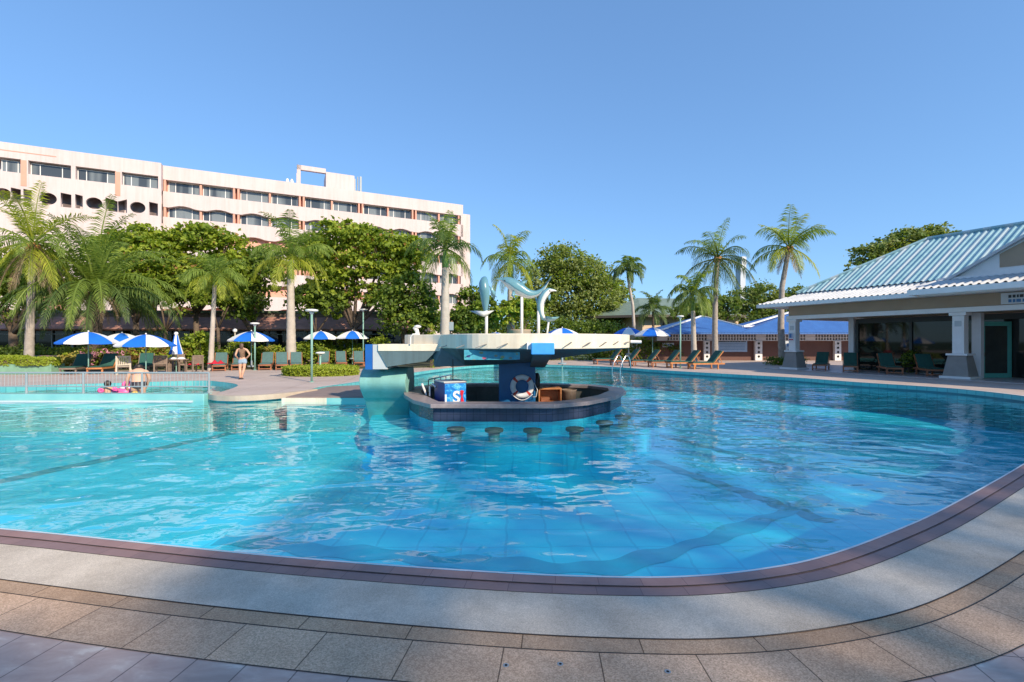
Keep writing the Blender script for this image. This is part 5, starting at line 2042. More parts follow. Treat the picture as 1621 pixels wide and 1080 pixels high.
# chairs and table
def make_chair(label, l_, rz, wood, slats=7):
    t = thing('garden_chair', label, 'chair', l_, rz, 'wooden garden chairs by the table')
    for sx in (-0.27, 0.27):
        MB().b2(sx - 0.03, sx + 0.03, -0.27, -0.21, 0, 0.62).build('leg', wood, t)
        MB().b2(sx - 0.03, sx + 0.03, 0.21, 0.27, 0, 0.95).build('leg', wood, t)
        MB().b2(sx - 0.04, sx + 0.04, -0.29, 0.205, 0.621, 0.65).build('armrest', wood, t)
    s = MB()
    for k in range(6):
        s.b2(-0.238, 0.238, -0.27 + k * 0.085, -0.27 + k * 0.085 + 0.065, 0.40, 0.425)
    s.b2(-0.238, 0.238, -0.27, -0.24, 0.33, 0.398)
    s.build('seat', wood, t)
    b = MB()
    b.b2(-0.238, 0.238, 0.215, 0.255, 0.88, 0.95)
    b.b2(-0.238, 0.238, 0.215, 0.255, 0.47, 0.52)
    for k in range(slats):
        x = -0.21 + k * 0.42 / (slats - 1)
        b.b2(x - 0.02, x + 0.02, 0.225, 0.245, 0.52, 0.88)
    b.build('backrest', wood, t)
    return t


ch = make_chair('pale slatted wooden chair with its back to the pool', (U(196) * 23.9, 23.9, 0), R(215), MAT['palewood'])
ch2 = make_chair('dark brown wooden chair on the bather side of the table', (U(256) * 24.8, 24.8, 0), R(205), MAT['greywood'], 9)
ch3 = dup(ch2, 'brown wooden chair with red cloth on the far side of the table', (U(308) * 25.0, 25.0, 0), R(250))
ch4 = dup(ch2, 'brown wooden chair half hidden behind the round table', (U(283) * 26.6, 26.6, 0), R(40))
towel('red cloth hanging over the brown chair by the table', (ch3.location.x, ch3.location.y, 0.45), R(20), 0.5, 0.5, 0.25)
tb = thing('garden_table', 'round brown garden table with white cloths under the folded umbrella', 'table', (U(282) * 25.5, 25.5, 0), 0)
MB().lathe([(0.03, 0.68), (0.5, 0.68), (0.5, 0.72), (0.03, 0.72)], 24).build('tabletop', MAT['greywood'], tb)
for a in range(4):
    x, y = 0.33 * math.cos(a * 1.57 + 0.78), 0.33 * math.sin(a * 1.57 + 0.78)
    MB().b2(x - 0.03, x + 0.03, y - 0.03, y + 0.03, 0, 0.678).build('leg', MAT['greywood'], tb)
for lab, dx in (('crumpled white cloth on the garden table near the dark chair', -0.22), ('folded white cloth on the garden table near the red cloth chair', 0.24)):
    t = thing('table_cloth', lab, 'cloth', (tb.location.x + dx, 25.4, 0.722), 0)
    MB().lathe([(0.2, 0), (0.19, 0.05), (0.1, 0.10), (1e-4, 0.11)], 9).build('cloth', MAT['uwhite'], t, smooth=True)

# ------------------------------------------------------------------ lamps
def make_lamp(label, l_, h, rdisc):
    t = thing('pole_lamp', label, 'lamp', l_, 0, 'mushroom lamps around the pool')
    MB().tube([(0, 0, 0), (0, 0, h - 0.22)], 0.045, 10).build('pole', MAT['greenmetal'], t, smooth=True)
    MB().lathe([(0.1, 0), (0.1, 0.02), (0.05, 0.03)], 12).build('base_plate', MAT['greenmetal'], t)
    MB().lathe([(0.05, h - 0.22), (0.10, h - 0.12), (0.05, h - 0.10)], 14).build('neck', MAT['white'], t, smooth=True)
    MB().lathe([(0.06, h - 0.10), (rdisc * 0.85, h - 0.10), (rdisc, h - 0.06), (rdisc * 0.92, h - 0.02), (rdisc * 0.5, h), (1e-4, h)], 24).build('lamp_shade', MAT['white'], t, smooth=True)
    return t


make_lamp('tall mushroom lamp standing alone on the open deck before the hedge bed', (U(493.5) * 19.5, 19.5, 0), 3.02, 0.26)
make_lamp('mushroom lamp standing behind the umbrella and the woman', (U(403.5) * 27.5, 27.5, 0), 2.78, 0.26)
make_lamp('mushroom lamp at the far pool edge among the lounger row', (U(1077) * 29.5, 29.5, 0), 3.3, 0.22)
make_lamp('white mushroom lamp by the planting near the pier post', (U(575) * 33.0, 33.0, 0), 3.95, 0.30)
make_lamp('short mushroom bollard lamp inside the round hedge bed', (U(507) * 23.8, 23.8, 0), 1.15, 0.23)
gl_ = thing('globe_lamp', 'white globe lamp on a thin pole behind the red towel lounger', 'lamp', (U(372) * 30, 30, 0))
MB().tube([(0, 0, 0), (0, 0, 2.25)], 0.04, 8).build('pole', MAT['palewood'], gl_)
MB().ball((0, 0, 2.36), 0.13, 8).build('globe', MAT['white'], gl_, smooth=True)

# speaker post, topiary cone planter behind the canopy
sp_ = thing('speaker_post', 'dark loudspeaker box on a post beside the royal palm trunk', 'speaker', (U(713) * 31, 31, 0))
MB().tube([(0, 0, 0), (0, 0, 2.4)], 0.06, 8).build('post', MAT['black'], sp_)
MB().b2(-0.2, 0.2, -0.15, 0.15, 2.4, 2.95).build('box', MAT['greymetal'], sp_, bevel=0.02)
pot = thing('round_planter', 'large tan round planter behind the middle dolphin pole', 'planter', (U(822) * 33, 33, 0))
MB().lathe([(0.9, 0), (0.95, 0.3), (0.8, 2.4), (0.86, 2.5), (0.7, 2.5)], 24).build('planter', MAT['tan'], pot, smooth=True)
pl_ = thing('planter_trough', 'green tiled trough under the clipped hedge by the coconut palm', 'planter', (U(28) * 24.2, 24.2, 0), R(4))
MB().b2(-3.4, 1.95, -0.4, 0.4, 0, 0.52).build('trough', MAT['pgreen'], pl_, bevel=0.02)
gw = thing('garden_wall', 'low brown garden wall behind the coconut palm trunk', 'wall', (U(40) * 28.5, 28.5, 0), R(2))
MB().b2(-5, 3.2, 0, 0.3, 0, 0.75).build('wall_body', MAT['brickwall'], gw)
MB().b2(-5, 3.2, -0.03, 0.33, 0.752, 0.82).build('coping', MAT['greywood'], gw)

# anchor holes in the pebble slabs near the lens
for u, v, lab in ((887, 1053, 'small dark anchor hole in the middle of the pebble slab'), (801, 1055, 'small dark anchor hole beside the slab joint'), (1057, 1065, 'small dark anchor hole nearest the sunlit patch corner')):
    g = GR(u, v)
    t = thing('anchor_hole', lab, 'drain', (g.x, g.y, 0.006), 0)
    MB().lathe([(0.006, 0.0005), (0.0125, 0.0012), (0.016, 0.0005)], 14).build('rim', MAT['greymetal'], t)
    MB().lathe([(1e-4, 0.0009), (0.0075, 0.0009)], 12).build('hole', MAT['black'], t)

# ------------------------------------------------------------------ people
def skin_body(name, joints, edges, mat, parent, sub=2):
    me = bpy.data.meshes.new(name)
    names = list(joints.keys())
    me.from_pydata([joints[k][:3] for k in names], [(names.index(a), names.index(b)) for a, b in edges], [])
    o = bpy.data.objects.new(name, me)
    COL.objects.link(o)
    o.parent = parent
    o.modifiers.new('skin', 'SKIN')
    if not me.skin_vertices:
        bpy.context.view_layer.objects.active = o
    sv = me.skin_vertices[0].data
    for i, k in enumerate(names):
        r = joints[k][3]
        sv[i].radius = (r, joints[k][4] if len(joints[k]) > 4 else r)
    sv[0].use_root = True
    s = o.modifiers.new('sub', 'SUBSURF')
    s.levels = sub
    s.render_levels = sub
    me.materials.append(mat)
    s_ = o.modifiers
    return o


def bake(o):
    dg = bpy.context.evaluated_depsgraph_get()
    dg.update()
    me = bpy.data.meshes.new_from_object(o.evaluated_get(dg))
    mt_ = o.data.materials[0]
    o.modifiers.clear()
    o.data = me
    me.materials.clear()
    me.materials.append(mt_)
    me.polygons.foreach_set('use_smooth', [True] * len(me.polygons))
    return o


wm = thing('person', 'person in patterned brown top and denim shorts standing with a hand on the hip', 'person', GR(384, 600.5), R(-12))
J = {'pelvis': (0, 0, 0.86, 0.135, 0.10), 'waist': (0.01, 0, 1.0, 0.115, 0.085), 'chest': (0.02, 0.01, 1.2, 0.14, 0.095), 'neck0': (0.02, 0.01, 1.35, 0.075, 0.06), 'neck': (0.02, 0, 1.41, 0.048), 'head': (0.03, -0.02, 1.50, 0.085, 0.095), 'crown': (0.03, -0.01, 1.57, 0.07, 0.085),
     'shl': (-0.16, 0.01, 1.32, 0.052), 'ell': (-0.30, 0.08, 1.10, 0.040), 'wrl': (-0.17, -0.02, 0.95, 0.030), 'hal': (-0.13, -0.05, 0.92, 0.034),
     'shr': (0.20, 0.01, 1.32, 0.052), 'elr': (0.27, 0.05, 1.07, 0.040), 'wrr': (0.22, -0.14, 0.93, 0.030), 'har': (0.20, -0.2, 0.90, 0.034),
     'hipl': (-0.085, 0, 0.82, 0.095), 'knl': (-0.06, 0.02, 0.47, 0.058), 'cal': (-0.02, 0.05, 0.3, 0.056), 'anl': (0.03, 0.03, 0.08, 0.036), 'tol': (0.02, -0.10, 0.035, 0.034),
     'hipr': (0.09, 0, 0.82, 0.095), 'knr': (0.10, -0.01, 0.47, 0.058), 'car': (0.09, 0.03, 0.3, 0.056), 'anr': (0.09, 0.02, 0.08, 0.036), 'tor': (0.14, -0.12, 0.035, 0.034)}
E = [('pelvis', 'waist'), ('waist', 'chest'), ('chest', 'neck0'), ('neck0', 'neck'), ('neck', 'head'), ('head', 'crown'), ('neck0', 'shl'), ('shl', 'ell'), ('ell', 'wrl'), ('wrl', 'hal'), ('neck0', 'shr'), ('shr', 'elr'), ('elr', 'wrr'), ('wrr', 'har'),
     ('pelvis', 'hipl'), ('hipl', 'knl'), ('knl', 'cal'), ('cal', 'anl'), ('anl', 'tol'), ('pelvis', 'hipr'), ('hipr', 'knr'), ('knr', 'car'), ('car', 'anr'), ('anr', 'tor')]
for sd, sx in (('l', 1), ('r', -1)):
    hx_, hy_, hz_ = J['ha' + sd][:3]
    for k, (dx, dy, dz, ln) in enumerate(((-0.028, -0.02, -0.01, 0.052), (-0.009, -0.026, -0.014, 0.06), (0.009, -0.026, -0.014, 0.057), (0.027, -0.02, -0.012, 0.045))):
        J['f%s%d' % (sd, k)] = (hx_ + dx * 0.9, hy_ + dy, hz_ + dz, 0.010)
        J['g%s%d' % (sd, k)] = (hx_ + dx * 1.1, hy_ + dy - ln * 0.7, hz_ + dz - ln * 0.6, 0.008)
        E += [('ha' + sd, 'f%s%d' % (sd, k)), ('f%s%d' % (sd, k), 'g%s%d' % (sd, k))]
    J['t' + sd] = (hx_ + sx * 0.045, hy_ - 0.015, hz_ + 0.01, 0.010)
    E.append(('ha' + sd, 't' + sd))
bake(skin_body('body', J, E, MAT['skin'], wm))
J2 = {'pelvis': (0, 0, 0.93, 0.15, 0.115), 'waist': (0.01, 0, 1.03, 0.135, 0.105), 'chest': (0.02, 0.01, 1.2, 0.16, 0.118), 'top': (0.02, 0.01, 1.31, 0.12, 0.085), 'n': (0.02, 0.01, 1.36, 0.07, 0.06), 'sl': (-0.13, 0.01, 1.325, 0.062), 'sr': (0.17, 0.01, 1.325, 0.062)}
bake(skin_body('top', J2, [('pelvis', 'waist'), ('waist', 'chest'), ('chest', 'top'), ('top', 'n'), ('top', 'sl'), ('top', 'sr')], MAT['browntop'], wm))
J3 = {'w': (0, 0, 0.96, 0.14, 0.108), 'p': (0, 0, 0.86, 0.16, 0.125), 'l': (-0.09, 0, 0.78, 0.115), 'l2': (-0.085, 0.005, 0.66, 0.105), 'r': (0.09, 0, 0.78, 0.115), 'r2': (0.095, 0, 0.66, 0.105)}
bake(skin_body('shorts', J3, [('w', 'p'), ('p', 'l'), ('l', 'l2'), ('p', 'r'), ('r', 'r2')], MAT['denim'], wm))
J4 = {'a': (0.03, 0.0, 1.585, 0.085, 0.095), 'b': (0.03, 0.045, 1.52, 0.10, 0.075), 'c': (0.03, 0.075, 1.42, 0.085, 0.05), 'd': (0.03, 0.085, 1.33, 0.06, 0.03)}
bake(skin_body('hair', J4, [('a', 'b'), ('b', 'c'), ('c', 'd')], MAT['brownhair'], wm))
fc = MB()
fc.ball((0.0, -0.108, 1.515), 0.009, 5)
fc.ball((0.06, -0.108, 1.515), 0.009, 5)
fc.tube([(0.005, -0.103, 1.455), (0.055, -0.103, 1.455)], 0.006, 5)
fc.build('face_details', MAT['hair'], wm)
nose = MB().tube([(0.03, -0.108, 1.52), (0.03, -0.125, 1.49)], [0.008, 0.013], 6)
nose.build('nose', MAT['skin'], wm, smooth=True)
sd_ = MB()
for x, y in ((0.02, -0.03), (0.115, -0.05)):
    sd_.b2(x - 0.045, x + 0.045, y - 0.12, y + 0.12, 0.0, 0.025)
sd_.build('sandals', MAT['black'], wm)
wm.rotation_euler = (0, 0, R(200))

# bather bending in the shallow pool, back to the lens
YB = 16.0
bt = thing('person', 'bather in dark swimwear bending forward in the shallow pool behind the railing', 'person', (U(219) * YB, YB, -0.45), R(36))
J = {'pelvis': (0, 0, 0.66, 0.19, 0.15), 'waist': (0.0, 0.07, 0.80, 0.185, 0.13), 'chest': (0.0, 0.18, 1.0, 0.225, 0.14), 'neck0': (0.0, 0.25, 1.12, 0.13, 0.09), 'neck': (0.0, 0.31, 1.19, 0.06), 'head': (0.0, 0.38, 1.26, 0.09), 'crown': (0, 0.42, 1.32, 0.075),
     'shl': (-0.235, 0.24, 1.08, 0.075), 'ell': (-0.31, 0.26, 0.82, 0.055), 'wrl': (-0.32, 0.36, 0.58, 0.036), 'hal': (-0.31, 0.40, 0.50, 0.038),
     'shr': (0.235, 0.24, 1.08, 0.075), 'elr': (0.29, 0.28, 0.82, 0.055), 'wrr': (0.22, 0.42, 0.60, 0.036), 'har': (0.19, 0.46, 0.53, 0.038),
     'hipl': (-0.11, 0, 0.58, 0.13), 'knl': (-0.12, 0.08, 0.30, 0.08), 'anl': (-0.12, 0.08, 0.05, 0.045), 'tol': (-0.12, 0.2, 0.03, 0.04),
     'hipr': (0.11, 0, 0.58, 0.13), 'knr': (0.12, 0.08, 0.30, 0.08), 'anr': (0.12, 0.08, 0.05, 0.045), 'tor': (0.12, 0.2, 0.03, 0.04)}
E = [('pelvis', 'waist'), ('waist', 'chest'), ('chest', 'neck0'), ('neck0', 'neck'), ('neck', 'head'), ('head', 'crown'), ('neck0', 'shl'), ('shl', 'ell'), ('ell', 'wrl'), ('wrl', 'hal'), ('neck0', 'shr'), ('shr', 'elr'), ('elr', 'wrr'), ('wrr', 'har'),
     ('pelvis', 'hipl'), ('hipl', 'knl'), ('knl', 'anl'), ('anl', 'tol'), ('pelvis', 'hipr'), ('hipr', 'knr'), ('knr', 'anr'), ('anr', 'tor')]
for sd in 'lr':
    hx_, hy_, hz_ = J['ha' + sd][:3]
    for k in range(4):
        J['f%s%d' % (sd, k)] = (hx_ + (k - 1.5) * 0.018, hy_ + 0.01, hz_ - 0.045 - 0.01 * (k in (1, 2)), 0.009)
        E.append(('ha' + sd, 'f%s%d' % (sd, k)))
    J['t' + sd] = (hx_ + (0.04 if sd == 'l' else -0.04), hy_ - 0.01, hz_ - 0.01, 0.010)
    E.append(('ha' + sd, 't' + sd))
bake(skin_body('body', J, E, MAT['skin'], bt))
sw = MB()
n = 20
for (z, rx, ry, cy, dip) in ((0.77, 0.205, 0.15, 0.045, 0.0), (0.72, 0.225, 0.18, 0.03, 0.0), (0.64, 0.235, 0.20, 0.01, 0.0), (0.56, 0.22, 0.195, 0.0, 0.10)):
    for j in range(n):
        t_ = 2 * math.pi * j / n
        sw.v.append((rx * math.cos(t_), cy + ry * math.sin(t_), z + dip * abs(math.cos(t_)) ** 1.5))
for i in range(3):
    for j in range(n):
        sw.f.append((i * n + j, i * n + (j + 1) % n, (i + 1) * n + (j + 1) % n, (i + 1) * n + j))
        sw.m.append(0)
sw.build('swimwear', MAT['swim'], bt, smooth=True)
bake(skin_body('hair', {'a': (0, 0.37, 1.33, 0.13), 'b': (0, 0.32, 1.24, 0.12), 'c': (0, 0.29, 1.15, 0.08)}, [('a', 'b'), ('b', 'c')], MAT['hair'], bt))
kid = thing('person', 'small child with dark hair and pink arm floats in the shallow pool', 'person', (U(170.5) * 15.75, 15.75, -0.36), R(218))
J = {'pelvis': (0, 0, 0.22, 0.09, 0.075), 'chest': (0, 0, 0.40, 0.10, 0.075), 'neck0': (0, 0, 0.49, 0.06), 'neck': (0, 0, 0.53, 0.04), 'head': (0, 0, 0.60, 0.078, 0.085), 'crown': (0, 0.01, 0.66, 0.06),
     'shl': (-0.1, 0, 0.475, 0.038), 'ell': (-0.2, -0.03, 0.42, 0.03), 'wrl': (-0.28, -0.1, 0.38, 0.022), 'shr': (0.1, 0, 0.475, 0.038), 'elr': (0.2, -0.03, 0.42, 0.03), 'wrr': (0.28, -0.1, 0.38, 0.022),
     'kl': (-0.06, -0.05, 0.1, 0.05), 'al': (-0.06, 0, 0.02, 0.03), 'kr': (0.06, -0.05, 0.1, 0.05), 'ar': (0.06, 0, 0.02, 0.03)}
E = [('pelvis', 'chest'), ('chest', 'neck0'), ('neck0', 'neck'), ('neck', 'head'), ('head', 'crown'), ('neck0', 'shl'), ('shl', 'ell'), ('ell', 'wrl'), ('neck0', 'shr'), ('shr', 'elr'), ('elr', 'wrr'), ('pelvis', 'kl'), ('kl', 'al'), ('pelvis', 'kr'), ('kr', 'ar')]
bake(skin_body('body', J, E, MAT['skin'], kid))
MB().ball((0, 0.03, 0.635), 0.10, 8, sz=1.15).build('hair', MAT['hair'], kid, smooth=True)
for sx in (-0.17, 0.17):
    MB().torus((sx, -0.015, 0.42), 0.05, 0.045, 18, 10, 'Y').build('arm_float', MAT['pink'], kid, smooth=True)
ring = thing('swim_float', 'pink inflatable child float with a rounded back beside the bather', 'float', (U(199) * 16.4, 16.4, -0.13))
MB().torus((0, 0, 0.08), 0.26, 0.11, 28, 12, 'Z').build('ring', MAT['pink'], ring, smooth=True)
MB().ball((0.0, 0.05, 0.30), 0.15, 8).build('back_pillow', MAT['pink'], ring, smooth=True)
MB().torus((0, 0.05, 0.2), 0.15, 0.05, 20, 8, 'Z').build('seat', MAT['uwhite'], ring, smooth=True)
yb = thing('swim_float', 'yellow inflatable float in front of the bather legs', 'float', (U(213.5) * 15.7, 15.7, -0.13))
MB().ball((0, 0, 0.06), 0.12, 8, sz=0.8).build('ball_body', MAT['yellow'], yb, smooth=True)
MB().torus((0, 0, 0.06), 0.12, 0.02, 20, 6, 'Z').build('seam', MAT['uwhite'], yb, smooth=True)
# ------------------------------------------------------------------ vegetation
SHADE = 47.0     # leaves per square metre of crown front in the shade trees
ZUP = Vector((0, 0, 1))


def frond(mb, rng, o, az, el, L, droop, npair, ll, lw, hang, mi, wind=Vector((0, 0, 0)), stiff=0.35):
    n = 12
    pts = [o]
    e = el
    d = Vector((math.cos(az) * math.cos(e), math.sin(az) * math.cos(e), math.sin(e)))
    p = o.copy()
    for i in range(n):
        t = (i + 1) / n
        d = (d + Vector((0, 0, -1)) * droop * t * 0.22 + wind * 0.05 * t).normalized()
        p = p + d * (L / n)
        pts.append(p)
    side0 = Vector((-math.sin(az), math.cos(az), 0))
    # rachis
    mb.tube(pts, [0.045 * (1 - i / (n + 1)) * L / 3.2 + 0.006 for i in range(n + 1)], 4, mi, cap=False)
    roll = rng.uniform(-0.5, 0.5)
    for k in range(npair):
        t = 0.14 + 0.86 * (k / (npair - 1)) ** 0.95
        fi = t * n
        i = min(int(fi), n - 1)
        q = pts[i].lerp(pts[i + 1], fi - i)
        tg = (pts[i + 1] - pts[i]).normalized()
        sd = (side0 - tg * side0.dot(tg)).normalized()
        upv = sd.cross(tg)
        if upv.z < 0:
            upv = -upv
        prof = (0.55 + 0.45 * math.sin(math.pi * min(1, t * 0.9 + 0.12))) * (1.0 if t < 0.75 else 1.0 - (t - 0.75) * 1.7)
        for s in (-1, 1):
            l = ll * prof * rng.uniform(0.82, 1.12)
            if l < 0.05:
                continue
            dv = (tg * rng.uniform(0.45, 0.75) + sd * s * 0.8 + upv * (stiff + roll * s * 0.5 + rng.uniform(-0.15, 0.15)) - ZUP * hang * rng.uniform(0.7, 1.3) + wind * 0.25).normalized()
            d2 = (dv - ZUP * (0.35 + hang * 0.6) + wind * 0.2).normalized()
            mid = q + dv * l * 0.5
            tip = mid + d2 * l * 0.5
            wv = tg * lw * (0.7 + 0.3 * prof)
            mb.add([q - wv * 0.35, q + wv * 0.35, mid + wv, tip, mid - wv], [(0, 1, 2, 4), (4, 2, 3)], mi)


def trunk(t, pts, rad, mat, rings=True):
    mb = MB()
    m = []
    rs = []
    n = len(pts) - 1
    k = 30
    for i in range(k + 1):
        f = i / k * n
        a = min(int(f), n - 1)
        m.append(pts[a].lerp(pts[a + 1], f - a))
        ra = rad[a] + (rad[a + 1] - rad[a]) * (f - a)
        rs.append(ra * (1.04 if i % 2 else 0.97) if rings else ra)
    mb.tube(m, rs, 12)
    return mb.build('trunk', mat, t, smooth=True)


def palm(label, base, top, Y, r0, r1, spec, bend=(0, 0), mat='trunk', shaft=None, seed=1, cat='palm tree', group=None, husk=True, mats_=('frond', 'frondY', 'frondD', 'frondB', 'frondP')):
    """base/top: px (u,v). spec: list of (count, el0, el1, L, droop, npair, leaflen, lw, hang, matindex)"""
    rng = random.Random(seed)
    b = P(base[0], base[1], Y)
    b.z = 0.0
    b.x = U(base[0]) * Y
    tp = P(top[0], top[1], Y)
    t = thing('palm_tree', label, cat, b, 0, group)
    tl = tp - b
    pts = [Vector((0, 0, -0.1)), tl * 0.33 + Vector((bend[0] * 0.8, 0, 0)), tl * 0.66 + Vector((bend[0], 0, 0)), tl]
    trunk(t, pts, [r0 * 1.25, r0, (r0 + r1) / 2, r1], MAT[mat])
    o = tl.copy()
    if shaft:
        MB().tube([o, o + Vector((0, 0, shaft * 0.5)), o + Vector((0, 0, shaft))], [r1 * 1.05, r1 * 1.0, r1 * 0.55], 10).build('crownshaft', MAT['shaft'], t, smooth=True)
        o = o + Vector((0, 0, shaft))
    mb = MB()
    for (cnt, e0, e1, L, droop, npair, ll, lw, hang, mi, *rest) in spec:
        wind = Vector(rest[0]) if rest else Vector((0, 0, 0))
        ph = rng.uniform(0, 6.28)
        for i in range(cnt):
            az = ph + 2 * math.pi * i / cnt + rng.uniform(-0.25, 0.25)
            el = R(e0 + (e1 - e0) * rng.random())
            frond(mb, rng, o + Vector((rng.uniform(-.06, .06), rng.uniform(-.06, .06), rng.uniform(-.1, .1))), az, el, L * rng.uniform(0.85, 1.1), droop * rng.uniform(0.8, 1.2), npair, ll, lw, hang, mi, wind)
    mb.build('crown', [MAT[k] for k in mats_], t, recalc=False)
    if husk:
        h = MB()
        for i in range(9):
            a = i * 0.7
            q = o + Vector((0.18 * math.cos(a), 0.18 * math.sin(a), -0.25 + 0.12 * (i % 3)))
            h.ball(q, 0.11 + 0.03 * (i % 2), 5)
        h.build('husk', MAT['husk'], t, smooth=True)
    return t


GP = None
W1 = (0.5, 0.0, 0.0)
# coconut palm at the far left
palm('tall coconut palm with yellow green crown and straight grey trunk at the left end', (45, 583), (52, 386), 25.5, 0.19, 0.13,
     [(7, 50, 85, 3.3, 0.8, 40, 0.8, 0.03, 0.25, 1), (8, 10, 45, 3.3, 1.6, 40, 0.85, 0.027, 0.5, 0), (8, -30, 5, 3.0, 1.6, 38, 0.8, 0.03, 0.7, 1), (8, -65, -35, 2.8, 1.0, 28, 0.6, 0.028, 0.6, 3)], seed=3)
palm('stout date palm with drooping feathery crown behind the first open umbrella', (150, 575), (150, 462), 28.5, 0.34, 0.42,
     [(14, 50, 85, 5.6, 1.1, 64, 0.85, 0.03, 0.35, 0), (20, 20, 55, 5.8, 1.6, 64, 0.95, 0.03, 0.6, 0), (16, -5, 25, 5.6, 1.8, 58, 0.95, 0.03, 0.8, 2), (10, -40, -5, 2.4, 1.8, 26, 0.5, 0.03, 0.5, 3)], mat='bark', seed=5, husk=False)
palm('slender palm with small feathery crown behind the folded umbrella', (333, 568), (340, 452), 27.0, 0.13, 0.10,
     [(6, 50, 80, 2.0, 1.0, 28, 0.7, 0.03, 0.4, 0), (10, 10, 45, 2.3, 2.0, 30, 0.75, 0.03, 0.7, 0), (8, -15, 10, 2.2, 2.2, 28, 0.7, 0.03, 0.8, 1)], mat='paletrunk', seed=7, shaft=0.5, husk=False)
palm('royal palm with pale trunk and green crownshaft left of the hedge bed', (461, 556), (460, 442), 30.0, 0.28, 0.20,
     [(6, 60, 82, 3.0, 1.0, 36, 0.85, 0.032, 0.4, 0), (9, 25, 55, 3.3, 1.7, 38, 0.9, 0.032, 0.7, 0), (8, -10, 20, 3.2, 2.2, 38, 0.9, 0.032, 0.9, 1)], mat='paletrunk', shaft=1.3, seed=11, husk=False)
palm('tall royal palm with thick pale trunk beside the speaker post', (704, 552), (705, 424), 31.0, 0.33, 0.22,
     [(5, 60, 85, 2.6, 0.9, 36, 0.8, 0.032, 0.4, 0), (8, 15, 50, 3.0, 1.8, 38, 0.85, 0.032, 0.7, 2), (7, -25, 10, 2.9, 2.2, 38, 0.85, 0.032, 0.9, 0)], mat='paletrunk', shaft=1.2, seed=13, husk=False)
palm('royal palm with arching crown right behind the leaping dolphin', (809, 560), (808, 440), 35.0, 0.30, 0.2,
     [(5, 55, 80, 3.0, 1.4, 36, 0.85, 0.034, 0.7, 1), (8, 15, 50, 3.2, 2.0, 38, 0.9, 0.034, 0.8, 0), (7, -25, 10, 3.0, 2.2, 38, 0.9, 0.034, 0.9, 1)], mat='paletrunk', shaft=1.2, seed=17, husk=False)
palm('small thin palm with arching dark fronds standing alone against the sky', (1004, 560), (994, 440), 44.0, 0.15, 0.12,
     [(4, 60, 80, 1.9, 1.6, 26, 0.75, 0.055, 0.5, 0), (8, 25, 60, 2.5, 2.8, 30, 0.8, 0.055, 0.8, 2), (5, 0, 25, 2.2, 2.6, 26, 0.75, 0.055, 0.9, 2)], mat='paletrunk', bend=(0.25, 0), shaft=0.7, seed=19, husk=False)
palm('short dark palm in front of the green roofed house', (1034, 560), (1034, 490), 46.0, 0.14, 0.11,
     [(5, 55, 80, 2.2, 1.2, 26, 0.7, 0.045, 0.4, 2), (9, 10, 50, 2.5, 2.0, 28, 0.75, 0.045, 0.6, 2), (5, -20, 10, 2.2, 2.0, 26, 0.7, 0.045, 0.7, 2)], mat='bark', seed=23, husk=False)
palm('palm with pale drooping crown behind the poolside lounger row', (1099, 570), (1097, 492), 33.5, 0.19, 0.14,
     [(5, 55, 80, 2.2, 1.5, 32, 0.75, 0.036, 0.7, 0), (8, 20, 50, 2.4, 2.3, 34, 0.8, 0.036, 0.9, 2), (7, -15, 15, 2.2, 2.4, 34, 0.8, 0.036, 1.0, 0)], mat='paletrunk', shaft=1.2, seed=29, husk=False)
palm('tall coconut palm with wide crown and straight trunk in front of the distant tower', (1132, 572), (1136, 408), 35.5, 0.20, 0.15,
     [(5, 50, 85, 3.0, 1.0, 38, 0.85, 0.027, 0.5, 0), (8, 10, 45, 3.7, 1.3, 42, 0.95, 0.025, 0.8, 2), (8, -30, 5, 3.8, 1.3, 42, 0.95, 0.025, 1.0, 4), (6, -60, -35, 3.5, 0.8, 36, 0.9, 0.028, 0.9, 0)], seed=31, bend=(-0.1, 0))
palm('windblown coconut palm leaning over the silver roof corner', (1239, 572), (1249, 392), 33.5, 0.21, 0.14,
     [(5, 50, 88, 3.0, 0.8, 38, 0.9, 0.028, 0.5, 1, W1), (7, 10, 50, 3.3, 1.3, 40, 0.95, 0.027, 0.8, 0, W1), (6, -30, 10, 3.2, 1.3, 40, 0.95, 0.03, 0.9, 1, W1), (4, -80, -55, 2.2, 0.6, 24, 0.5, 0.03, 0.4, 3)], seed=37, bend=(-0.35, 0))


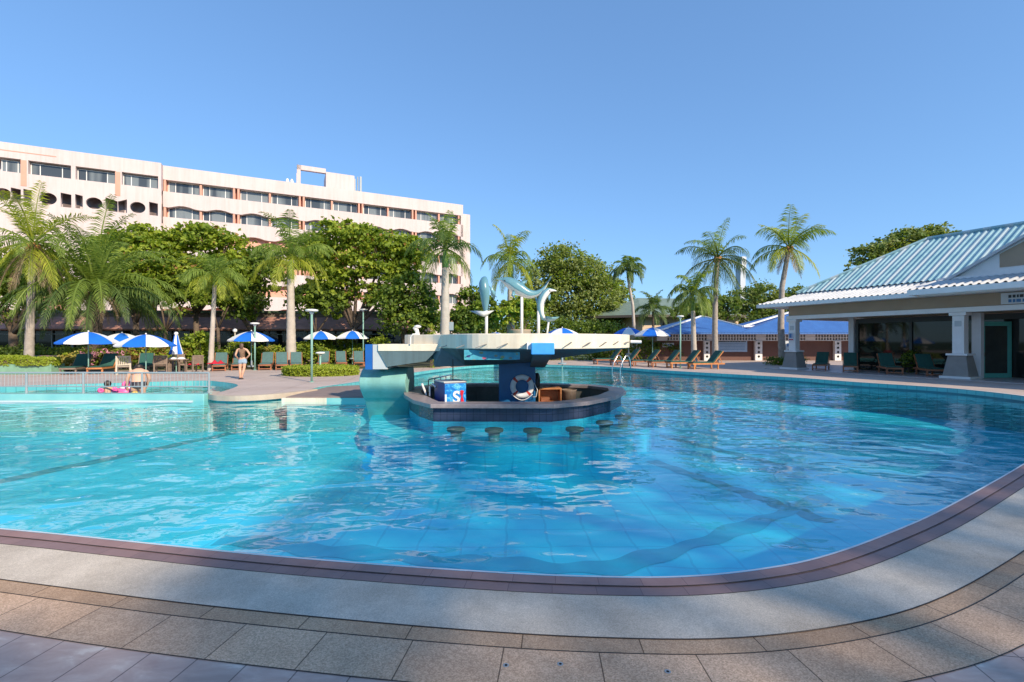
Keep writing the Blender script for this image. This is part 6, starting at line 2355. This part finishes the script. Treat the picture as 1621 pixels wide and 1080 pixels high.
def leaf_mesh(mb, rng, clumps, n, size, nmat, shell=0.55, tuft=0.22, flat=0.5, tufts=None, light=0.35, zs=0.6):
    """clumps: (x,y,z,rx,ry,rz) local; leaves gathered in tufts on and in the clumps"""
    vol = [c[3] * c[4] * c[5] for c in clumps]
    tot = sum(v ** 0.72 for v in vol)
    for c, v in zip(clumps, vol):
        m = max(6, int(n * v ** 0.72 / tot))
        nt_ = tufts or max(5, m // 26)
        per = max(1, m // nt_)
        for _ in range(nt_):
            while True:
                d = Vector((rng.uniform(-1, 1), rng.uniform(-1, 1), rng.uniform(-1, 1)))
                if 0.05 < d.length <= 1:
                    break
            d.normalize()
            if d.z < -0.55 and rng.random() < 0.6:
                d.z *= -1
            rad = shell + (1.12 - shell) * rng.random() ** 0.6
            tc = Vector((c[0] + d.x * c[3] * rad, c[1] + d.y * c[4] * rad, c[2] + d.z * c[5] * rad))
            tm = 1 if rng.random() < light else 0
            tr = tuft * (c[3] + c[4] + c[5]) / 3 * rng.uniform(0.6, 1.35)
            for _ in range(per):
                p = tc + Vector((rng.gauss(0, tr), rng.gauss(0, tr), rng.gauss(0, tr * zs)))
                s = size * rng.uniform(0.6, 1.25)
                nv = (Vector((rng.gauss(0, 1), rng.gauss(0, 1), rng.gauss(0, 1))).normalized() + d * 0.6 + ZUP * flat).normalized()
                a = nv.cross(Vector((rng.gauss(0, 1), rng.gauss(0, 1), rng.gauss(0, 1)))).normalized()
                b = nv.cross(a)
                l, wd = a * s, b * s * 0.42
                fold = nv * s * 0.12
                mi = tm if nmat > 1 else 0
                if nmat > 2 and rng.random() < 0.03:
                    mi = 2
                mb.add([p - l * 0.5, p - l * 0.05 + wd - fold, p + l * 0.55, p - l * 0.05 - wd - fold], [(0, 1, 2, 3)], mi)


def tree(label, base_u, Y, clumps_px, n, size, mats_, seed, dep=1.0, trunks=1, tr=0.2, cat='tree', name='broadleaf_tree', group=None, base_dy=0.0, sprays=4, **kw):
    """clumps_px: (u, v, ru, rv[, dY])"""
    rng = random.Random(seed)
    base = Vector((U(base_u) * Y, Y + base_dy, 0))
    t = thing(name, label, cat, base, 0, group)
    cl = []
    for c in clumps_px:
        dy = c[4] if len(c) > 4 else 0
        q = P(c[0], c[1], Y + dy) - base
        k = (Y + dy) / F
        cl.append((q.x, q.y, q.z, c[2] * k, (c[2] + c[3]) / 2 * k * dep, c[3] * k))
    # ragged sprays standing out of the main masses
    for c in list(cl):
        for _ in range(sprays):
            a = rng.uniform(0, 6.283)
            e = rng.uniform(-0.3, 1.2)
            k = rng.uniform(0.85, 1.25)
            rr2 = rng.uniform(0.16, 0.34)
            cl.append((c[0] + c[3] * k * math.cos(a) * math.cos(e), c[1] + c[4] * k * math.sin(a) * math.cos(e), c[2] + c[5] * k * math.sin(e), c[3] * rr2, c[4] * rr2, c[5] * rr2))
    nmain = len(clumps_px)
    mb = MB()
    leaf_mesh(mb, rng, cl, n, size, len(mats_), **kw)
    mb.build('crown', [MAT[m] for m in mats_], t, recalc=False)
    tk = MB()
    if trunks:
        zf = min(c[2] for c in cl)
        fork = Vector((0, 0, max(0.6, zf * 0.55)))
        tk.tube([(0, 0, -0.1), (0.05, 0.02, fork.z * 0.5), fork], [tr * 1.2, tr, tr * 0.85], 10)
        for c in cl[:nmain]:
            e = Vector((c[0], c[1], c[2] + c[5] * 0.2))
            mid = fork.lerp(e, 0.5) + Vector((rng.uniform(-.3, .3), rng.uniform(-.3, .3), -0.15 * c[5]))
            tk.tube([fork - Vector((0, 0, 0.15)), mid, e], [tr * 0.6, tr * 0.38, tr * 0.1], 7)
            for _ in range(4):
                d = Vector((rng.uniform(-1, 1), rng.uniform(-1, 1), rng.uniform(-0.3, 1))).normalized()
                tk.tube([mid.lerp(e, 0.5), e + Vector((d.x * c[3], d.y * c[4], d.z * c[5])) * 0.75], [tr * 0.16, tr * 0.04], 5)
        tk.build('trunk', MAT['bark'], t, smooth=True)
    return t


AL = ['leaf', 'leafY', 'leafR']
# trees in front of the hotel
tree('dark bushy tree behind the coconut palm trunk at the left end', 20, 32, [(-20, 430, 45, 45), (35, 445, 40, 40), (75, 430, 35, 35), (10, 480, 40, 30), (90, 475, 30, 30)], 9000, 0.26, ['leafD', 'leaf'], 41, tr=0.25, light=0.3)
tree('sea almond tree with bright layered leaves left of the hotel joint', 215, 34, [(178, 398, 28, 22), (215, 378, 32, 20), (250, 400, 34, 22), (205, 430, 36, 24), (250, 440, 30, 24), (180, 455, 26, 20)], 9500, 0.30, AL, 43, tr=0.2, light=0.5, zs=0.35, shell=0.35, tuft=0.27)
tree('sea almond tree with gaps showing the pink wall above the folded umbrella', 310, 35, [(280, 385, 28, 20), (322, 376, 34, 20), (358, 392, 28, 20), (290, 425, 36, 22), (340, 430, 34, 24), (375, 425, 20, 26)], 9000, 0.30, AL, 47, tr=0.2, light=0.55, zs=0.35, shell=0.35, tuft=0.27)
tree('dark tree behind the standing woman filling the gap under the crowns', 400, 35.5, [(392, 470, 26, 34), (420, 430, 28, 34), (372, 480, 20, 22), (352, 470, 18, 16)], 5500, 0.28, ['leafD', 'leaf'], 53, tr=0.2, light=0.3)
tree('large bright sea almond tree with dark trunks right of the royal palm', 560, 35, [(500, 395, 28, 24), (530, 375, 34, 22), (575, 382, 34, 24), (615, 395, 34, 26), (648, 400, 28, 24), (515, 425, 34, 26), (560, 425, 36, 26), (610, 432, 34, 24), (640, 430, 26, 20), (535, 462, 28, 20), (590, 465, 24, 18)], 15000, 0.30, AL, 59, tr=0.26, light=0.5, zs=0.35, shell=0.35, tuft=0.27)
tree('dense dark rounded tree left of the speaker post with brighter top', 640, 33, [(622, 480, 26, 26), (650, 462, 30, 24), (668, 490, 26, 26), (640, 510, 34, 24), (680, 515, 24, 18)], 8500, 0.25, ['leafD', 'leaf', 'leafY'], 61, tr=0.18, light=0.35, flat=0.7)
tree('olive bushy tree right of the speaker post below the upright dolphin', 742, 34, [(745, 482, 20, 24), (768, 492, 20, 22), (735, 510, 22, 20), (765, 515, 22, 16)], 5500, 0.24, ['leafD', 'leaf'], 67, tr=0.14, light=0.4)
tree('yellow green leafy bush growing in the round planter', 825, 33.1, [(805, 492, 17, 15), (828, 488, 18, 16), (846, 495, 14, 16), (795, 505, 10, 10)], 3200, 0.26, ['leafY', 'leaf'], 71, tr=0.08, light=0.5)
tree('bushy green tree between the date palm and the thin palm under the eaves', 262, 34.2, [(245, 462, 26, 22), (278, 455, 26, 24), (300, 470, 22, 20), (225, 475, 22, 18)], 5500, 0.26, ['leaf', 'leafD'], 63, tr=0.14, light=0.4)
tree('light green tree behind the woman and the globe lamp under the eaves', 345, 34.4, [(330, 470, 20, 20), (360, 458, 24, 22), (385, 440, 22, 22)], 4500, 0.26, ['leaf', 'leafY'], 64, tr=0.12, light=0.4)
tree('dark leafy tree between the royal palm and the almond trunks', 500, 34.6, [(482, 478, 20, 22), (505, 470, 22, 22), (530, 482, 20, 18)], 4500, 0.26, ['leafD', 'leaf'], 65, tr=0.14, light=0.4)
# big trees mid distance
FN = ['leafF', 'leaf']
tree('huge olive green spreading tree rising behind the curved dolphin', 905, 62, [(890, 420, 36, 30), (862, 445, 34, 30), (925, 440, 38, 30), (900, 470, 48, 32), (945, 470, 36, 28), (860, 490, 34, 30), (915, 510, 42, 26), (960, 500, 24, 24)], 26000, 0.34, FN, 73, tr=0.5, light=0.35, dep=0.9, tuft=0.2)
tree('lower olive tree between the huge tree and the green roofed house', 972, 66, [(965, 455, 22, 16), (985, 470, 18, 16), (975, 495, 18, 22), (950, 515, 22, 18)], 6000, 0.34, FN, 79, tr=0.3, light=0.3)
tree('dark small leaved tree behind the blue roofs next to the tower', 1200, 60, [(1178, 480, 22, 22), (1205, 472, 24, 22), (1228, 488, 20, 20), (1185, 505, 26, 18), (1215, 508, 22, 18)], 9000, 0.30, ['leafD', 'leafF'], 83, tr=0.3, light=0.4)
tree('round tree behind the silver roof corner', 1268, 60, [(1262, 478, 18, 22), (1280, 490, 18, 18), (1250, 505, 16, 16)], 4500, 0.30, ['leafD', 'leafF'], 89, tr=0.25, light=0.4)
tree('spreading tree showing above the aqua roof ridge', 1420, 45, [(1375, 405, 26, 14), (1405, 390, 24, 14), (1440, 378, 28, 14), (1478, 372, 26, 12), (1420, 410, 40, 18), (1360, 420, 18, 10)], 7500, 0.28, ['leafF', 'leafD'], 97, tr=0.3, light=0.4)
tree('far dark tree behind the pavilion between the palm trunks', 1140, 53, [(1120, 492, 22, 16), (1152, 490, 18, 20), (1085, 498, 18, 16)], 3500, 0.36, ['leafD', 'leafF'], 101, tr=0.3)


# tall trees behind the photographer whose crowns shade the near deck and half the pool
HS = Vector((SUN_DIR.x, SUN_DIR.y)).normalized()
PS = Vector((-HS.y, HS.x))
TS = math.tan(SUN_EL)
DS = 26.0


def crown_top(l):
    ks = [(-14, 10.5), (-7, 10.0), (-4, 6.9), (-0.3, 4.0), (0.5, 4.2), (4.7, 8.7), (7, 9.3), (11.8, 9.5), (15, 12.0), (21, 14.0)]
    for (a, b), (c, d) in zip(ks, ks[1:]):
        if l <= c:
            return (b + (d - b) * (l - a) / (c - a) + DS) * TS
    return (14.0 + DS) * TS


rs_ = random.Random(501)
for l0, l1, lab in ((-13, -5, 'tall shade tree behind the camera side of the deck, with the widest crown'), (-5, 1, 'lowest of the tall shade trees lining the near deck'), (1, 6, 'tall shade tree of middle height lining the near deck'),
                    (6, 11.5, 'tall shade tree nearest the middle of the near deck edge'), (11.5, 20.5, 'tall shade tree at the building end of the near deck')):
    lm = (l0 + l1) / 2
    base = HS * DS + PS * lm
    t = thing('shade_tree', lab, 'tree', (base.x, base.y, 0), 0, 'tall shade trees lining the near deck')
    mb = MB()
    n = int((l1 - l0) * 20 * SHADE)
    for _ in range(n):
        l = rs_.uniform(l0 - 0.3, min(l1 + 0.3, 20.5))
        d = rs_.uniform(-2.2, 2.2)
        top = (crown_top(l) / TS + d) * TS
        z = 2.0 + (top - 2.0) * rs_.random()
        q = HS * d + PS * (l - lm)
        p = Vector((q.x, q.y, z))
        s = rs_.uniform(0.3, 0.55)
        nv = (Vector((rs_.gauss(0, 1), rs_.gauss(0, 1), rs_.gauss(0, 1))) + Vector((0, 0, 0.5))).normalized()
        a = nv.cross(Vector((rs_.gauss(0, 1), rs_.gauss(0, 1), rs_.gauss(0, 1)))).normalized()
        b = nv.cross(a)
        mb.add([p - a * s * .5, p + b * s * .3, p + a * s * .5, p - b * s * .3], [(0, 1, 2, 3)], 0 if rs_.random() < .6 else 1)
    mb.build('crown', [MAT['leaf'], MAT['leafY']], t, recalc=False)
    tk = MB()
    hh = crown_top(lm)
    tk.tube([(0, 0, -0.1), (0.1, 0, hh * 0.4), (0, 0.1, hh * 0.85)], [0.4, 0.3, 0.1], 10)
    for k in range(10):
        z = 3 + k * hh * 0.07
        e = PS * rs_.uniform(-2.6, 2.6) + HS * rs_.uniform(-1.5, 1.5)
        tk.tube([(0.05, 0.02, z), (e.x, e.y, z + 2)], [0.12, 0.03], 6)
    tk.build('trunk', MAT['bark'], t, smooth=True)


# shrubs and hedges
def shrub(name, label, u, Y, blobs, n, size, mats_, seed, group=None, cat='shrub', **kw):
    """blobs: local metres (x,y,z,rx,ry,rz)"""
    rng = random.Random(seed)
    t = thing(name, label, cat, (U(u) * Y, Y, 0), 0, group)
    mb = MB()
    leaf_mesh(mb, rng, blobs, n, size, len(mats_), **kw)
    mb.build('foliage', [MAT[m] for m in mats_], t, recalc=False)
    st = MB()
    for b in blobs:
        for _ in range(3):
            st.tube([(b[0] * 0.8 + rng.uniform(-.1, .1), b[1], 0), (b[0] + rng.uniform(-.5, .5) * b[3], b[1] + rng.uniform(-.4, .4) * b[4], b[2] + b[5] * 0.4)], [0.02, 0.008], 5)
    st.build('stem', MAT['bark'], t)
    return t


def hedge_boxes(name, label, u, Y, boxes, dens, size, mats_, seed, rz=0.0, cat='hedge'):
    """clipped hedge: leaves spread over and under the surface of flat-topped ellipses (x,y,rx,ry,h)"""
    rng = random.Random(seed)
    t = thing(name, label, cat, (U(u) * Y, Y, 0), rz)
    mb = MB()
    for (cx, cy, rx, ry, z0, h) in boxes:
        n = int(dens * (rx * ry * 3.14 + 2 * 3.14 * math.sqrt((rx * rx + ry * ry) / 2) * h))
        for _ in range(n):
            a = rng.uniform(0, 6.283)
            if rng.random() < 0.5:
                r = math.sqrt(rng.random())
                z = h * (1 - 0.06 * r ** 4) + rng.gauss(0, 0.035)
            else:
                r = 0.96 + rng.gauss(0, 0.035)
                z = rng.uniform(0.0, h)
            p = Vector((cx + rx * r * math.cos(a), cy + ry * r * math.sin(a), z0 + z))
            s = size * rng.uniform(0.7, 1.3)
            nv = Vector((rng.gauss(0, 1) + math.cos(a), rng.gauss(0, 1) + math.sin(a), rng.gauss(0.6, 1))).normalized()
            q = nv.cross(Vector((rng.gauss(0, 1), rng.gauss(0, 1), rng.gauss(0, 1)))).normalized()
            b = nv.cross(q)
            mb.add([p - q * s * .5, p + b * s * .36, p + q * s * .5, p - b * s * .36], [(0, 1, 2, 3)], 0 if rng.random() < 0.7 else 1)
    mb.build('foliage', [MAT[m] for m in mats_], t, recalc=False)
    cr = MB()  # solid dark core added to stop light leaking through the leaves
    for (cx, cy, rx, ry, z0, h) in boxes:
        cr.lathe([(0.9, z0), (0.9, z0 + h * 0.9), (1e-4, z0 + h * 0.92)], 28, (cx, cy, 0), 0, rx, ry)
    cr.build('dark_core', MAT['bark'], t)
    return t


hedge_boxes('round_hedge', 'clipped yellow green oval hedge bed on the deck around a bollard lamp', 508.5, 23.6, [(0, 0, 1.82, 1.25, 0.0, 0.42)], 900, 0.085, ['leafY', 'leafY'], 111)
hedge_boxes('trough_hedge', 'bright clipped hedge growing in the green trough by the coconut palm', 28, 24.2, [(-2.4, 0, 1.1, 0.5, 0.45, 0.42), (-0.7, 0, 1.3, 0.5, 0.45, 0.45), (0.9, 0, 1.2, 0.5, 0.45, 0.36)], 700, 0.10, ['leafY', 'leafY'], 113)
GS = 'garden shrubs behind the loungers'
shrub('croton_shrub', 'pale yellow croton bush at the end of the green trough', 100, 25.6, [(0, 0, 0.45, 0.5, 0.4, 0.45), (0.35, 0, 0.75, 0.35, 0.3, 0.3), (-.3, 0, 0.25, 0.4, 0.3, 0.25)], 1500, 0.12, ['croton', 'leafY'], 121, GS)
shrub('flowering_shrub', 'pink flowering shrub behind the first two green loungers', 180, 27.5, [(-0.6, 0, 0.9, 0.6, 0.4, 0.45), (0.3, 0, 0.95, 0.6, 0.4, 0.4), (1.0, 0, 0.7, 0.5, 0.4, 0.4), (-1.4, 0, 0.8, 0.6, 0.4, 0.5)], 2600, 0.11, ['leaf', 'flower'], 123, GS, light=0.3)
shrub('croton_shrub', 'russet and yellow croton bush behind the folded umbrella', 262, 27.6, [(-1.2, 0, 0.9, 0.8, 0.4, 0.6), (0, 0, 0.8, 0.7, 0.4, 0.55), (1.0, 0, 0.7, 0.6, 0.4, 0.5)], 3000, 0.13, ['leafY', 'leafR'], 125, GS, light=0.4)
shrub('leafy_shrub', 'tall light green shrub between the folded umbrella and the thin palm', 306, 28.2, [(-0.2, 0, 1.2, 0.7, 0.5, 0.7), (0.4, 0, 1.6, 0.6, 0.5, 0.6), (0.2, 0, 0.6, 0.8, 0.5, 0.5)], 2800, 0.17, ['leafY', 'leaf'], 127, GS, light=0.5)
shrub('leafy_shrub', 'green shrub under the umbrella behind the standing woman', 388, 29.6, [(-0.3, 0, 1.0, 0.7, 0.4, 0.8), (0.5, 0, 0.6, 0.6, 0.4, 0.5)], 2200, 0.15, ['leaf', 'leafY'], 129, GS, light=0.5)
shrub('croton_shrub', 'variegated yellow shrub between the lamp and the royal palm trunk', 428, 30.2, [(-0.7, 0, 0.7, 0.6, 0.4, 0.5), (0.2, 0, 0.8, 0.7, 0.4, 0.55), (1.0, 0, 0.6, 0.5, 0.4, 0.5)], 2400, 0.13, ['leafY', 'croton'], 131, GS, light=0.35)
shrub('leafy_shrub', 'mid green shrub right of the royal palm trunk', 492, 32.5, [(-0.4, 0, 0.8, 0.6, 0.4, 0.7), (0.3, 0, 1.1, 0.6, 0.4, 0.7)], 2000, 0.15, ['leaf', 'leafY'], 133, GS, light=0.4)
shrub('leafy_shrub', 'bright upright shrub under the far umbrella by the round hedge', 520, 33.8, [(-0.3, 0, 1.1, 0.6, 0.4, 0.9), (0.5, 0, 0.7, 0.6, 0.4, 0.6)], 2200, 0.15, ['leafY', 'leaf'], 135, GS, light=0.4)
shrub('leafy_shrub', 'bright bush under the umbrella nearest the pier post', 553, 34.3, [(-0.2, 0, 1.2, 0.7, 0.4, 0.9), (0.6, 0, 0.8, 0.6, 0.4, 0.7)], 2200, 0.15, ['leafY', 'leaf'], 137, GS, light=0.4)
shrub('leafy_shrub', 'light green bush left of the pier behind the canopy beam', 604, 33.0, [(0, 0, 1.2, 0.6, 0.4, 0.9), (-.3, 0, 0.6, 0.7, 0.4, 0.5)], 1800, 0.15, ['leafY', 'leaf'], 139, GS, light=0.4)
shrub('dark_shrub', 'low dark green hedge mass under the restaurant windows at the left', 60, 30.5, [(-3.5, 0, 0.7, 1.6, 0.6, 0.6), (-1.0, 0, 0.9, 1.5, 0.6, 0.5), (1.4, 0, 0.8, 1.4, 0.6, 0.5), (3.4, 0, 0.7, 1.3, 0.6, 0.5)], 5000, 0.15, ['leafD', 'leaf'], 141, GS, light=0.35)
shrub('dark_shrub', 'dark green shrub row between restaurant and pink flowering shrub', 230, 31.0, [(-3, 0, 0.8, 1.4, 0.6, 0.6), (-0.6, 0, 0.9, 1.4, 0.6, 0.6), (1.8, 0, 0.8, 1.4, 0.6, 0.6), (4, 0, 0.8, 1.3, 0.6, 0.6)], 5000, 0.15, ['leafD', 'leaf'], 143, GS, light=0.35)
shrub('dark_shrub', 'dark shrub row under the restaurant glazing behind the royal palm', 450, 34.0, [(-3.4, 0, 0.7, 1.4, 0.6, 0.5), (-0.8, 0, 0.7, 1.4, 0.6, 0.6), (1.8, 0, 0.8, 1.4, 0.6, 0.6), (4.4, 0, 0.7, 1.4, 0.6, 0.6)], 5000, 0.16, ['leafD', 'leafY'], 145, GS, light=0.35)
shrub('conifer_topiary', 'pale green clipped conifer top showing above the canopy', 683, 30.0, [(0, 0, 1.0, 0.35, 0.35, 1.0), (0, 0, 2.2, 0.24, 0.24, 0.55)], 1600, 0.09, ['leafY', 'croton'], 147, None, 'conifer', light=0.3)
shrub('dark_shrub', 'wide dark hedge behind the umbrellas of the poolside row', 1015, 41.5, [(-3, 0, 0.8, 1.6, 0.6, 0.9), (-0.4, 0, 0.9, 1.6, 0.6, 1.0), (2.0, 0, 0.8, 1.4, 0.6, 0.9)], 4500, 0.18, ['leafD', 'leaf'], 149, None, light=0.3)
shrub('dark_shrub', 'long dark hedge closing the garden behind the canopy', 880, 42, [(-7, 0, 1.7, 2.3, 0.9, 2.0), (-3.4, 0, 1.8, 2.3, 0.9, 2.1), (0.2, 0, 1.7, 2.3, 0.9, 1.9), (3.8, 0, 1.6, 2.3, 0.9, 1.8)], 15000, 0.22, ['leafD', 'leaf'], 151, None, light=0.3)
shrub('dark_shrub', 'low dark bush at the foot of the windblown palm', 1238, 33.2, [(-0.3, 0, 0.25, 0.9, 0.5, 0.3), (0.9, 0, 0.25, 0.8, 0.5, 0.3)], 1500, 0.12, ['leafD', 'leaf'], 153, None, light=0.2)
shrub('potted_shrub', 'small dark round shrub in the porch shade between loungers', 1440, 24.8, [(0, 0, 0.75, 0.35, 0.35, 0.4), (0, 0, 0.3, 0.2, 0.2, 0.25)], 900, 0.1, ['leafD', 'leaf'], 155, None, light=0.3)
